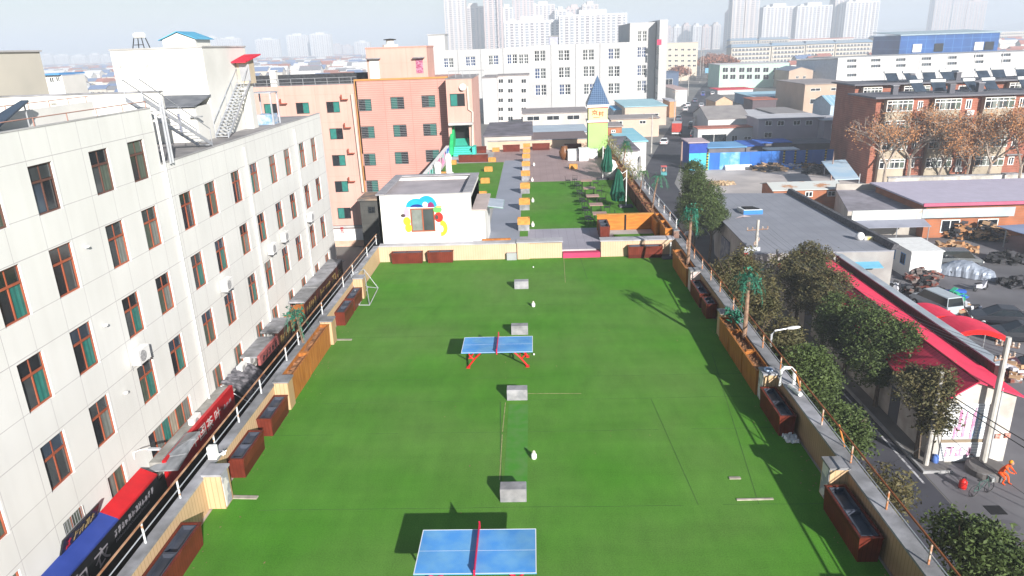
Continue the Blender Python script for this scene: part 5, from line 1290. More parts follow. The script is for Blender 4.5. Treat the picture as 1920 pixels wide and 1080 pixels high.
for q in ((61.5,63.5,-10.7,-7.5),(65,67,-10.7,-7.5),(69.5,72.5,-10.7,-7.7)): fbox(B(), face_x(19.5, -1), *q, -.03, .1).build('door', mat('door_bluegrey', (.12,.14,.22), (.3,.32,.36), scale=2), t)
t = thing('hanging_sign', 'vertical shop sign with red panels on the street side of the grey-roofed building', 'sign', (19.1, 64, -8))
ps = [(17.68, -4.33), (18.87, -6.62)]
b = B(); b.box(18.6, 20.0, 61.4, 61.5, -8.4, -5.9); b.build('board', mat('sign_grey', (.45,.47,.5)), t)
b = B()
for (u, z) in ((18.75,-6.6),(19.2,-6.95),(19.2,-7.4),(19.65,-6.6),(19.65,-7.1),(19.65,-7.6),(19.65,-8.1)): b.box(u-.17,u+.17,61.36,61.4,z-.2,z+.2)
b.build('red_panel', RED, t)
t = thing('skylight', 'white framed skylight tilted on the grey felt roof with a blue front', 'skylight', (23.39, 76.44, -6.25))
b = B(); b.hexa([(-.9,-1.0,0),(1.1,-1.0,0),(.8,1.2,0),(-1.0,1.2,0)], [(-.9,-1.0,.5),(1.1,-1.0,.5),(.8,1.2,.35),(-1.0,1.2,.35)]); b.build('frame', M['white'], t, local=True)
b = B()
for i in range(5): b.box(-.7+.02*i,.85-.05*i,-.75+i*.38,-.52+i*.38,.45-.02*i,.56-.03*i)
b.build('louvre', M['dark'], t, local=True); B().box(-.92,1.12,-1.06,-1.0,0,.45).build('front', mat('sky_blue_panel', (.05,.22,.6)), t, local=True)
t = thing('tarpaulin', 'crumpled pale sheet beside the skylight', 'sheet', (22.04, 74.07, -6.25))
b = B(); b.add([(-.9,-.3,0),(0,-.2,.12),(1.0,.35,0),(.2,.5,.16),(-.4,.2,.08)], [(0,1,4),(1,3,4),(1,2,3)]); b.build('cloth', mat('pinkish_sheet', (.6,.5,.5)), t, local=True)
t = thing('debris_heap', 'white bucket and scraps on the edge of the grey felt roof', 'scraps', (29.94, 64.18, -6.25))
B().ball((0,0,.35), .4, 9, 6).build('bag', M['white'], t, local=True, smooth=True); B().box(.4,1.3,-.1,.25,0,.3).build('box', mat('scrap_white', (.6,.62,.65), (.5,.4,.1), scale=3), t, local=True)
# street furniture: concrete poles
polem = mat('pole_concrete', (.52,.5,.46), (.38,.36,.33), scale=1.5)
insul = mat('insulator', (.55,.5,.45), (.3,.15,.08), scale=9)
def upole(label, x, y, zt, r=.15, arms=(), lean=(0,0), m=None, group='utility poles'):
    t = thing('utility_pole', label, 'pole', (x, y, GZ), 0, group)
    top = Vector((lean[0], lean[1], zt-GZ))
    B().tube([(0,0,0), top], r, 10, r*.7).build('shaft', m or polem, t, local=True)
    for (z, l, a) in arms:
        c = top*((z-GZ)/(zt-GZ)); d = Vector((math.cos(a), math.sin(a), 0))
        b = B(); b.tube([c-d*l, c+d*l], .05, 4); b.build('crossarm', mat('rusty_arm', (.28,.17,.12)), t, local=True)
        for k in (-1,-.5,.5,1): B().lathe(tuple(c+d*l*k*.95), [(.05,0),(.07,.08),(.04,.14),(.07,.2),(.03,.28)], 8).build('insulator', insul, t, local=True)
    return t
P1 = upole('tall pale concrete pole carrying insulators in front of the white gable', 24.0, 34.0, -3.1, .19, [(-4.3,.7,R(20)),(-3.6,.5,R(-30))])
P2 = upole('concrete pole by the small tree at the corner of the white gable', 21.1, 34.2, -5.1, .15)
P3 = upole('concrete pole with several crossarms and insulators beside the hanging red sign', 19.75, 61.8, -4.1+.6, .17, [(-4.4,1.0,R(10)),(-5.6,.9,R(60)),(-6.9,.8,R(20))])
P4 = upole('concrete pole left of the small red eave beyond the big trees', 20.4, 58.2, -5.2, .15, [(-5.9,.5,R(40))])
P5 = upole('rusty steel tube standing next to the tall pole by the white gable', 24.55, 34.4, -6.2, .05, m=M['galv'])
t = thing('pole_base', 'round concrete plinth at the foot of the tall pale pole', 'plinth', (24.1, 33.8, GZ))
b = B(); b.lathe((24.0,33.6,GZ), [(1.0,0),(1.0,.34),(.85,.42)], 22); b.build('plinth', pave, t)
# wires: sagging cables between poles, one object each
wire_m = mat('wire_black', (.02,.02,.022)); wire_g = mat('wire_grey', (.25,.26,.28))
def wire(label, p, q, sag, r=.014, m=None):
    p = Vector(p); q = Vector(q); b = B(); n = 14
    b.tube([p.lerp(q, i/n) - Vector((0,0,4*sag*(i/n)*(1-i/n))) for i in range(n+1)], r, 4)
    tag(b.build('cable', m or wire_m, None), label, 'cable', 'overhead cables along the street')
for k, (dx, dz, lab) in enumerate(((-.9,0,'outermost overhead cable'),(-.4,.05,'second overhead cable'),(.4,0,'third overhead cable'),(.9,.1,'fourth overhead cable'))):
    wire(lab + ' between the hanging-sign pole and the tall gable pole', (19.75+dx, 61.8, -4.2+dz), (24.0+dx*.7, 34.0, -4.1+dz), .9+.1*k, .012, wire_g)
for k, (dz, lab) in enumerate(((-1.2,'upper thin'),(-1.9,'lower thin'))):
    wire(lab+' cable running below the others past the big trees', (20.4, 58.2, -4.9+dz), (21.1, 34.2, -4.4+dz), .7, .012, wire_g)
for k, (p, q, s, lab) in enumerate((((21.1,34.2,-6.0),(29.5,22,-8.6),.5,'thick black cable dropping from the gable corner pole to the bottom right'), ((21.1,34.2,-6.2),(29,21,-8.3),.7,'second thick black cable dropping to the bottom right'), ((21.2,34.2,-8.2),(26,24,-10.0),.5,'thin black cable low across the roller door'), ((24,34,-3.8),(34,30,-4.5),.4,'cable leaving the tall pole to the right'), ((12.5,30,-9),(21.1,34.2,-9.3),.6,'low cable crossing the road to the gable corner'))):
    wire(lab, p, q, s, .03 if k < 2 else .015)
# street lamps with white heads
def street_lamp(label, x, y, zt, dirx=1, L=1.3, group='street lamps', s=1.):
    t = thing('street_lamp', label, 'street lamp', (x, y, GZ), 0, group)
    h = zt-GZ
    B().tube([(0,0,0),(0,0,h-.3),(.15*dirx,0,h-.1),(L*.6*dirx,0,h)], .07, 8, .035).build('pole', M['galv'], t, local=True)
    b = B(); b.lathe((0,0,0), [(.02,0),(.1,.1),(.14,.35),(.1,.62),(.03,.7)], 10)
    mm = Matrix.Translation((L*.55*dirx,0,h)) @ Matrix.Rotation(R(84)*dirx, 4, 'Y') @ Matrix.Scale(.5, 4, (1,0,0))
    b.v = [mm @ v for v in b.v]; b.build('lamp_head', M['white'], t, local=True, smooth=True)
street_lamp('street lamp with a white head reaching over the guard rail beside the veneer planters', 11.4, 32.27, -1.64, 1, 1.2)
street_lamp('slim street lamp below the tall dark evergreen', 12.75, 70, -4.6, -1, 1.0)
# people and bicycle
ORG = mat('hi_vis_orange', (.85,.11,.01), (.75,.08,.01), rough=.7, scale=10); SKIN = mat('skin', (.42,.24,.17)); HAIR = mat('hair_black', (.02,.015,.012))
def figure(label, loc, rz, pose, body_m, leg_m, group=None, hat=None):
    """body grown as one skinned mesh from a joint skeleton, clothing colour as the body colour"""
    t = thing('person', label, 'person', loc, rz, group)
    P = pose
    def skin(name, verts, edges, rad, m, parent):
        me = bpy.data.meshes.new(name); me.from_pydata([P[v] for v in verts], [(verts.index(a), verts.index(c)) for a, c in edges], [])
        o = bpy.data.objects.new(name, me); COL.objects.link(o); o.parent = parent; me.materials.append(m)
        o.modifiers.new('skin', 'SKIN'); sub = o.modifiers.new('sub', 'SUBSURF'); sub.levels = 1; sub.render_levels = 1
        for i, v in enumerate(verts): me.skin_vertices[0].data[i].radius = (rad[v], rad[v]); me.skin_vertices[0].data[i].use_root = (i == 0)
        W[o.name] = W[t.name]; return o
    rad = dict(pel=.13, waist=.13, chest=.16, neck=.055, head=.09, crown=.08, shl=.07, shr=.07, ell=.048, elr=.048, wrl=.032, wrr=.032, hal=.03, har=.03, hil=.095, hir=.095, knl=.065, knr=.065, anl=.042, anr=.042, tol=.035, tor=.035)
    ed = [('pel','waist'),('waist','chest'),('chest','neck'),('neck','head'),('head','crown'),('chest','shl'),('chest','shr'),('shl','ell'),('shr','elr'),('ell','wrl'),('elr','wrr'),('wrl','hal'),('wrr','har'),('pel','hil'),('pel','hir'),('hil','knl'),('hir','knr'),('knl','anl'),('knr','anr'),('anl','tol'),('anr','tor')]
    body = skin('body', list(rad), ed, rad, body_m, t)
    hd = Vector(P['head'])
    b = B(); b.ball(tuple(hd+Vector((0,-.01,.02))), .105, 10, 8, 1.2); b.build('head', SKIN, t, local=True, smooth=True)
    b = B(); b.ball(tuple(hd+Vector((0,.03,.06))), .115, 10, 6, 1.0); b.build('hair' if not hat else 'cap', hat or HAIR, t, local=True, smooth=True)
    return t
lean = dict(pel=(0,0,.62), waist=(0,-.08,.8), chest=(0,-.2,1.02), neck=(0,-.3,1.18), head=(0,-.38,1.3), crown=(0,-.4,1.38), shl=(-.19,-.22,1.08), shr=(.19,-.22,1.08), ell=(-.22,-.42,.9), elr=(.22,-.4,.88), wrl=(-.12,-.58,.85), wrr=(.12,-.58,.82), hal=(-.08,-.65,.84), har=(.08,-.66,.8), hil=(-.1,.02,.58), hir=(.1,.02,.58), knl=(-.12,-.28,.42), knr=(.14,-.3,.45), anl=(-.13,-.2,.07), anr=(.16,-.38,.07), tol=(-.13,-.36,.03), tor=(.17,-.54,.03))
pc_ = (23.89, 32.61)
figure('person in bright orange work clothes bending forward by the pole plinth', (pc_[0]+.25, pc_[1]+.1, GZ), R(35), lean, ORG, ORG, hat=mat('cap_orange', (.85,.35,.02)))
def wheel(b, c, r, t_=.03, axis='x'):
    pts = []
    for i in range(17):
        a = 2*math.pi*i/16; pts.append((c[0]+r*math.cos(a), c[1], c[2]+r*math.sin(a)))
    b.tube(pts, t_, 6)
    for i in range(8):
        a = 2*math.pi*i/8; b.tube([c, (c[0]+r*math.cos(a), c[1], c[2]+r*math.sin(a))], .005, 3)
def bicycle(label, loc, rz):
    t = thing('bicycle', label, 'bicycle', loc, rz)
    for x in (-.52,.52):
        b = B(); wheel(b, (x,0,.34), .32, .02); b.build('wheel', M['black'], t, local=True)
    b = B(); fr = mat('bike_frame', (.05,.12,.1))
    for p, q in (((-.52,0,.34),(-.15,0,.32)),((-.52,0,.34),(-.22,0,.8)),((-.15,0,.32),(-.25,0,.9)),((-.15,0,.32),(.32,0,.82)),((-.23,0,.78),(.32,0,.85)),((.3,0,.95),(.52,0,.34)),((.3,0,.95),(.28,0,1.05))): b.tube([p, q], .018, 6)
    b.build('frame', fr, t, local=True)
    B().box(-.36,-.14,-.07,.07,.9,.95).build('saddle', M['black'], t, local=True, bevel=.02)
    B().tube([(.2,-.28,1.02),(.3,-.1,1.06),(.3,.1,1.06),(.2,.28,1.02)], .014, 5).build('handlebar', M['metal_grey'], t, local=True)
    B().box(.4,.68,-.16,.16,.72,.98).build('basket', mat('basket_grey', (.35,.36,.36), (.15,.15,.15), scale=20), t, local=True)
    return t
q_ = (22.51, 31.57)
bicycle('old bicycle with a basket parked by the pole plinth next to the person in orange', (q_[0], q_[1], GZ+.012), R(20))
q_ = (21.95, 32.18)
t = thing('fire_extinguisher', 'bright red rounded container standing by the pole plinth', 'container', (q_[0], q_[1], GZ))
B().lathe((0,0,0), [(.16,0),(.19,.05),(.19,.4),(.12,.5),(.06,.56)], 12).build('body', mat('bright_red', (.7,.02,.015), rough=.4), t, local=True, smooth=True)
B().tube([(-.08,0,.5),(-.05,0,.66),(.08,0,.66),(.1,0,.5)], .02, 5).build('handle', M['black'], t, local=True)
t = thing('water_bottle', 'blue drum at the left foot of the roller door', 'drum', (21.71, 34.43, -10.8))
B().lathe((0,0,0), [(.17,0),(.18,.3),(.17,.5),(.06,.6)], 12).build('body', mat('drum_blue', (.1,.2,.55)), t, local=True, smooth=True)

# ---------------------------------------------------------------- vehicles
def car(label, loc, rz, col, kind='sedan', group='parked cars', s=1., name='parked_car', cover=None):
    """local +X is forward; body from stations, cabin, glass, wheels, lamps"""
    t = thing(name, label, 'car', loc, rz, group)
    paint = mat('paint_'+'_'.join('%02d' % int(c*99) for c in col), col, tuple(c*.9 for c in col), rough=.25, spec=.6)
    st = {'sedan': [(-2.2,.5,.85,.78),(-2.05,.28,.95,.85),(-1.3,.25,.98,.88),(0,.25,.95,.9),(1.2,.25,.9,.88),(2.0,.28,.78,.84),(2.2,.4,.65,.72)],
          'van': [(-2.2,.4,1.0,.8),(-2.1,.28,1.05,.85),(-1.0,.25,1.05,.86),(0,.25,1.05,.86),(1.1,.25,1.02,.85),(1.9,.28,.95,.82),(2.1,.4,.8,.72)]}[kind]
    b = B(); vs = []; 
    for (x, z0, z1, w_) in st: vs += [(x,-w_*.94,z0),(x,-w_,(z0+z1)/2),(x,-w_*.92,z1),(x,w_*.92,z1),(x,w_,(z0+z1)/2),(x,w_*.94,z0)]
    n = len(st); b.add(vs, [(i*6+j, i*6+(j+1)%6, (i+1)*6+(j+1)%6, (i+1)*6+j) for i in range(n-1) for j in range(6)]+[(5,4,3,2,1,0), tuple((n-1)*6+j for j in range(6))])
    b.build('body', paint, t, local=True, bevel=.03)
    if kind == 'sedan': cab = [(-1.75,.93,.78),(-1.1,1.42,.62),(.15,1.45,.62),(1.05,.92,.76)]
    else: cab = [(-2.12,1.03,.8),(-1.95,1.72,.68),(.7,1.75,.68),(1.35,1.02,.78)]
    b = B(); vs = []
    for (x, z, w_) in cab: vs += [(x,-w_,z),(x,w_,z)]
    zb = .9 if kind == 'sedan' else 1.0
    q0 = [(cab[0][0],-cab[0][2],cab[0][1]),(cab[3][0],-cab[3][2],cab[3][1]),(cab[3][0],cab[3][2],cab[3][1]),(cab[0][0],cab[0][2],cab[0][1])]
    q1 = [(cab[1][0],-cab[1][2],cab[1][1]-.03),(cab[2][0],-cab[2][2],cab[2][1]-.03),(cab[2][0],cab[2][2],cab[2][1]-.03),(cab[1][0],cab[1][2],cab[1][1]-.03)]
    b.hexa(q0, q1); b.build('glasshouse', glass('car_glass', (.015,.02,.025)), t, local=True)
    b = B(); b.hexa([(p[0]*1.0,p[1]*1.02,p[2]) for p in q1], [(p[0]*.97,p[1]*.92,p[2]+.06) for p in q1])
    for k in (0,1,2,3): b.tube([q0[k], q1[k]], .035, 5)
    b.build('roof', paint, t, local=True)
    for x in (-1.35,1.35):
        for sd_ in (-1,1):
            b = B(m=Matrix.Translation((x,sd_*.8,.32)) @ Matrix.Rotation(R(90),4,'X')); b.lathe((0,0,-.1), [(.31,0),(.33,.03),(.33,.17),(.31,.2)], 16); w_o = b.build('wheel', M['black'], t, local=True)
            b = B(m=Matrix.Translation((x,sd_*.8,.32)) @ Matrix.Rotation(R(90),4,'X')); b.lathe((0,0,-.112), [(.17,0),(.19,.01),(.19,.214),(.17,.224)], 10); b.build('rim', M['galv'], w_o, local=True)
    for sd_ in (-1,1):
        B().box(2.08,2.17,sd_*.62-.14,sd_*.62+.14,.56,.7).build('headlight', M['white'], t, local=True)
        B().box(-2.22,-2.12,sd_*.66-.12,sd_*.66+.12,.6,.8).build('tail_light', mat('tail_red', (.4,.01,.01)), t, local=True)
    return t
v_ = (33.93, 56.58)
v = car('silver estate van with its grey roof parked in the yard', (v_[0]+.1, v_[1]+1.2, GZ), R(103), (.42,.47,.5), 'van')
# car under a silver cover
a_, c_ = (40.04, 67.59), (43.22, 65.34)
t = thing('covered_car', 'parked car hidden under a crumpled silver-grey cover', 'car', ((a_[0]+c_[0])/2, (a_[1]+c_[1])/2, GZ), math.atan2(c_[1]-a_[1], c_[0]-a_[0]))
b = B(); rr = random.Random(8); L = 2.35; nn, mm_ = 24, 13
prof = [(-2.35,.1),(-2.2,.8),(-1.7,1.05),(-1.2,1.35),(-.6,1.5),(.3,1.5),(1.0,1.1),(1.8,.95),(2.25,.75),(2.4,.1)]
def hz(x):
    for (p0, z0), (p1, z1) in zip(prof[:-1], prof[1:]):
        if p0 <= x <= p1: return z0+(z1-z0)*(x-p0)/(p1-p0)
    return .1
for i in range(nn+1):
    x = -2.4+4.8*i/nn; hh = hz(max(-2.35, min(2.4, x)))
    for j in range(mm_+1):
        a = math.pi*j/mm_; yy = -math.cos(a); k = abs(yy)
        wv = (.95+.05*math.sin(i*1.7+j*.5))*(1 if abs(x) < 1.9 else .85)
        b.v.append(Vector((x+rr.uniform(-.05,.05), yy*wv+rr.uniform(-.03,.03), max(.08, hh*min(1, max(0,math.sin(a))**.55+.02))+rr.uniform(-.035,.035))))
for i in range(nn):
    for j in range(mm_): q = i*(mm_+1)+j; b.f.append((q,q+mm_+1,q+mm_+2,q+1))
b.build('cover', mat('silver_cover', (.36,.40,.47), (.27,.31,.38), rough=.38, metal=.25, scale=2.5), t, local=True)
for x in (-1.4,1.4):
    for y in (-.82,.82):
        b = B(m=Matrix.Translation((x,y,.3)) @ Matrix.Rotation(R(90),4,'X')); b.lathe((0,0,-.08), [(.3,0),(.3,.16)], 12); b.build('wheel', M['black'], t, local=True)
e_ = (42.58, 68.62)
car('dark grey estate car parked behind the silver covered car', (e_[0], e_[1]+1.2, GZ), R(-8), (.09,.1,.11), 'van')
e_ = (37.29, 53.76)
car('black saloon parked at the right edge behind the red tents', (e_[0], e_[1]+.6, GZ), R(165), (.02,.022,.03))
e_ = (36.71, 50.76)
car('second black saloon at the right edge, closer to the red tents', (e_[0], e_[1]+.2, GZ), R(165), (.025,.027,.035))
e_ = (33.11, 44.93)
car('dark maroon car cut by the right edge beside the pole wires', (e_[0]+1, e_[1], GZ), R(160), (.12,.01,.02))
# moving / parked cars up the street
w_ = (30.01, 163.25)
car('white hatchback driving on the left of the street below the red truck', (w_[0], w_[1]+2, GZ+.02), R(76), (.75,.75,.76), 'sedan', 'cars along the street')
for (px, py, col, lab, k) in ((39.04, 175.67, (.04,.045,.06), 'dark blue van parked by the rusty post on the right kerb', 'van'), (42.78, 195.63, (.06,.07,.07), 'dark car on the right kerb next to the red truck', 'van'), (43.09, 215.43, (.12,.16,.2), 'slate blue car parked on the left just past the red truck', 'sedan'), (51.11, 244.71, (.7,.7,.72), 'white car parked left, second beyond the red truck', 'sedan'), (55.26, 260.39, (.7,.72,.74), 'white car parked left, third beyond the red truck', 'sedan'), (61.42, 277.52, (.1,.13,.2), 'dark blue car in the far street junction', 'sedan'), (59.11, 256.64, (.6,.62,.66), 'pale car on the right side of the far street', 'sedan'), (71.39, 308.16, (.05,.1,.35), 'bright blue van at the far junction', 'van'), (76.39, 312.39, (.7,.7,.7), 'white car below the red shop awning', 'sedan')):
    car(lab, (px, py, GZ+.02), R(76), col, k, 'cars along the street')
t = thing('truck', 'red box truck on the street seen from behind', 'truck', (35.55, 179.58, -10.78), R(-14))
B().box(-1.15,1.15,0,5.2,.95,3.1).build('cargo_box', mat('truck_red', (.5,.05,.03), (.4,.04,.03)), t, local=True)
B().box(-1.17,1.17,-.02,5.22,3.1,3.2).build('top', mat('truck_top', (.45,.45,.47)), t, local=True)
B().box(-1.05,1.05,5.3,6.9,.7,2.6).build('cab', mat('truck_cab', (.3,.32,.36)), t, local=True, bevel=.1)
B().box(-1.1,1.1,-.1,.05,.5,.8).build('bumper', M['white'], t, local=True)
for x in (-.9,.9):
    for y in (.9,6.1):
        b = B(m=Matrix.Translation((x,y,.45)) @ Matrix.Rotation(R(90),4,'Y')); b.lathe((0,0,-.15), [(.43,0),(.45,.05),(.45,.25),(.43,.3)], 14); b.build('wheel', M['black'], t, local=True)
t = thing('tricycle', 'small turquoise three-wheeler with a red roof on the street', 'tricycle', (22.61, 123.92, -10.78), R(-6))
B().box(-.5,.5,-.9,.2,.45,.95).build('tray', mat('tray_turquoise', (.08,.3,.32)), t, local=True)
B().box(-.5,.5,-.6,.7,1.85,1.93).build('roof', mat('trike_red', (.6,.12,.12)), t, local=True)
b = B()
for x in (-.45,.45): b.tube([(x,.6,.6),(x,.6,1.85)], .025, 4); b.tube([(x,-.5,.9),(x,-.5,1.85)], .025, 4)
b.build('frame', M['metal_grey'], t, local=True)
for (x, y) in ((-.48,-.4),(.48,-.4),(0,1.0)):
    b = B(m=Matrix.Translation((x,y,.28)) @ Matrix.Rotation(R(90),4,'Y')); b.lathe((0,0,-.04), [(.26,0),(.28,.02),(.28,.06),(.26,.08)], 12); b.build('wheel', M['black'], t, local=True)
sit = dict(pel=(0,0,.5), waist=(0,.0,.68), chest=(0,.02,.92), neck=(0,.03,1.08), head=(0,.04,1.2), crown=(0,.04,1.28), shl=(-.19,.02,.98), shr=(.19,.02,.98), ell=(-.24,.18,.78), elr=(.24,.18,.78), wrl=(-.2,.4,.85), wrr=(.2,.4,.85), hal=(-.2,.48,.88), har=(.2,.48,.88), hil=(-.1,.04,.48), hir=(.1,.04,.48), knl=(-.13,.4,.5), knr=(.13,.4,.5), anl=(-.13,.45,.1), anr=(.13,.45,.1), tol=(-.13,.6,.06), tor=(.13,.6,.06))
g_ = (22.7, 124.43, -10.78)
figure('person in a dull orange jacket riding the turquoise three-wheeler', (g_[0], g_[1]+.1, g_[2]+.2), R(-6), sit, mat('jacket_orange', (.5,.25,.15)), M['black'])
# red tents
tent = mat('tent_red', (.72,.03,.08), (.6,.02,.06), rough=.6, scale=1.5)
def arch_tent(label, x0, x1, y0, y1, z, rise, m):
    t = thing('tent', label, 'tent', ((x0+x1)/2, y0, GZ), 0, 'red arched tents in the yard'); b = B(); n = 14; vs = []
    for k in (0, 1):
        for i in range(n+1):
            a = i/n; x = x0+(x1-x0)*a; zz = z+rise*math.sin(math.pi*a)
            for y in (y0, y1): vs.append((x, y, zz-.05*k))
    m2 = 2*(n+1)
    fs = [(2*i,2*i+2,2*i+3,2*i+1) for i in range(n)]+[(m2+2*i,m2+2*i+1,m2+2*i+3,m2+2*i+2) for i in range(n)]
    b.add(vs, fs); b.build('canvas', m, t)
    b = B(); 
    vs = []
    for i in range(n+1):
        a = i/n; x = x0+(x1-x0)*a; zz = z+rise*math.sin(math.pi*a); vs += [(x, y0, zz), (x, y0, zz-.35)]
    b.add(vs, [(2*i,2*i+1,2*i+3,2*i+2) for i in range(n)]); b.build('valance', mat('tent_bright', (.75,.01,.01)), t)
    for (x, y) in ((x0,y0),(x1,y0),(x0,y1),(x1,y1)): B().tube([(x,y,GZ),(x,y,z)], .035, 5).build('pole', M['metal_grey'], t)
ta, tb_ = (27.64, -8.34), (32.32, -8.37)
arch_tent('nearer red arched tent with a bright valance in the yard', ta[0], tb_[0], 45.5, 48.2, ta[1]+.05, .75, tent)
arch_tent('farther red arched tent partly behind the nearer one', ta[0]-.6, tb_[0]-1, 48.4, 51.2, ta[1]-.05, .75, tent)
# white hut
t = thing('site_hut', 'white corrugated site hut with dark windows in the yard', 'hut', (36.8, 68, GZ))
hutm = striped('hut_sheet', (.72,.73,.72), (.5,.52,.53), 0, .3, .05, rough=.5, var=.04)
hx0, hx1 = 35.87, 38.81
b = B(); b.hexa([(hx0,66,GZ),(hx1,66,GZ),(hx1+.3,70.8,GZ),(hx0+.0,70.8,GZ)], [(hx0,66,-8.1),(hx1,66,-8.1),(hx1+.3,70.8,-8.1),(hx0,70.8,-8.1)]); b.build('wall', hutm, t)
b = B(); b.hexa([(hx0-.1,65.9,-8.1),(hx1+.1,65.9,-8.1),(hx1+.4,70.9,-8.1),(hx0-.1,70.9,-8.1)], [(hx0-.1,65.9,-8.02),(hx1+.1,65.9,-8.02),(hx1+.4,70.9,-8.0),(hx0-.1,70.9,-8.0)]); b.build('roof', M['white'], t)
Fh = face_x(hx0, -1)
for u in (67, 69): window(t, Fh, u, u+.9, -9.7, -8.6, mat('blue_trim', (.1,.3,.6)), [GL[0]], d=.05, proud=.04)
# junk, carts and wood in the yard: each heap a thing of its own
def heap(name, label, cat, loc, r, h, n, ms, seed, lng=.42, group=None):
    n = int(n*1.5)
    """heap of loose boards and scraps"""
    t = thing(name, label, cat, loc); rr = random.Random(seed)
    for k, m in enumerate(ms):
        b = B()
        for i in range(n//len(ms)):
            a = rr.uniform(0,6.28); q = rr.random()**.6*r; hh = h*(1-q/r*.7)*rr.random()
            c = Vector((q*math.cos(a), q*math.sin(a)*.7, hh)); rot = Matrix.Translation(c) @ Matrix.Rotation(rr.uniform(0,6.28),4,'Z') @ Matrix.Rotation(rr.uniform(-.35,.35),4,'Y')
            L = lng*rr.uniform(.3,1.2); W0 = rr.uniform(.08,.3)*(lng/.42)**.4; T = rr.uniform(.03,.3)
            b.v0 = len(b.v); b.m = rot; b.box(-L,L,-W0,W0,0,T); b.m = None
        b.build(('boards','scraps','sheets','bits')[k], m, t, local=True)
    return t
wd1 = mat('timber_a', (.42,.22,.1), (.3,.14,.06)); wd2 = mat('timber_b', (.5,.33,.2), (.35,.22,.12)); jk1 = mat('junk_dark', (.06,.06,.07), (.02,.02,.02)); jk2 = mat('junk_mixed', (.2,.17,.16), (.18,.05,.035), scale=1.5, contrast=(.45,.55)); jk3 = mat('junk_white', (.65,.66,.68), (.5,.5,.55))
HL = [(45.09, 75.17, -10.8), (48.88, 80.42, -10.8), (51.43, 79.46, -10.8), (46.59, 82.36, -10.8), (37.08, 65.64, -10.8), (35.25, 61.61, -10.8), (36.92, 60.07, -10.8), (35.8, 56.46, -10.8), (33.22, 53.99, -10.8), (48.11, 70.91, -10.8), (44.49, 63.5, -10.8), (32.24, 44.97, -10.8), (32.83, 62.81, -10.8), (38.59, 72.89, -10.8)]
HD = ((2.4,1.1,90,(wd1,wd2),'heap of orange-brown boards behind the white hut','timber heap'), (1.8,2.2,80,(wd1,jk1),'taller heap of reddish timber against the brick wall','timber heap'), (1.9,2.4,80,(wd2,jk1),'stack of pale planks at the right of the yard wall','timber stack'), (1.9,1.9,80,(jk3,jk2,jk1),'heap of white and red sacks left of the timber','scrap heap'), (1.6,1.3,70,(jk2,jk1),'red and grey scrap in front of the white hut','scrap heap'), (1.6,1.5,70,(jk1,jk2),'dark scrap pile beside the silver van','scrap heap'), (.9,1.2,40,(mat('cart_green', (.03,.35,.2)),mat('cart_blue', (.03,.12,.5))),'cart piled with green and blue sacks','cart load'), (1.2,1.2,60,(wd2,jk3,jk1),'pile of boards and pale panels right of the silver van','scrap heap'), (1.5,.9,70,(jk1,jk3),'dark scrap spread below the silver van','scrap heap'), (2.2,1.3,50,(jk1,),'dark clutter under the blue lean-to at the right edge','scrap heap'), (1.6,1.0,36,(jk1,),'clutter near the right edge beyond the covered car','scrap heap'), (1.4,1.0,60,(jk2,wd2,jk3),'orange and white scrap behind the tall pale pole','scrap heap'), (.8,.9,30,(jk1,jk3),'dark scooter parts against the concrete wall','scrap heap'), (1.2,.5,30,(jk1,wd2),'timber leaning by the hut corner','timber heap'))
for k, (l_, (r, h, n, ms, lab, cat)) in enumerate(zip(HL, HD)): heap('timber_heap' if 'timber' in cat else 'scrap_heap', lab, cat, l_, r, h, n, ms, 100+k)
def scooter(label, loc, rz, col):
    t = thing('motor_scooter', label, 'scooter', loc, rz)
    for x in (-.6,.6):
        b = B(); wheel(b, (x,0,.28), .24, .06); b.build('wheel', M['black'], t, local=True)
    b = B(); b.hexa([(-.75,-.15,.4),(.0,-.17,.25),(.0,.17,.25),(-.75,.15,.4)], [(-.8,-.15,.72),(-.05,-.15,.68),(-.05,.15,.68),(-.8,.15,.72)]); b.hexa([(.0,-.15,.25),(.5,-.1,.3),(.5,.1,.3),(0,.15,.25)], [(.05,-.15,.33),(.42,-.2,1.0),(.42,.2,1.0),(.05,.15,.33)]); b.build('body', mat('scoot_'+str(int(col[0]*99)), col, rough=.3), t, local=True, bevel=.02)
    B().box(-.75,-.05,-.14,.14,.72,.8).build('seat', M['black'], t, local=True, bevel=.03)
    B().tube([(.4,-.3,1.02),(.45,0,1.08),(.4,.3,1.02)], .02, 5).build('handlebar', M['black'], t, local=True)
s_ = (40.52, 62.27, -10.8)
scooter('dark scooter with a red and white front standing alone in the yard', s_, R(20), (.5,.5,.55))
s_ = (32.81, 62.36, -10.8)
scooter('dark scooter leaning at the wall behind the grey strip roof', s_, R(-30), (.05,.05,.06))

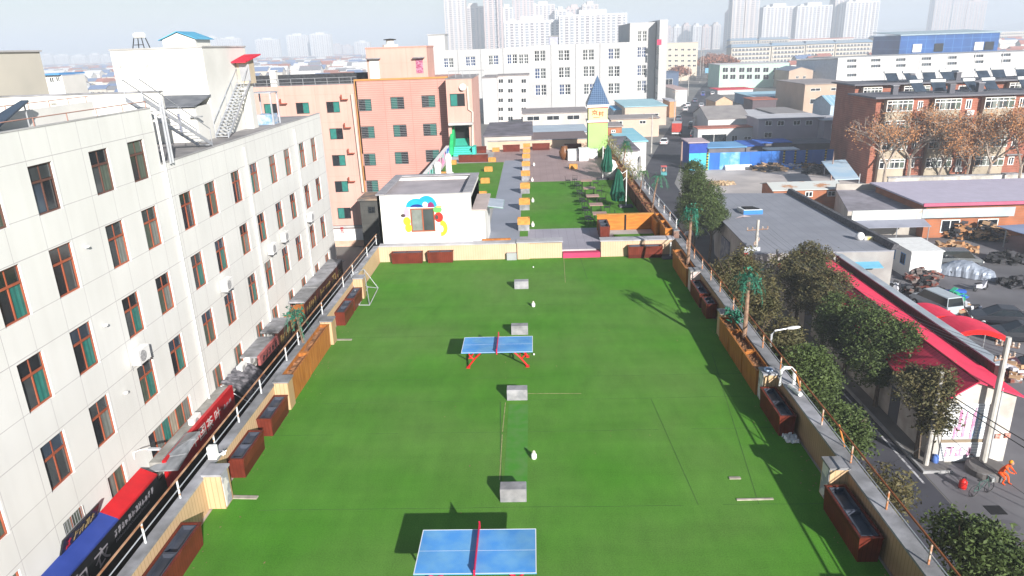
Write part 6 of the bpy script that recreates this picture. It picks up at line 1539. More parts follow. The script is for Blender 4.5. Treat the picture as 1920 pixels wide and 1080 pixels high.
# ================================================================ middle distance
def shed(name, label, F0, wall_m, roof_m, x0, x1, y0, y1, zt, kind='flat', cat='building', rise=.8, z0=GZ, group=None, win=(), wm=None, over=.25):
    """simple building; wins = (u0,u1,z0,z1) on the camera side"""
    t = thing(name, label, cat, ((x0+x1)/2, y0, z0), 0, group); F = face_y(y0)
    b = B()
    if kind == 'flat':
        b.box(x0, x1, y0, y1, z0, zt)
    elif kind == 'ridge_x':                 # ridge runs along x
        ym = (y0+y1)/2; b.sweep([(x0,y0,z0),(x0,y1,z0),(x0,y1,zt),(x0,ym,zt+rise),(x0,y0,zt)], (x1-x0,0,0))
    elif kind == 'ridge_y':
        xm = (x0+x1)/2; b.sweep([(x0,y0,z0),(x1,y0,z0),(x1,y0,zt),(xm,y0,zt+rise),(x0,y0,zt)], (0,y1-y0,0))
    b.build('wall', wall_m, t)
    b = B(); o = over; e = .1
    if kind == 'flat': b.box(x0-o, x1+o, y0-o, y1+o, zt, zt+.18)
    elif kind == 'ridge_x':
        for (ya, yb) in ((y0-o, ym), (ym, y1+o)):
            za, zb = (zt-.1, zt+rise+.02) if ya < ym else (zt+rise+.02, zt-.1)
            b.hexa([(x0-o,ya,za),(x1+o,ya,za),(x1+o,yb,zb),(x0-o,yb,zb)], [(x0-o,ya,za+e),(x1+o,ya,za+e),(x1+o,yb,zb+e),(x0-o,yb,zb+e)])
    else:
        for (xa, xb) in ((x0-o, xm), (xm, x1+o)):
            za, zb = (zt-.1, zt+rise+.02) if xa < xm else (zt+rise+.02, zt-.1)
            b.hexa([(xa,y0-o,za),(xb,y0-o,zb),(xb,y1+o,zb),(xa,y1+o,za)], [(xa,y0-o,za+e),(xb,y0-o,zb+e),(xb,y1+o,zb+e),(xa,y1+o,za+e)])
    b.build('roof', roof_m, t)
    for h in win: window(t, F, *h, wm or M['white'], [GL[0]], d=.04, t=.1, proud=.06)
    return t
red_brick = striped('red_brick', (.36,.125,.08), (.4,.24,.18), 2, .35, .03, var=.3, scale=.6)
orange_brick = striped('orange_brick', (.42,.15,.07), (.3,.17,.12), 2, .3, .03, var=.3, scale=.7)
grey_wall = MATS['grey_wall']
purple_roof = striped('mauve_sheet', (.52,.48,.58), (.45,.41,.5), 0, .8, .05, rough=.5, var=.1)
rust_sheet = mat('rusty_sheet', (.5,.52,.5), (.4,.2,.1), scale=.7, contrast=(.3,.42))
# yard buildings
t = shed('brick_workshop', 'brick workshop with a mauve sheet roof at the right of the yard', None, orange_brick, purple_roof, 44.6, 72, 80.5, 93, -6.9, over=.6, win=[(46.5,48.6,-10.2,-8.7),(50.6,52.9,-10.2,-8.7)])
b = B(); b.box(43.9,72.7,79.8,80.0,-6.95,-6.6); b.build('red_edge', mat('pink_edge', (.5,.12,.2)), t)
t = thing('yard_workshop', 'low concrete workshop with a grey roof left of the brick workshop', 'building', (40, 80.5, GZ))
pgw = [(36.87, 82.9), (40.39, 95.06), (48.25, 93.92), (45.28, 81.88)]
B().prism(pgw, GZ, -8.0).build('wall', mat('pale_render', (.52,.48,.43), (.42,.38,.34), scale=.8, dirt=.2), t)
B().prism(pgw, -8.0, -7.9).build('roof', mat('roof_mauve_grey', (.33,.31,.35), (.27,.25,.28), dirt=.2), t)
q0, q1 = pgw[1], pgw[2]
B().hexa([(q0[0],q0[1],-7.9),(q1[0],q1[1],-7.9),(q1[0],q1[1]+.3,-7.9),(q0[0],q0[1]+.3,-7.9)], [(q0[0],q0[1],-7.1),(q1[0],q1[1],-7.1),(q1[0],q1[1]+.3,-7.1),(q0[0],q0[1]+.3,-7.1)]).build('parapet', MATS['pale_render'], t)
t = thing('sheet_awning', 'rust-streaked sheet fascia and slate awning along the yard workshops', 'awning', (44, 78, -8))
zf0, zf1 = -8.43, -7.25
B().box(36.1, 43.9, 79.95, 80.1, zf0, zf1).build('fascia', rust_sheet, t); B().box(43.95, 54.2, 79.95, 80.1, zf0+.1, zf1-.02).build('fascia', mat('fascia_grey', (.45,.5,.52), (.36,.4,.42), scale=.5), t)
B().hexa([(36.2,78.2,zf0-.45),(44.2,78.2,zf0-.45),(44.2,79.94,zf0-.02),(36.2,79.94,zf0-.02)], [(36.2,78.2,zf0-.38),(44.2,78.2,zf0-.38),(44.2,79.94,zf0+.05),(36.2,79.94,zf0+.05)]).build('sheet', mat('awning_slate', (.28,.29,.35), (.23,.24,.29), scale=.6), t)
for x in (37, 40.5, 44): B().tube([(x,78.3,GZ),(x,78.3,zf0-.45)], .06, 5).build('post', M['metal_grey'], t)
t = thing('lean_to', 'blue-grey lean-to roof over clutter at the right edge of the yard', 'lean-to', (56, 66, GZ))
B().hexa([(50.5,77,-8.7),(64,77,-8.2),(64,58,-8.2),(54.5,58,-8.9)], [(50.5,77,-8.63),(64,77,-8.13),(64,58,-8.13),(54.5,58,-8.83)]).build('roof', mat('lean_blue', (.26,.32,.46), (.2,.25,.38), scale=.5), t)
for (x, y) in ((51,76),(52.5,68),(54.5,60)): B().tube([(x,y,GZ),(x,y,-8.7)], .07, 5).build('post', M['metal_grey'], t)
t = thing('blue_awning', 'small sky blue awning on the concrete wall below the grey felt roof', 'awning', (28.82, 60.6, -7.4))
B().hexa([(-1.35,-1.0,-.15),(1.35,-1.0,-.15),(1.35,.0,.1),(-1.35,.0,.1)], [(-1.35,-1.0,-.09),(1.35,-1.0,-.09),(1.35,.0,.16),(-1.35,.0,.16)]).build('sheet', mat('awning_sky', (.15,.42,.6)), t, local=True)
B().tube([(-.2,-.9,-.2),(-.2,0,-.4)], .03, 4).build('arm', M['metal_grey'], t, local=True)
t = shed('brick_house', 'orange brick house with corrugated roof patches beyond the grey felt roof', None, orange_brick, rust_sheet, 32.6, 41.8, 96.5, 101.5, -8.0, 'ridge_x', rise=.5, win=[(36.87, 37.88, -9.07, -8.3), (39.87, 40.96, -9.08, -8.31)])
t = thing('lean_to', 'tilted pale blue sheet roof by the end of the blue fence', 'lean-to', (44, 112, GZ))
z_=-7.9
B().hexa([(*(42.94, 101.77),-7.9),(*(46.5, 102.05),-7.9),(*(50.68, 117.14),-7.6),(*(46.49, 116.26),-7.6)], [(*(42.94, 101.77),-7.8),(*(46.5, 102.05),-7.8),(*(50.68, 117.14),-7.5),(*(46.49, 116.26),-7.5)]).build('roof', mat('pale_blue_sheet', (.36,.52,.66), (.5,.6,.68), scale=.25), t)
for p in ((45.54, 106.68), (48.37, 106.28), (49, 120.78),): B().tube([(p[0],p[1],GZ),(p[0],p[1],-7.9)], .08, 4).build('post', M['metal_grey'], t)
upole('thin rusty post at the corner of the tilted blue sheet roof', 47.2, 113.5, -5.6, .12, m=mat('rust_pole', (.35,.24,.2)))
upole('rust-stained pole on the right kerb with peeling bills', 27.78, 134.59, -6.2, .2, m=mat('rust_pole', (.35,.24,.2)))
t = thing('gate_pillar', 'tall white gate block at the street corner beside the dark evergreen', 'gate', (18.4, 89, GZ))
B().box(18.4,20.6,86,88.5,GZ,-6.6).build('pillar', stain_w, t); B().box(18.2,20.8,85.8,88.7,-6.6,-6.35).build('cap', mat('gate_cap', (.4,.36,.34)), t)
t = thing('parked_motorbikes', 'pale covered motorbike at the foot of the white gate block', 'motorbike', (18.5, 82.5, GZ))
b = B(); wheel(b, (-.6,0,.3), .28, .05); wheel(b, (.7,0,.3), .28, .05); b.build('wheel', M['black'], t, local=True); B().hexa([(-.8,-.25,.5),(.8,-.2,.5),(.8,.2,.5),(-.8,.25,.5)], [(-.6,-.2,.95),(.6,-.15,1.1),(.6,.15,1.1),(-.6,.2,.95)]).build('body', M['galv'], t, local=True, bevel=.08)
# blue hoarding
t = thing('blue_fence', 'long bright blue hoarding with black and yellow striped posts', 'fence', (40, 130, GZ))
fx0, fx1 = 28.2, 54.0; n = 14
bl = [mat('hoarding_a', (.035,.16,.5), (.025,.12,.42), scale=.4), mat('hoarding_b', (.08,.3,.6), (.25,.45,.65), scale=.5, contrast=(.4,.5)), mat('hoarding_c', (.05,.42,.6), (.08,.5,.65), scale=.5)]
for i in range(n):
    a = fx0+(fx1-fx0)*i/n; c = fx0+(fx1-fx0)*(i+1)/n
    m = bl[2] if i < 2 else (bl[1] if i in (1,3,4) else bl[0])
    B().box(a+.02, c-.02, 130, 130.1, GZ, -7.75).build('panel', m, t)
hz_m = striped('hazard', (.5,.4,.05), (.02,.02,.02), 2, .5, .25)
for x in (31.5, 45.2, 47.2, 49.2, 52.6): B().box(x-.15, x+.15, 129.85, 130, GZ, -7.7).build('post', hz_m, t)
t = thing('white_cabinet', 'white upright cabinet standing against the blue hoarding', 'cabinet', (33.13, 133.63, -10.8))
B().box(-.7,.7,0,1.2,0,2.1).build('body', M['white'], t, local=True, bevel=.03); B().box(-.65,.65,-.02,0,1.0,1.05).build('door', M['metal_grey'], t, local=True)
for (a, c, lab) in (((37.08, 134.78, -10.8), 3.4, 'longer row of white beams stacked before the blue hoarding'), ((37.08, 129.35, -10.8), 2.4, 'shorter white beam in front of the stacked white beams')):
    t = thing('beam_stack', lab, 'beams', a); b = B()
    for k in range(3): b.box(-c, c, -.3+k*.35, -.02+k*.35, 0, .5+.15*k)
    b.build('beams', M['white'], t, local=True)
heap('timber_heap', 'low heap of brown poles in front of the blue hoarding', 'timber heap', (42.68, 128.95, -10.8), 3.2, 1.0, 60, (wd2, jk1), 201, 1.6)
heap('timber_heap', 'brown planks heap right of the low pole heap by the hoarding', 'timber heap', (49.48, 130.7, -10.8), 3.0, .9, 50, (wd1, jk1), 202, 1.6)
heap('scrap_heap', 'blue tarpaulin scraps in front of the hoarding', 'scrap heap', (46, 128.95, -10.8), 1.6, .9, 30, (mat('tarp_blue', (.05,.2,.6)), jk3), 203, .9)
heap('scrap_heap', 'grey scrap by the tilted blue sheet roof', 'scrap heap', (49.1, 123.39, -10.8), 2.0, 1.3, 50, (jk1,), 204, 1.0)
heap('sand_heap', 'sandy rubble at the street edge of the pale yard', 'rubble', (30.48, 116.31, -10.8), 2.2, .35, 60, (mat('sand', (.5,.36,.22)),), 205, .5)
# sheds behind the hoarding
pb = mat('blue_sheet_a', (.16,.36,.6), (.12,.3,.52), scale=.3); pb2 = mat('blue_tarp', (.04,.15,.55), (.03,.1,.4), scale=.5); lb = mat('light_blue_sheet', (.4,.62,.72), (.33,.55,.66), scale=.3, rough=.5); dg = mat('dark_grey_sheet', (.12,.115,.13), (.17,.16,.18), scale=.5)
pale = mat('pale_wall', (.62,.57,.52), (.52,.47,.43), scale=.3, dirt=.12); grw = mat('mauve_wall', (.42,.38,.42), (.36,.32,.36), scale=.3); white_w = mat('far_white', (.62,.61,.6), (.54,.53,.53), scale=.2, dirt=.08); tan_w = mat('tan_wall', (.5,.38,.29), (.44,.33,.25), scale=.25)

# name, label, wall, roof, (x0,x1,y0,y1,ztop), shape, windows, cat
MID = [
 ('site_cabin','deep blue cabin with a pinkish roof at the left end of the hoarding', mat('cabin_blue', (.03,.08,.4)), mat('pinkgrey_roof', (.5,.4,.42)), (29.04, 32.38, 134, 140, -6.44), 'flat', []),
 ('open_shed','open shed with a light blue roof behind the hoarding', dg, pb, (32.63, 39.31, 134, 141, -7.48), 'flat', []),
 ('tarpaulin_shed','shed under bright blue tarpaulin next to the open shed', dg, pb2, (39.78, 42.84, 135, 142, -7.48), 'flat', []),
 ('scrap_shed','dark shed with a grey sheet roof among the scrap behind the hoarding', dg, M['galv'], (44.32, 49.79, 136, 139, -8.58), 'flat', []),
 ('tarpaulin_shed','long low shed with blue tarpaulin behind the scrap', dg, pb2, (46.38, 52.53, 148, 153, -8.81), 'flat', []),
 ('scrap_shed','dark low shed right of the blue tarpaulin and below the mauve house', dg, dg, (52.77, 61.6, 148, 155, -9.26), 'flat', []),
 ('low_shop','low white building with a shuttered grey front and a red tiled strip', white_w, mat('red_strip_roof', (.4,.14,.1)), (36.84, 49.33, 162, 166, -7.15), 'flat', [(37.62, 43.29, -10.32, -8.38), (44.38, 45.67, -10.51, -8.82), (47.11, 48.7, -9.89, -9.14)]),
 ('grey_tile_house','house with a broad grey ridged roof above the low white building', white_w, mat('grey_tiles', (.3,.28,.27), (.24,.22,.22), scale=.5), (40.89, 50.24, 170, 186, -5.9), 'ridge_x', []),
 ('small_roof_house','small house with a peach gable at the street beyond the grey ridged roof', mat('peach_gable', (.6,.42,.28)), mat('grey_tiles', (.3,.28,.27)), (53.61, 58.55, 215, 227, -5.67), 'ridge_y', []),
 ('mauve_house','two-storey mauve house with a pale flat roof behind the scrap yard', grw, mat('pale_sheet', (.55,.55,.57), (.45,.44,.46), scale=.3), (48.87, 62.76, 158, 167, -5.07), 'flat', [(50.28, 51.73, -6.46, -5.4), (52.9, 54.36, -6.54, -5.48), (56.31, 57.78, -6.53, -5.47), (58.93, 60.4, -6.61, -5.56), (50.25, 51.95, -9.03, -7.84)]),
 ('mauve_annex','lower right wing of the mauve house with a curved pale roof', grw, mat('pale_sheet', (.55,.55,.57)), (61.73, 66.41, 155, 164, -5.47), 'flat', [(63.25, 64.92, -7.05, -6.11)]),
 ('grey_roof_house','house with a worn grey roof behind the mauve house', pale, mat('grey_tiles', (.3,.28,.27)), (59.73, 67.11, 180, 196, -6.26), 'flat', []),
 ('white_side_wall','white low building with a slanted pale roof between the grey roofs', white_w, mat('pale_sheet', (.55,.55,.57)), (54.13, 59.11, 182, 196, -6.62), 'flat', []),
 ('dark_red_shed','shed with a dark front and a red upper strip', mat('dark_front', (.12,.09,.1)), mat('brick_roof', (.42,.13,.08)), (68.87, 76.12, 230, 240, -6.8), 'flat', []),
 ('light_blue_shed','long shed with a light blue barrel roof', mat('shed_blue_wall', (.1,.2,.35)), lb, (75.14, 90.15, 250, 274, -7.49), 'flat', []),
 ('tan_building','tan rendered building with long louvred windows', tan_w, mat('tan_roof', (.33,.29,.28)), (81.58, 96.05, 222, 248, -2.12), 'flat', [(83.29, 86.21, -4.11, -3.25), (89.26, 92.19, -4.14, -3.28), (83.45, 86.45, -7.83, -6.34)]),
 ('light_blue_house','small house with a corrugated light blue roof next to the brick flats', mat('blue_white_wall', (.45,.55,.65)), striped('blue_corrugated', (.3,.5,.62), (.5,.65,.72), 0, 1.2, .2), (77.65, 85.05, 192, 204, -5.45), 'ridge_x', []),
 ('mint_building','three-storey mint green and white building with shops below', mat('mint_wall', (.50,.68,.55), (.42,.62,.5), scale=.2), white_w, (88.24, 120.35, 350, 372, -0.13), 'flat', [(89.57, 92.19, -3.44, -1.21), (93.04, 95.67, -3.55, -1.32), (97.25, 99.89, -3.69, -1.45), (100.72, 103.36, -3.8, -1.57), (104.43, 107.08, -3.92, -1.69), (108.39, 111.04, -4.05, -1.81), (113.08, 115.74, -4.2, -1.97), (116.3, 118.96, -4.3, -2.07), (89.77, 92.39, -6.57, -4.32), (93.25, 95.88, -6.68, -4.44), (97.47, 100.11, -6.82, -4.57), (100.95, 103.59, -6.93, -4.68), (104.67, 107.32, -7.05, -4.8), (108.64, 111.3, -7.18, -4.93), (113.35, 116.02, -7.33, -5.08), (116.57, 119.24, -7.43, -5.18)]),
 ('awning_shop','low shop with a bright red awning by the street', white_w, mat('awning_red', (.7,.03,.06)), (78.4, 93.11, 312, 326, -8.9), 'flat', []),
 ('grey_gable_house','beige gabled house right of the mint green building', tan_w, mat('bluegrey_roof', (.2,.24,.32)), (113.72, 124.2, 330, 354, -2.81), 'ridge_y', [(116.86, 118.14, -6.29, -5.12), (119.89, 121.17, -6.39, -5.21)]),
 ('blue_roof_hut','small hut with a bright blue roof beside the long white factory', white_w, mat('bright_blue_roof', (.08,.35,.6)), (122.58, 127.31, 335, 359, -3.63), 'flat', []),
 ('low_beige_building','low beige building with a grey sloped roof left of the green tower', pale, mat('mauve_tiles', (.3,.26,.26), (.24,.21,.21), scale=.4), (-2.67, 15.43, 203, 219, -6.41), 'flat', [(-1.5, 2.04, -8.32, -7.04), (4, 7.55, -8.34, -7.07), (9.65, 13.2, -8.37, -7.09)]),
 ('grey_sheet_shed','long shed with a grey-blue sheet roof behind the far wall of the terrace', pale, mat('greyblue_sheet', (.45,.52,.58), (.38,.45,.52), scale=.4), (0.35, 11.3, 150, 164, -5.69), 'flat', []),
 ('white_beam_shed','low shed with a white front just past the terrace end wall', white_w, mat('brown_roof', (.2,.15,.15)), (0.07, 9.74, 128, 142, -4.71), 'flat', []),
 ('dark_roof_shed','low building with a dark sagging roof between the pink block and the white awnings', pale, mat('sagging_roof', (.19,.17,.2), (.1,.09,.1), scale=.4), (-8.42, -0.27, 125, 147, -3.04), 'flat', []),
 ('peach_workshop','peach workshop with a pale turquoise roof right of the green tower', mat('peach_far', (.6,.46,.36), (.52,.4,.32), scale=.2), mat('turq_sheet', (.38,.6,.65), (.33,.54,.6), scale=.3), (26, 37.58, 205, 231, -5.63), 'flat', [(27.08, 30.97, -8.23, -7.52), (31.55, 35.44, -8.22, -7.51)]),
 ('lower_workshop','long low peach building with a grey edge below the turquoise roof', mat('peach_far', (.6,.46,.36)), mat('tan_roof', (.33,.29,.28)), (19.47, 31.27, 180, 190, -6.37), 'flat', [(20.66, 22.25, -7.57, -6.74), (26.43, 28.03, -7.61, -6.79)]),
 ('blue_shed','small shed with a bright blue roof behind the green tower', mat('grey_front', (.35,.37,.42)), mat('bright_blue_roof', (.08,.35,.6)), (23.67, 27.52, 212, 226, -6.9), 'flat', []),
 ('brick_hut','small orange brick hut right of the green tower', orange_brick, mat('tan_roof', (.33,.29,.28)), (14.44, 17.21, 140, 148, -3.72), 'flat', [(15.17, 16, -4.79, -4.26)]),
 ('turquoise_roof_house','white-walled house with a turquoise roof beside the street', white_w, mat('turq_strong', (.22,.52,.62), (.3,.58,.66), scale=.4), (15.4, 20.12, 128, 148, -5.09), 'flat', []),
 ('dark_flat_house','house with a dark flat roof in front of the turquoise roof', white_w, mat('sagging_roof', (.19,.17,.2)), (12.46, 15.44, 106, 122, -3.49), 'flat', []),
 ('blue_grey_shed','dark blue shed with a white panel by the white office tower', mat('slate_blue', (.1,.14,.22)), mat('slate_blue', (.1,.14,.22)), (53.64, 59.41, 300, 316, -0.64), 'flat', [(53.95, 57.05, -5.63, -3.04)]),
 ('cream_school','cream building with rows of windows past the white office tower', mat('cream_far', (.62,.54,.42), (.56,.48,.38), scale=.1), white_w, (76.6, 95.33, 430, 460, 10.11), 'flat', [(78.53, 80.4, 5.97, 7.18), (82.17, 84.04, 5.85, 7.06), (85.8, 87.67, 5.73, 6.95), (89.44, 91.31, 5.61, 6.83), (92.47, 94.34, 5.51, 6.73), (78.65, 80.52, 2.77, 3.99), (82.3, 84.17, 2.65, 3.87), (85.94, 87.82, 2.53, 3.76), (89.59, 91.47, 2.41, 3.64), (92.62, 94.5, 2.31, 3.54), (78.76, 80.64, -0.15, 1.08), (82.42, 84.29, -0.27, 0.96), (86.07, 87.95, -0.39, 0.84), (89.72, 91.61, -0.51, 0.72), (92.77, 94.65, -0.61, 0.62), (78.86, 80.74, -2.79, -1.56), (82.53, 84.41, -2.91, -1.67), (86.19, 88.07, -3.03, -1.79), (89.85, 91.73, -3.15, -1.91), (92.9, 94.78, -3.24, -2.01)]),
 ('low_white_house','low white house left of the street, near the parked cars', white_w, mat('pale_sheet', (.55,.55,.57)), (43.24, 47.93, 250, 270, -7.9), 'flat', [(44.1, 45.03, -10.09, -9.18), (46.26, 47.2, -10.16, -9.25)]),
 ('orange_shop','small orange-fronted shop left of the street', mat('orange_front', (.6,.3,.14)), mat('pale_sheet', (.55,.55,.57)), (42.16, 44.11, 225, 237, -6), 'flat', []),
 ('kiosk_row','row of pale kiosks on the left pavement farther up the street', white_w, mat('pinkish_roof', (.5,.36,.34)), (50.82, 55.14, 262, 292, -4.98), 'flat', []),
]
for (nm, lab, wm_, rm_, (x0, x1, y0, y1, zt), kd, wn_) in MID:
    shed(nm, lab, None, wm_, rm_, x0, x1, y0, y1, zt, kd, rise=min(2.2, (y1-y0)*.15) if kd == 'ridge_x' else 1.4, win=wn_, wm=M['white'], over=.3)
# wall with posters beside the street
t = thing('street_wall', 'white wall with faded posters running along the left side of the street', 'wall', (17, 105, GZ))
b = B(); b.hexa([(13.0,95,GZ),(13.25,95,GZ),(21.2,138,GZ),(20.9,138,GZ)], [(13.0,95,-7.6),(13.25,95,-7.6),(21.2,138,-7.6),(20.9,138,-7.6)]); b.build('wall', stain_w, t)
b = B(); Fw = face_seg((21.25,138),(13.3,95)); fbox(b, Fw, 30, 34, -10, -8.2, -.05, 0); b.build('poster', mat('poster_red', (.6,.1,.1), (.5,.5,.55), scale=1.2, contrast=(.45,.55)), t)

# ---------------------------------------------------------------- brick flats
def flats(label, Y, D, x0, x1, zt, cols, zrows, base_m):
    t = thing('brick_flats', label, 'building', (x0, Y, GZ)); F = face_y(Y)
    b = B(); b.box(x0, x1, Y+.9, Y+D, GZ, zt)
    for (a, c, k) in cols:
        if k == 'stair': b.box(a-.3, c+.3, Y+.3, Y+.9, GZ, zt)
    b.build('wall', red_brick, t)
    for (a, c, k) in cols:
        if k == 'bay': B().box(a, c, Y+.1, Y+.9, GZ, zt-.3).build('balcony_front', mat('cement_beige', (.5,.43,.33), (.4,.34,.26), scale=.5, dirt=.25), t)
    for (a, c, k) in cols:
        for (za, zb) in zrows:
            if k == 'bay': window(t, F, a, c, za, zb, M['white'], [GL[0], GREY, GL[1], OLIVE], d=.06, t=.1, trans=.7, mull=4, proud=.08)
            else:
                window(t, face_y(Y+.3), a+.5, c-.5, za, zb-.2, M['white'], [GL[0], GL[2]], d=.04, t=.14, mull=1, proud=.06)
                fb = B(); fbox(fb, face_y(Y+.3), a-.2, c+.2, za-1.3, za-1.15, -.7, 0); fb.build('hood', M['coping'], t)
    b = B(); b.box(x0-.8, x1+.8, Y-.5, Y+D+.6, zt, zt+.25); b.build('roof', mat('flats_roof', (.17,.17,.19), (.12,.12,.14), scale=.3), t)
    return t
f0 = [(53.69, 57.6, 'bay'), (57.92, 59.75, 'stair'), (60.78, 64.75, 'bay'), (65.07, 66.97, 'stair'), (68.24, 72.67, 'bay'), (72.99, 74.88, 'stair')] + [(76.5,81,'bay')]
zr = [(0.38, 2.03), (-2.49, -0.97), (-5.41, -3.87), (-8.3, -6.81)]
flats('front block of the red brick flats with white glazed balconies', 112, 9, 52.5, 86, 2.35, f0, zr, None)
xb = 56.9
f1 = [(57.92, 61.17, 'bay')] + [(xb+8+9*i, xb+12.5+9*i, 'stair' if i % 2 else 'bay') for i in range(4)]
zr = [(1.45, 2.8), (-1.2, 0.17), (-4.17, -2.87), (-7.18, -5.86)]
flats('rear block of the red brick flats, its solar heaters crowding the roof', 130, 9, xb, 100, 3.16, f1, zr, None)
# solar water heaters on both roofs
def heater(label, loc, rz, blue=False):
    t = thing('solar_heater', label, 'solar heater', loc, rz, 'solar water heaters on the brick flats')
    B().hexa([(-1,-.9,.2),(1,-.9,.2),(1,.6,1.5),(-1,.6,1.5)], [(-1,-.95,.27),(1,-.95,.27),(1,.55,1.57),(-1,.55,1.57)]).build('collector', GL[2], t, local=True)
    b = B(m=Matrix.Translation((-1.1,.65,1.7)) @ Matrix.Rotation(R(90),4,'Y')); b.lathe((0,0,0), [(.22,0),(.25,.05),(.25,2.15),(.22,2.2)], 10); b.build('tank', M['white'] if not blue else mat('tank_blue', (.15,.3,.5)), t, local=True)
    b = B(); b.tube([(-.9,-.9,0),(-.9,.65,1.6)], .03, 4); b.tube([(.9,-.9,0),(.9,.65,1.6)], .03, 4); b.tube([(-.9,.7,0),(-.9,.65,1.6)], .03, 4); b.tube([(.9,.7,0),(.9,.65,1.6)], .03, 4); b.build('frame', M['metal_grey'], t, local=True)
    return t
zt0 = 2.35+.25; zt1 = 3.16+.25
h0 = heater('first solar heater from the left on the rear brick roof', (xb+7, 133, zt1), 0)
words_ = ['second','third','fourth','fifth','sixth','seventh','eighth','ninth','tenth','eleventh','twelfth']
rr = random.Random(31)
for i, wd in enumerate(words_): dup(h0, (xb+7+(i+1)*3.1+rr.uniform(-.6,.6), 133+rr.choice((-1.5,0,2.4)), zt1), R(rr.uniform(-15,15)), wd+' solar heater from the left on the rear brick roof')
for i, wd in enumerate(['first','second','third','fourth','fifth','sixth']): dup(h0, (60+i*4.2+rr.uniform(-.8,.8), 117.5, zt0), R(rr.uniform(-15,15)), wd+' solar heater from the left on the front brick roof')
for i, (x, y, z) in enumerate(((56.5,116,zt0),(64.6,115,zt0),(69.5,116,zt0),(xb+10,132,zt1),(xb+18,132,zt1))):
    t = thing('brick_chimney', 'squat chimney on the brick flats roof, number %s along' % ['one','two','three','four','five'][i], 'chimney', (x, y, z), 0, 'chimneys on the brick flats')
    B().box(-.4,.4,-.4,.4,0,1.3).build('stack', mat('chimney_grey', (.12,.12,.14)), t, local=True); B().box(-.5,.5,-.5,.5,1.3,1.42).build('cap', M['coping'], t, local=True)
for i, (u, z) in enumerate([(66.27, 66.36, -0.23, -0.14), (66.39, 66.48, -2.77, -2.69), (66.43, 66.53, -5.84, -5.76), (65.96, 66.05, -8.79, -8.71)][:0] or [(66.32, -0.19), (66.44, -2.73), (66.48, -5.8), (66, -8.75)]):
    ac_unit('air_conditioner', 'air conditioner on the brick stair bay, %s from the top' % ['first','second','third','fourth'][i], (u, 111.9, z-.3), 0, 'air conditioners on the brick flats', 1.3)
t = thing('yard_wall', 'whitish wall along the foot of the brick flats', 'wall', (60, 108, GZ))
B().box(52.5, 86, 106, 106.3, GZ, -8.6).build('wall', stain_w, t); B().box(52.4, 86, 105.9, 106.4, -8.6, -8.45).build('coping', M['coping'], t)

# ---------------------------------------------------------------- big white building in the middle
wt = thing('white_mall', 'large white building with pairs of small-paned windows behind the green tower', 'building', (20, 262, GZ))
wp = mat('mall_white', (.52,.515,.51), (.47,.465,.46), scale=.05, dirt=.05)
Y0 = 262; F = face_y(Y0)
def mallwin(px, py, w_=21, h_=18, Y=262): return (px, py, w_, h_)
mw = [(1.16, 5.02, 6.22, 9.73), (9.55, 13.44, 6.13, 9.63), (18.11, 22.03, 6.02, 9.53), (27.03, 30.97, 6.09, 9.59), (1.22, 5.1, 0.27, 3.83), (9.67, 13.59, 0.37, 3.92), (18.3, 22.24, 0.45, 4), (27.09, 31.07, 0.17, 3.72), (1.28, 5.19, -5.4, -1.79), (9.8, 13.74, -5.48, -1.88), (18.48, 22.46, -5.57, -1.97), (27.15, 31.16, -5.66, -2.06)]
lw = [(-30.81, -27.42, 5.12, 8.28), (-23.07, -19.65, 5.41, 8.57), (-14.98, -11.53, 5.5, 8.66), (-8.41, -4.94, 5.65, 8.8), (-4.29, -0.81, 5.52, 8.66)]
tw = [(37.17, 40.2, 11.61, 15.03), (37.11, 40.17, 6.32, 9.78), (37.26, 40.34, 0.23, 3.74), (37.38, 40.48, -5.04, -1.48)]
x0, xm, x2, x3 = -36.75, -1.05, 34.41, 43.34
zl, zm, zt_ = 10.97, 11.6, 17.83
b = B(); holewall(b, F, x0, xm, GZ, zl, lw, .4); b.box(x0, xm, Y0+1, Y0+30, GZ, zl-.3); holewall(b, F, xm, x2, GZ, zm, mw, .4); b.box(xm, x2, Y0+1, Y0+34, GZ, zm-.3); holewall(b, F, x2, x3, GZ, zt_, tw, .4); b.box(x2, x3, Y0+1, Y0+34, GZ, zt_-.3); b.box(x3-.2,x3,Y0+.05,Y0+1,GZ,zt_-.3)
for px in [-25.35, -17.28, -9.42, 7.4, 15.97, 24.53]: b.box(px-.35, px+.35, Y0-.25, Y0, GZ, zl if px < xm else zm)
b.build('wall', wp, wt)
b = B(); b.box(x0,xm,Y0+.1,Y0+30,zl-.3,zl-.1); b.box(xm,x2,Y0+.1,Y0+34,zm-.3,zm-.1); b.box(x2,x3,Y0+.1,Y0+34,zt_-.3,zt_-.1); b.build('roof', M['con_light'], wt)
gb = glass('glass_blue', (.03,.06,.16))
rr = random.Random(12)
for h in mw+lw+tw:
    o = window(wt, F, *h, M['white'], [rr.choice([gb, GL[0], GL[1]]), rr.choice([gb, GL[1], GL[0]])], d=.3, t=.14, mull=3)
    b = B(); fbox(b, F, (h[0]+h[1])/2-.22, (h[0]+h[1])/2+.22, h[2], h[3], .22, .36)
    for k in (1,2): fbox(b, F, h[0], h[1], h[2]+(h[3]-h[2])*k/3-.07, h[2]+(h[3]-h[2])*k/3+.07, .2, .33)
    b.build('glazing_bar', M['white'], o)
t = thing('entrance_tower', 'slim white tower with a window strip and red sign beside the white building', 'tower', (x3, Y0, GZ))
B().box(x3+.3, 46.36, Y0-6, Y0+20, GZ, 18.32).build('wall', wp, t)
xs_ = 43.19
for (za, zb) in ((7.27, 9.69), (2.39, 5.19), (-2.91, -0.25), (-7.92, -5.05),): fb = B(); fbox(fb, face_y(Y0-6), xs_-.35, xs_+.35, za, zb, -.06, 0); fb.build('window_strip', GL[1], t)
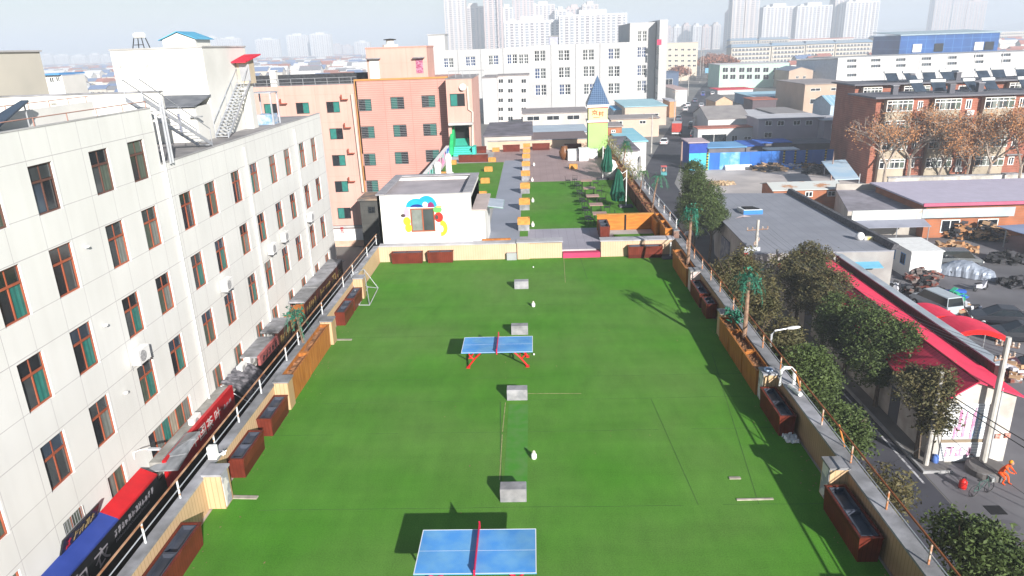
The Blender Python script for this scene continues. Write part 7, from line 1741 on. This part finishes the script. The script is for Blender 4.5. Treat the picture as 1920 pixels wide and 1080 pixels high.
r_ = (42.87, 44.36, 10.33, 12.09); fb = B(); fbox(fb, face_y(Y0-6), *r_, -.12, 0); fb.build('sign', mat('mall_sign', (.65,.05,.12)), t)
t = thing('rooftop_house', 'small grey-blue rooftop hut on the white building', 'hut', (8, 270, zm))
r_ = (6.75, 9.78, 12.2, 14.29); B().box(r_[0], r_[1], 270, 276, zm-.2, r_[3]).build('wall', mat('lilac_hut', (.45,.45,.55)), t); B().box(r_[0]-.3, r_[1]+.3, 269.7, 276.3, r_[3], r_[3]+.3).build('roof', M['con_light'], t)
t = thing('stair_block', 'square white block on the left end of the white building roof', 'building', (x0, 270, zl))
r_ = (-37.19, -31.1, 11.36, 16.32); B().box(r_[0], r_[1], 272, 282, zl-.2, r_[3]).build('wall', wp, t); B().box(r_[0]-.3, r_[1]+.3, 271.7, 282.3, r_[3], r_[3]+.3).build('roof', M['con_light'], t)
# small apartment block between the pink building and the white mall
wn_ = [(-10.28, -8.68, 0.84, 2.16), (-7.32, -5.71, 0.75, 2.07), (-3.2, -1.59, 0.62, 1.94), (-10.4, -8.79, -2.02, -0.69), (-7.42, -5.81, -2.12, -0.79), (-3.29, -1.67, -2.25, -0.92), (-10.51, -8.9, -4.92, -3.58), (-7.52, -5.9, -5.01, -3.67), (-3.37, -1.75, -5.14, -3.8), (-10.62, -9, -7.67, -6.32), (-7.62, -5.99, -7.76, -6.41), (-3.45, -1.82, -7.89, -6.54), (-10.73, -9.1, -10.45, -9.08), (-7.71, -6.08, -10.54, -9.18), (-3.53, -1.89, -10.67, -9.31)]
shed('white_flats', 'narrow white apartment block with small windows right of the pink building', None, mat('flats_cream', (.66,.6,.57), (.58,.52,.5), scale=.2), mat('tan_roof', (.33,.29,.28)), -10.59, -0.83, 228, 242, 2.97, win=wn_, wm=M['white'])
shed('blank_flats', 'blank white end wall of flats touching the pink building', None, white_w, mat('tan_roof', (.33,.29,.28)), -14.83, -10.47, 222, 242, 2.81, win=[], wm=M['white'])

# ---------------------------------------------------------------- long white factory on the right
t = thing('white_factory', 'very long white factory with paired strips of windows', 'building', (150, 322, GZ)); F = face_y(322)
X0, X1, Z = 131.3, 224.86, 2.21
fw = [(135.06, 139.02, 0.19, 1.4), (145.16, 149.13, 0.07, 1.29), (155.7, 159.67, -0.05, 1.16), (166.41, 170.38, 0.03, 1.25), (177.08, 181.07, 0.12, 1.33), (188.14, 192.13, 0.41, 1.61), (199.43, 203.42, 0.47, 1.67), (135.34, 139.31, -2.22, -1), (145.47, 149.45, -2.33, -1.11), (156.04, 160.02, -2.46, -1.24), (166.77, 170.76, -2.37, -1.15), (177.47, 181.46, -2.28, -1.06), (188.56, 192.55, -1.99, -0.77), (199.87, 203.87, -1.92, -0.71), (135.75, 139.74, -5.75, -4.52)]
b = B(); holewall(b, F, X0, X1, GZ, Z, fw, .3); b.box(X0, X1, 323, 350, GZ, Z-.3); b.box(X0, X0+.2, 322.02, 350, GZ, Z-.1)
for i in range(9): b.box(X0+i*11.5-.15, X0+i*11.5+.15, 321.85, 322, GZ, Z)
b.build('wall', mat('factory_white', (.62,.61,.6), (.57,.56,.55), scale=.05), t)
B().box(X0-.2, X1, 322.1, 350.2, Z-.3, Z-.1).build('roof', M['con_light'], t)
for h in fw: window(t, F, *h, M['white'], [GL[1], GL[2], GL[0]], d=.2, t=.07, mull=3)
t = thing('factory_annex', 'lower pale annex with slanted front at the left end of the long white factory', 'building', (140, 318, GZ))
a = 123.63
b = B(); b.hexa([(a,345,GZ),(X0-.3,322,GZ),(X0-.3,350,GZ),(a,350,GZ)], [(a,345,Z-1.5),(X0-.3,322,Z-.6),(X0-.3,350,Z-.6),(a,350,Z-1.5)]); b.build('wall', mat('annex_bluewhite', (.5,.54,.6)), t)
b = B(); b.hexa([(a-.4,344.6,Z-1.5),(X0-.35,321.5,Z-.6),(X0-.35,350.4,Z-.6),(a-.4,350.4,Z-1.5)], [(a-.4,344.6,Z-1.2),(X0-.35,321.5,Z-.3),(X0-.35,350.4,Z-.3),(a-.4,350.4,Z-1.2)]); b.build('roof', M['con_light'], t)
t = thing('blue_hall', 'blue glass-walled hall with a pale roof above the long white factory', 'hall', (180, 360, GZ))
S0 = (172.96, 218.27, 356, 386, 10.04)
B().box(S0[0], S0[1], 356, 384, GZ, S0[4]).build('wall', striped('blue_glass_wall', (.02,.10,.33), (.06,.18,.42), 0, 4.2, .25, axis2=2, period2=4, width2=.2, rough=.3, var=.3, scale=.1), t)
b = B(); b.box(S0[0]-.5, S0[1]+.5, 355.5, 370, S0[4], S0[4]+.3); b.hexa([(S0[0]-.5,355.5,S0[4]+.3),(S0[1]+.5,355.5,S0[4]+.3),(S0[1]+.5,384.5,S0[4]+1.6),(S0[0]-.5,384.5,S0[4]+1.6)], [(S0[0]-.5,355.5,S0[4]+.5),(S0[1]+.5,355.5,S0[4]+.5),(S0[1]+.5,384.5,S0[4]+1.9),(S0[0]-.5,384.5,S0[4]+1.9)]); b.build('roof', mat('hall_roof', (.35,.45,.5)), t)
for (xx, m_) in ([(180.98, 0), (190.99, 1), (209.31, 0), (214.13, 1)]): B().box(xx-2, xx+2, 355.6, 355.95, S0[4]-7.5, S0[4]-3.9).build('roof_box', M['dark'] if m_ else M['white'], t)

# ================================================================ far city
tw_c = mat('tower_cream', (.60,.54,.50), (.54,.48,.45), scale=.02); tw_w = mat('tower_white', (.66,.65,.64), (.6,.59,.59), scale=.02); tw_p = mat('tower_pink', (.56,.45,.42), (.5,.4,.38), scale=.02)
band_a = striped('floor_bands_a', (.2,.19,.22), (.58,.54,.52), 2, 3.0, 1.3, var=.2, scale=.1)
band_b = striped('floor_bands_b', (.28,.3,.34), (.6,.58,.57), 2, 3.0, 1.1, var=.2, scale=.1)
def tower(label, Y, x0, x1, zt, m, n=8, D=22, bm=None, group='distant tower blocks', steps=0, name='tower_block'):
    t = thing(name, label, 'tower block', ((x0+x1)/2, Y, GZ), 0, group); w_ = x1-x0
    b = B(); b.box(x0, x1, Y, Y+D, GZ, zt)
    b.build('wall', m, t)
    B().box(x0+w_*.3, x1-w_*.3, Y+4, Y+D-4, zt, zt+5).box(x0+w_*.1, x0+w_*.2, Y+4, Y+D-6, zt, zt+2.5).build('roof_house', m, t)
    for i in range(n):
        u = x0 + w_*(i+.5)/n; h = w_/n*(.30 if i % 3 else .2)
        B().box(u-h, u+h, Y-.5, Y, GZ+2, zt-2).build('window_column', (bm or band_a) if i % 2 else band_b, t)
    for i in range(2): B().box(x0-.4, x0, Y+3+i*9, Y+7+i*9, GZ+2, zt-2).build('window_column', band_a, t)
    return t
TW = [(330.06, 349.72, 89.41, 1250, 0), (353.01, 375.31, 86.52, 1255, 0), (395.5, 450.92, 59.27, 1300, 1), (449.06, 507.44, 58.57, 1290, 1), (526.9, 546.84, 73.88, 1330, 0), (533.72, 589.6, 62.89, 1300, 1), (362.85, 373.49, 56.84, 1400, 2), (995.16, 1038.89, 94.26, 1900, 2), (1037.32, 1073.34, 86.89, 1900, 2), (1103.09, 1150.64, 78.65, 1950, 2), (-129.61, -97.61, 101.74, 1150, 0), (-107.02, -73.35, 72.08, 1200, 0), (-69.82, -41.86, 96.04, 1150, 2), (-48.44, -27.44, 71.05, 1250, 1), (-29.68, 6.49, 92.69, 1300, 2), (2.55, 43.06, 77.37, 1320, 0), (42.3, 62.27, 66.89, 1300, 1), (62.3, 89.48, 69.47, 1300, 2), (88.11, 114.82, 72.66, 1280, 0), (-30.98, 35.44, 39.29, 900, 1), (33.5, 112.14, 43.22, 880, 1), (-1005.43, -965.5, 66.2, 2300, 1), (-962.7, -896.21, 61.23, 2300, 1), (-813.22, -743.4, 52.43, 2200, 1), (-686.87, -626.51, 59.03, 2100, 1), (-605.36, -549.5, 58.54, 2050, 1), (-519.58, -475.38, 35.68, 2200, 1), (-1226.55, -1193.84, 58.6, 2500, 1), (-1734.06, -1695.73, 34.54, 2600, 1), (-1688.5, -1634.88, 31.01, 2600, 1), (-1627.65, -1574.07, 27.22, 2600, 1), (-1561.37, -1523.17, 30.68, 2600, 1), (-1520.15, -1485.78, 25.82, 2600, 1), (-720.21, -685.23, 35.03, 2700, 2), (-681.75, -646.79, 30.1, 2700, 2), (305.23, 319.49, 37.65, 1700, 2), (321.77, 338.38, 39.3, 1700, 1), (342.98, 359.57, 41.94, 1700, 2), (353.65, 372.05, 39.23, 1650, 1), (374.46, 392.86, 36.36, 1650, 2), (397.2, 413.27, 39.98, 1650, 0)]
place_w = ['leftmost of the right-hand group, cut by the top edge','second of the right-hand group, cut by the top edge','broad one with grey glazing in the right-hand group','its broad neighbour of equal height in the right-hand group','tall slim one behind the last broad block of the right-hand group','rightmost broad one of the right-hand group','low narrow one at the left foot of the right-hand group',
 'faint left one of the haze-dimmed group at the far right','faint middle one of the haze-dimmed group at the far right','faint right one of the haze-dimmed group at the far right',
 'tallest, at the left end of the central cluster','second from the left in the central cluster','pinkish tall one with the crane beside it','lower white one right of the crane','pinkish one cut by the top edge right of the crane','cream one behind the broad white slab','narrow white one in the middle of the central cluster','pinkish one right of the middle of the central cluster','cream one at the right end of the central cluster',
 'broad low white slab in front of the central cluster','longest white slab in front of the central cluster, right part',
 'left one of the faint pair above the red-roofed booth','right one of the faint pair above the red-roofed booth','faint squat one left of the twin slabs on the left skyline','left twin slab on the left skyline','right twin slab on the left skyline','faint one just left of the pink penthouse','tiny faint one above the white stair block',
 'first in the faint row beyond the beige block','second in the faint row beyond the beige block','third in the faint row beyond the beige block','fourth in the faint row beyond the beige block','fifth in the faint row beyond the beige block','faint low one right of the twin slabs','faint low one nearest the pink penthouse',
 'first of the low blocks at the street vanishing point','second of the low blocks at the street vanishing point','third of the low blocks at the street vanishing point','fourth of the low blocks at the street vanishing point','fifth of the low blocks at the street vanishing point','last of the low blocks at the street vanishing point']
for (x0, x1, zt, Y, k), pw_ in zip(TW, place_w):
    tower('distant tower block, ' + pw_, Y, x0, x1, zt, (tw_c, tw_w, tw_p)[k], n=max(3, int((x1-x0)/6)), D=26 if x1-x0 < 60 else 16)
# crane between the central towers
t = thing('tower_crane', 'thin construction crane between the central tower blocks', 'crane', (-46.21, 1140, 13.33))
b = B(); b.tube([(0,0,-10),(0,0,95)], 1.0, 4)
for i in range(12): b.box(-1.6,1.6,-1.6,1.6,i*8,i*8+.8)
b.build('mast', mat('crane_grey', (.25,.25,.28)), t, local=True)
B().tube([(-12,0,88),(40,0,88)], .8, 4).build('jib', MATS['crane_grey'], t, local=True)
# rows of mid-rise flats on the right
cr = mat('midrise_cream', (.60,.54,.45), (.52,.47,.4), scale=.03)
for i, (x0, x1, y0, y1, zt) in enumerate([(149.09, 178.13, 560, 574, 4.89), (183.6, 208.51, 575, 589, 4.94), (214.65, 236.85, 590, 604, 5.12), (241.61, 269.95, 600, 614, 4.94), (200.86, 227.43, 760, 774, 8.78), (232.5, 262.57, 770, 784, 8.75), (361.46, 389.13, 800, 814, 6.82)]):
    t = thing('midrise_flats', 'cream mid-rise flats with a blue-grey roof, ' + ['nearest row, left block','nearest row, second block','nearest row, third block','nearest row, right block','second row, left block','second row, right block','block left of the blue hall'][i], 'flats', (x0, y0, GZ), 0, 'cream mid-rise flats')
    B().box(x0, x1, y0, y1, GZ, zt).build('wall', cr, t)
    B().hexa([(x0-1,y0-1,zt),(x1+1,y0-1,zt),(x1+1,y1+1,zt),(x0-1,y1+1,zt)], [(x0+1,y0+4,zt+2.2),(x1-1,y0+4,zt+2.2),(x1-1,y1-4,zt+2.2),(x0+1,y1-4,zt+2.2)]).build('roof', mat('bluegrey_far', (.22,.33,.45), (.3,.34,.38), scale=.05), t)
    k = 0; z = zt-2.6
    while z > GZ+2:
        n_ = int((x1-x0)/5)
        b = B(); b.box(x0+1, x1-1, y0-.6, y0-.01, z, z+1.5); b.build('balcony_row', striped('balcony_far', (.16,.17,.2), (.6,.58,.55), 0, 2.6, .7, var=.4, scale=.2), t); z -= 3.0
# far villages: 300 nearest houses one by one, the rest as one mass
hw = [mat('hw_a', (.66,.64,.61)), mat('hw_b', (.6,.55,.48)), mat('hw_c', (.68,.67,.66))]
hr_ = [mat('hr_red', (.42,.17,.13), (.34,.14,.11)), mat('hr_blue', (.16,.22,.36)), mat('hr_grey', (.22,.22,.24)), mat('hr_white', (.6,.6,.6)), mat('hr_brick', (.33,.14,.1))]
def house_proto(k, w_, d_, h_, rise, wm_, rm_, lab, grp):
    t = thing('village_house', lab, 'house', (0,0,GZ), 0, grp)
    B().sweep([(-w_/2,-d_/2,0),(-w_/2,d_/2,0),(-w_/2,d_/2,h_),(-w_/2,0,h_+rise),(-w_/2,-d_/2,h_)], (w_,0,0)).build('wall', wm_, t, local=True)
    b = B(); e = .25; 
    b.hexa([(-w_/2-.4,-d_/2-.5,h_-.2),(w_/2+.4,-d_/2-.5,h_-.2),(w_/2+.4,0,h_+rise+.05),(-w_/2-.4,0,h_+rise+.05)], [(-w_/2-.4,-d_/2-.5,h_-.2+e),(w_/2+.4,-d_/2-.5,h_-.2+e),(w_/2+.4,0,h_+rise+.05+e),(-w_/2-.4,0,h_+rise+.05+e)])
    b.hexa([(-w_/2-.4,0,h_+rise+.05),(w_/2+.4,0,h_+rise+.05),(w_/2+.4,d_/2+.5,h_-.2),(-w_/2-.4,d_/2+.5,h_-.2)], [(-w_/2-.4,0,h_+rise+.05+e),(w_/2+.4,0,h_+rise+.05+e),(w_/2+.4,d_/2+.5,h_-.2+e),(-w_/2-.4,d_/2+.5,h_-.2+e)])
    b.build('roof', rm_, t, local=True)
    for u in (-w_*.28, w_*.05, w_*.3): B().box(u-.7,u+.7,-d_/2-.06,-d_/2,h_*.45,h_*.75).build('window', GL[1], t, local=True)
    return t
rr = random.Random(77)
protos = {}
cn = ['red','blue','grey','white','brick-coloured']
for side in ('left','right'):
    for k in range(10):
        protos[side, k] = house_proto(k, rr.uniform(7,11), rr.uniform(5,6.5), rr.choice((4.5,5,7)), rr.uniform(1.0,1.7), hw[k % 3], hr_[k % 5], 'far small house with a %s roof, %s side, %s' % (cn[k % 5], side, 'pale-walled kind' if k < 5 else 'cream-walled kind'), 'far village houses, %s side, %s roofs, %s' % (side, cn[k % 5], 'a' if k < 5 else 'b'))
def spots(side):
    out = []; Y = 300. if side == 'left' else 380.
    while Y < 2700:
        u0, u1 = (-.72, -.20) if side == 'left' else (.27, .80)
        if side == 'right' and Y < 860: u0 = .30
        x = u0*Y
        while x < u1*Y:
            if rr.random() < .86: out.append((x+rr.uniform(-2,2), Y+rr.uniform(-3,3)))
            x += rr.uniform(10, 15) * (1 + Y/2500)
        Y += rr.uniform(12, 16) * (1 + Y/1500) + (14 if rr.random() < .2 else 0)
    return out
def blocked(x, y):
    if x > 0:
        for (a, c, y0, y1, z) in BLK:
            if a-12 < x < c+12 and y0-10 < y < y1+12: return True
    return False
BLK = [(X0-40, X1, 310, 392, 0)] + [(149.09, 178.13, 560, 580, 4.89), (183.6, 208.51, 575, 595, 4.94), (214.65, 236.85, 590, 610, 5.12), (241.61, 269.95, 600, 620, 4.94), (200.86, 227.43, 760, 780, 8.78), (232.5, 262.57, 770, 790, 8.75), (361.46, 389.13, 800, 820, 6.82), (80.91, 121.7, 340, 360, 0.21)]
def on_road(x, y):
    return abs(x - (58 + (y-260)*.275)) < 20 and x > 0
done = set(); rest = B()
restm = {}
for side in ('left','right'):
    sp = [p for p in spots(side) if not blocked(*p) and not on_road(*p)]
    near = sp[:150]; far = sp[150:]
    for i, (x, y) in enumerate(near):
        k = rr.randrange(10); p = protos[side, k]
        if (side, k) not in done:
            p.location = (x, y, GZ); p.rotation_euler = (0,0,R(rr.uniform(-8,8))); done.add((side, k))
        else: dup(p, (x, y, GZ), R(rr.uniform(-8,8)))
    # the mass beyond, one object per roof colour of the same spread
    for (x, y) in far:
        k = rr.randrange(5); s_ = 1+y/2200; w_, d_, h_ = rr.uniform(7,13)*s_, rr.uniform(5,7)*s_, rr.choice((4.5,5,7,10))*1.0
        restm.setdefault((side, k), []).append((x, y, w_, d_, h_))
vs, fs, mi = [], [], []
def addq(pts, m_):
    o = len(vs); vs.extend(pts); fs.append(tuple(range(o, o+len(pts)))); mi.append(m_)
for (side, k), lst in restm.items():
    for (x, y, w_, d_, h_) in lst:
        z = GZ; r_ = h_*.3; xa, xc, ya, yc = x-w_/2, x+w_/2, y-d_/2, y+d_/2
        addq([(xa,ya,z),(xc,ya,z),(xc,ya,z+h_),(xa,ya,z+h_)], k % 3); addq([(xc,ya,z),(xc,yc,z),(xc,yc,z+h_),(xc,y,z+h_+r_),(xc,ya,z+h_)], k % 3); addq([(xa,yc,z),(xa,ya,z),(xa,ya,z+h_),(xa,y,z+h_+r_),(xa,yc,z+h_)], k % 3)
        addq([(xa-.4,ya-.4,z+h_),(xc+.4,ya-.4,z+h_),(xc+.4,y,z+h_+r_+.2),(xa-.4,y,z+h_+r_+.2)], 3+k); addq([(xc+.4,yc+.4,z+h_),(xa-.4,yc+.4,z+h_),(xa-.4,y,z+h_+r_+.2),(xc+.4,y,z+h_+r_+.2)], 3+k)
me = bpy.data.meshes.new('distant_houses'); me.from_pydata(vs, [], fs)
for m_ in hw + hr_: me.materials.append(m_)
me.polygons.foreach_set('material_index', mi); me.update()
o = bpy.data.objects.new('distant_houses', me); COL.objects.link(o)
tag(o, 'mass of small houses fading into the haze beyond the nearer villages', 'houses', kind='stuff')
# apartment rows scattered in the right distance
rr = random.Random(5)
for i in range(26):
    Y = 820 + i*50 + rr.uniform(-20,20); u = .34 + (i*7 % 13)/13*.42; w_ = rr.uniform(40, 80); zt = GZ + rr.choice((12,15,18))
    x = u*Y; rc_ = cn[(i*3) % 5]; t = thing('far_flats', 'hazy row of low pale flats with a %s roof, right distance' % rc_, 'flats', (x, Y, GZ), 0, 'hazy rows of flats with %s roofs' % rc_)
    B().box(x, x+w_, Y, Y+12, GZ, zt).build('wall', hw[i % 3], t); B().box(x-.5, x+w_+.5, Y-.5, Y+12.5, zt, zt+.8).build('roof', hr_[(i*3) % 5], t)
    for k in range(4):
        if zt-3-3*k > GZ: B().box(x+1, x+w_-1, Y-.4, Y, zt-2.5-3*k, zt-1.2-3*k).build('balcony_row', MATS['balcony_far'], t)
# reddish bare street trees far up the road, and poles along it
orange_l = mat('rust_leaf', (.36,.15,.09), (.24,.1,.07), scale=.3)
for i, (px, lab) in enumerate(zip([(107.14, 470), (103.94, 440), (111.24, 455), (108.38, 430), (105.88, 410), (129.28, 520), (129.42, 540), (82.44, 410), (82.71, 420), (119.73, 420), (124.62, 480)], ('at the left of the rusty clump on the street','in the front of the rusty clump on the street','in the middle of the rusty clump on the street','at the right of the rusty clump on the street','touching the mint green building','behind the rusty clump, right','behind the rusty clump, left','in front of the cream school','beside the one in front of the cream school','behind the mint green building','behind the corner of the mint green building'))):
    plane_tree('rust-coloured bare tree ' + lab, (px[0], px[1], GZ), 19 if i not in (7,8,9) else 13, 300+i, 1500, 'rust-coloured trees up the street', orange_l, leafs=1.0, spread=.9)
for i, (px, py, zt, lab) in enumerate(((24.46, 148.84, -2.6, 'tall thin pole on the left kerb by the turquoise roof'), (40.29, 207.28, -1.5, 'thin pole on the left kerb past the red truck'), (40.62, 181.77, -6.2, 'short pole on the right kerb by the dark van'), (65.76, 310.83, 1.0, 'pole on the left kerb at the far junction'), (91.75, 405.13, 6.0, 'tall pole left of the rusty trees'), (99.06, 430.98, 7.0, 'tallest pole left of the rusty trees'), (97.29, 351.41, -4.0, 'street pole in front of the mint green building'), (117.37, 348.66, -2.5, 'pole at the right end of the mint green building'), (59.4, 141.85, -2.6, 'dark pole in front of the mauve annex'))):
    upole(lab, px, py, zt, .16, [(zt-.6, .8, R(15))], group='poles along the far street')
# blue road sign
t = thing('road_sign', 'light blue road sign over the far street', 'sign', (95.02, 395, -4.16))
B().box(-3,3,0,.2,-1.3,1.3).build('panel', mat('sign_sky', (.2,.45,.65)), t, local=True); B().tube([(3,.3,0),(5.5,.3,0),(5.5,.3,-9)], .15, 6).build('post', M['galv'], t, local=True)
# faint hills
b = B(); vs = []; rr = random.Random(2); n = 60
for i in range(n+1):
    x = 1100+i*60; h = 60+50*math.sin(i*.19)+18*math.sin(i*.61+1); vs += [(x, 4200, GZ), (x, 4600, GZ+max(5,h)), (x, 5400, GZ)]
b.add(vs, [(3*i, 3*i+3, 3*i+4, 3*i+1) for i in range(n)] + [(3*i+1, 3*i+4, 3*i+5, 3*i+2) for i in range(n)])
struct('hills', b, mat('hill_brown', (.14,.12,.1), (.1,.1,.08), scale=.01))

# ================================================================ haze
hb = B(); hb.box(-6100, 6100, -130, 7200, GZ-3, 160)
ho = hb.build('haze', M['dark'])
ho.data.materials.clear()
hm = bpy.data.materials.new('haze_air'); hm.use_nodes = True
hn = hm.node_tree.nodes; hn.remove(hn['Principled BSDF'])
pv = hn.new('ShaderNodeVolumePrincipled'); pv.inputs['Color'].default_value = (.82, .90, 1.0, 1); pv.inputs['Density'].default_value = .00064; pv.inputs['Anisotropy'].default_value = .0
hm.node_tree.links.new(pv.outputs[0], hn['Material Output'].inputs['Volume'])
ho.data.materials.append(hm)
tag(ho, kind='stuff')
ho['label'] = 'pale haze filling the air over the town'
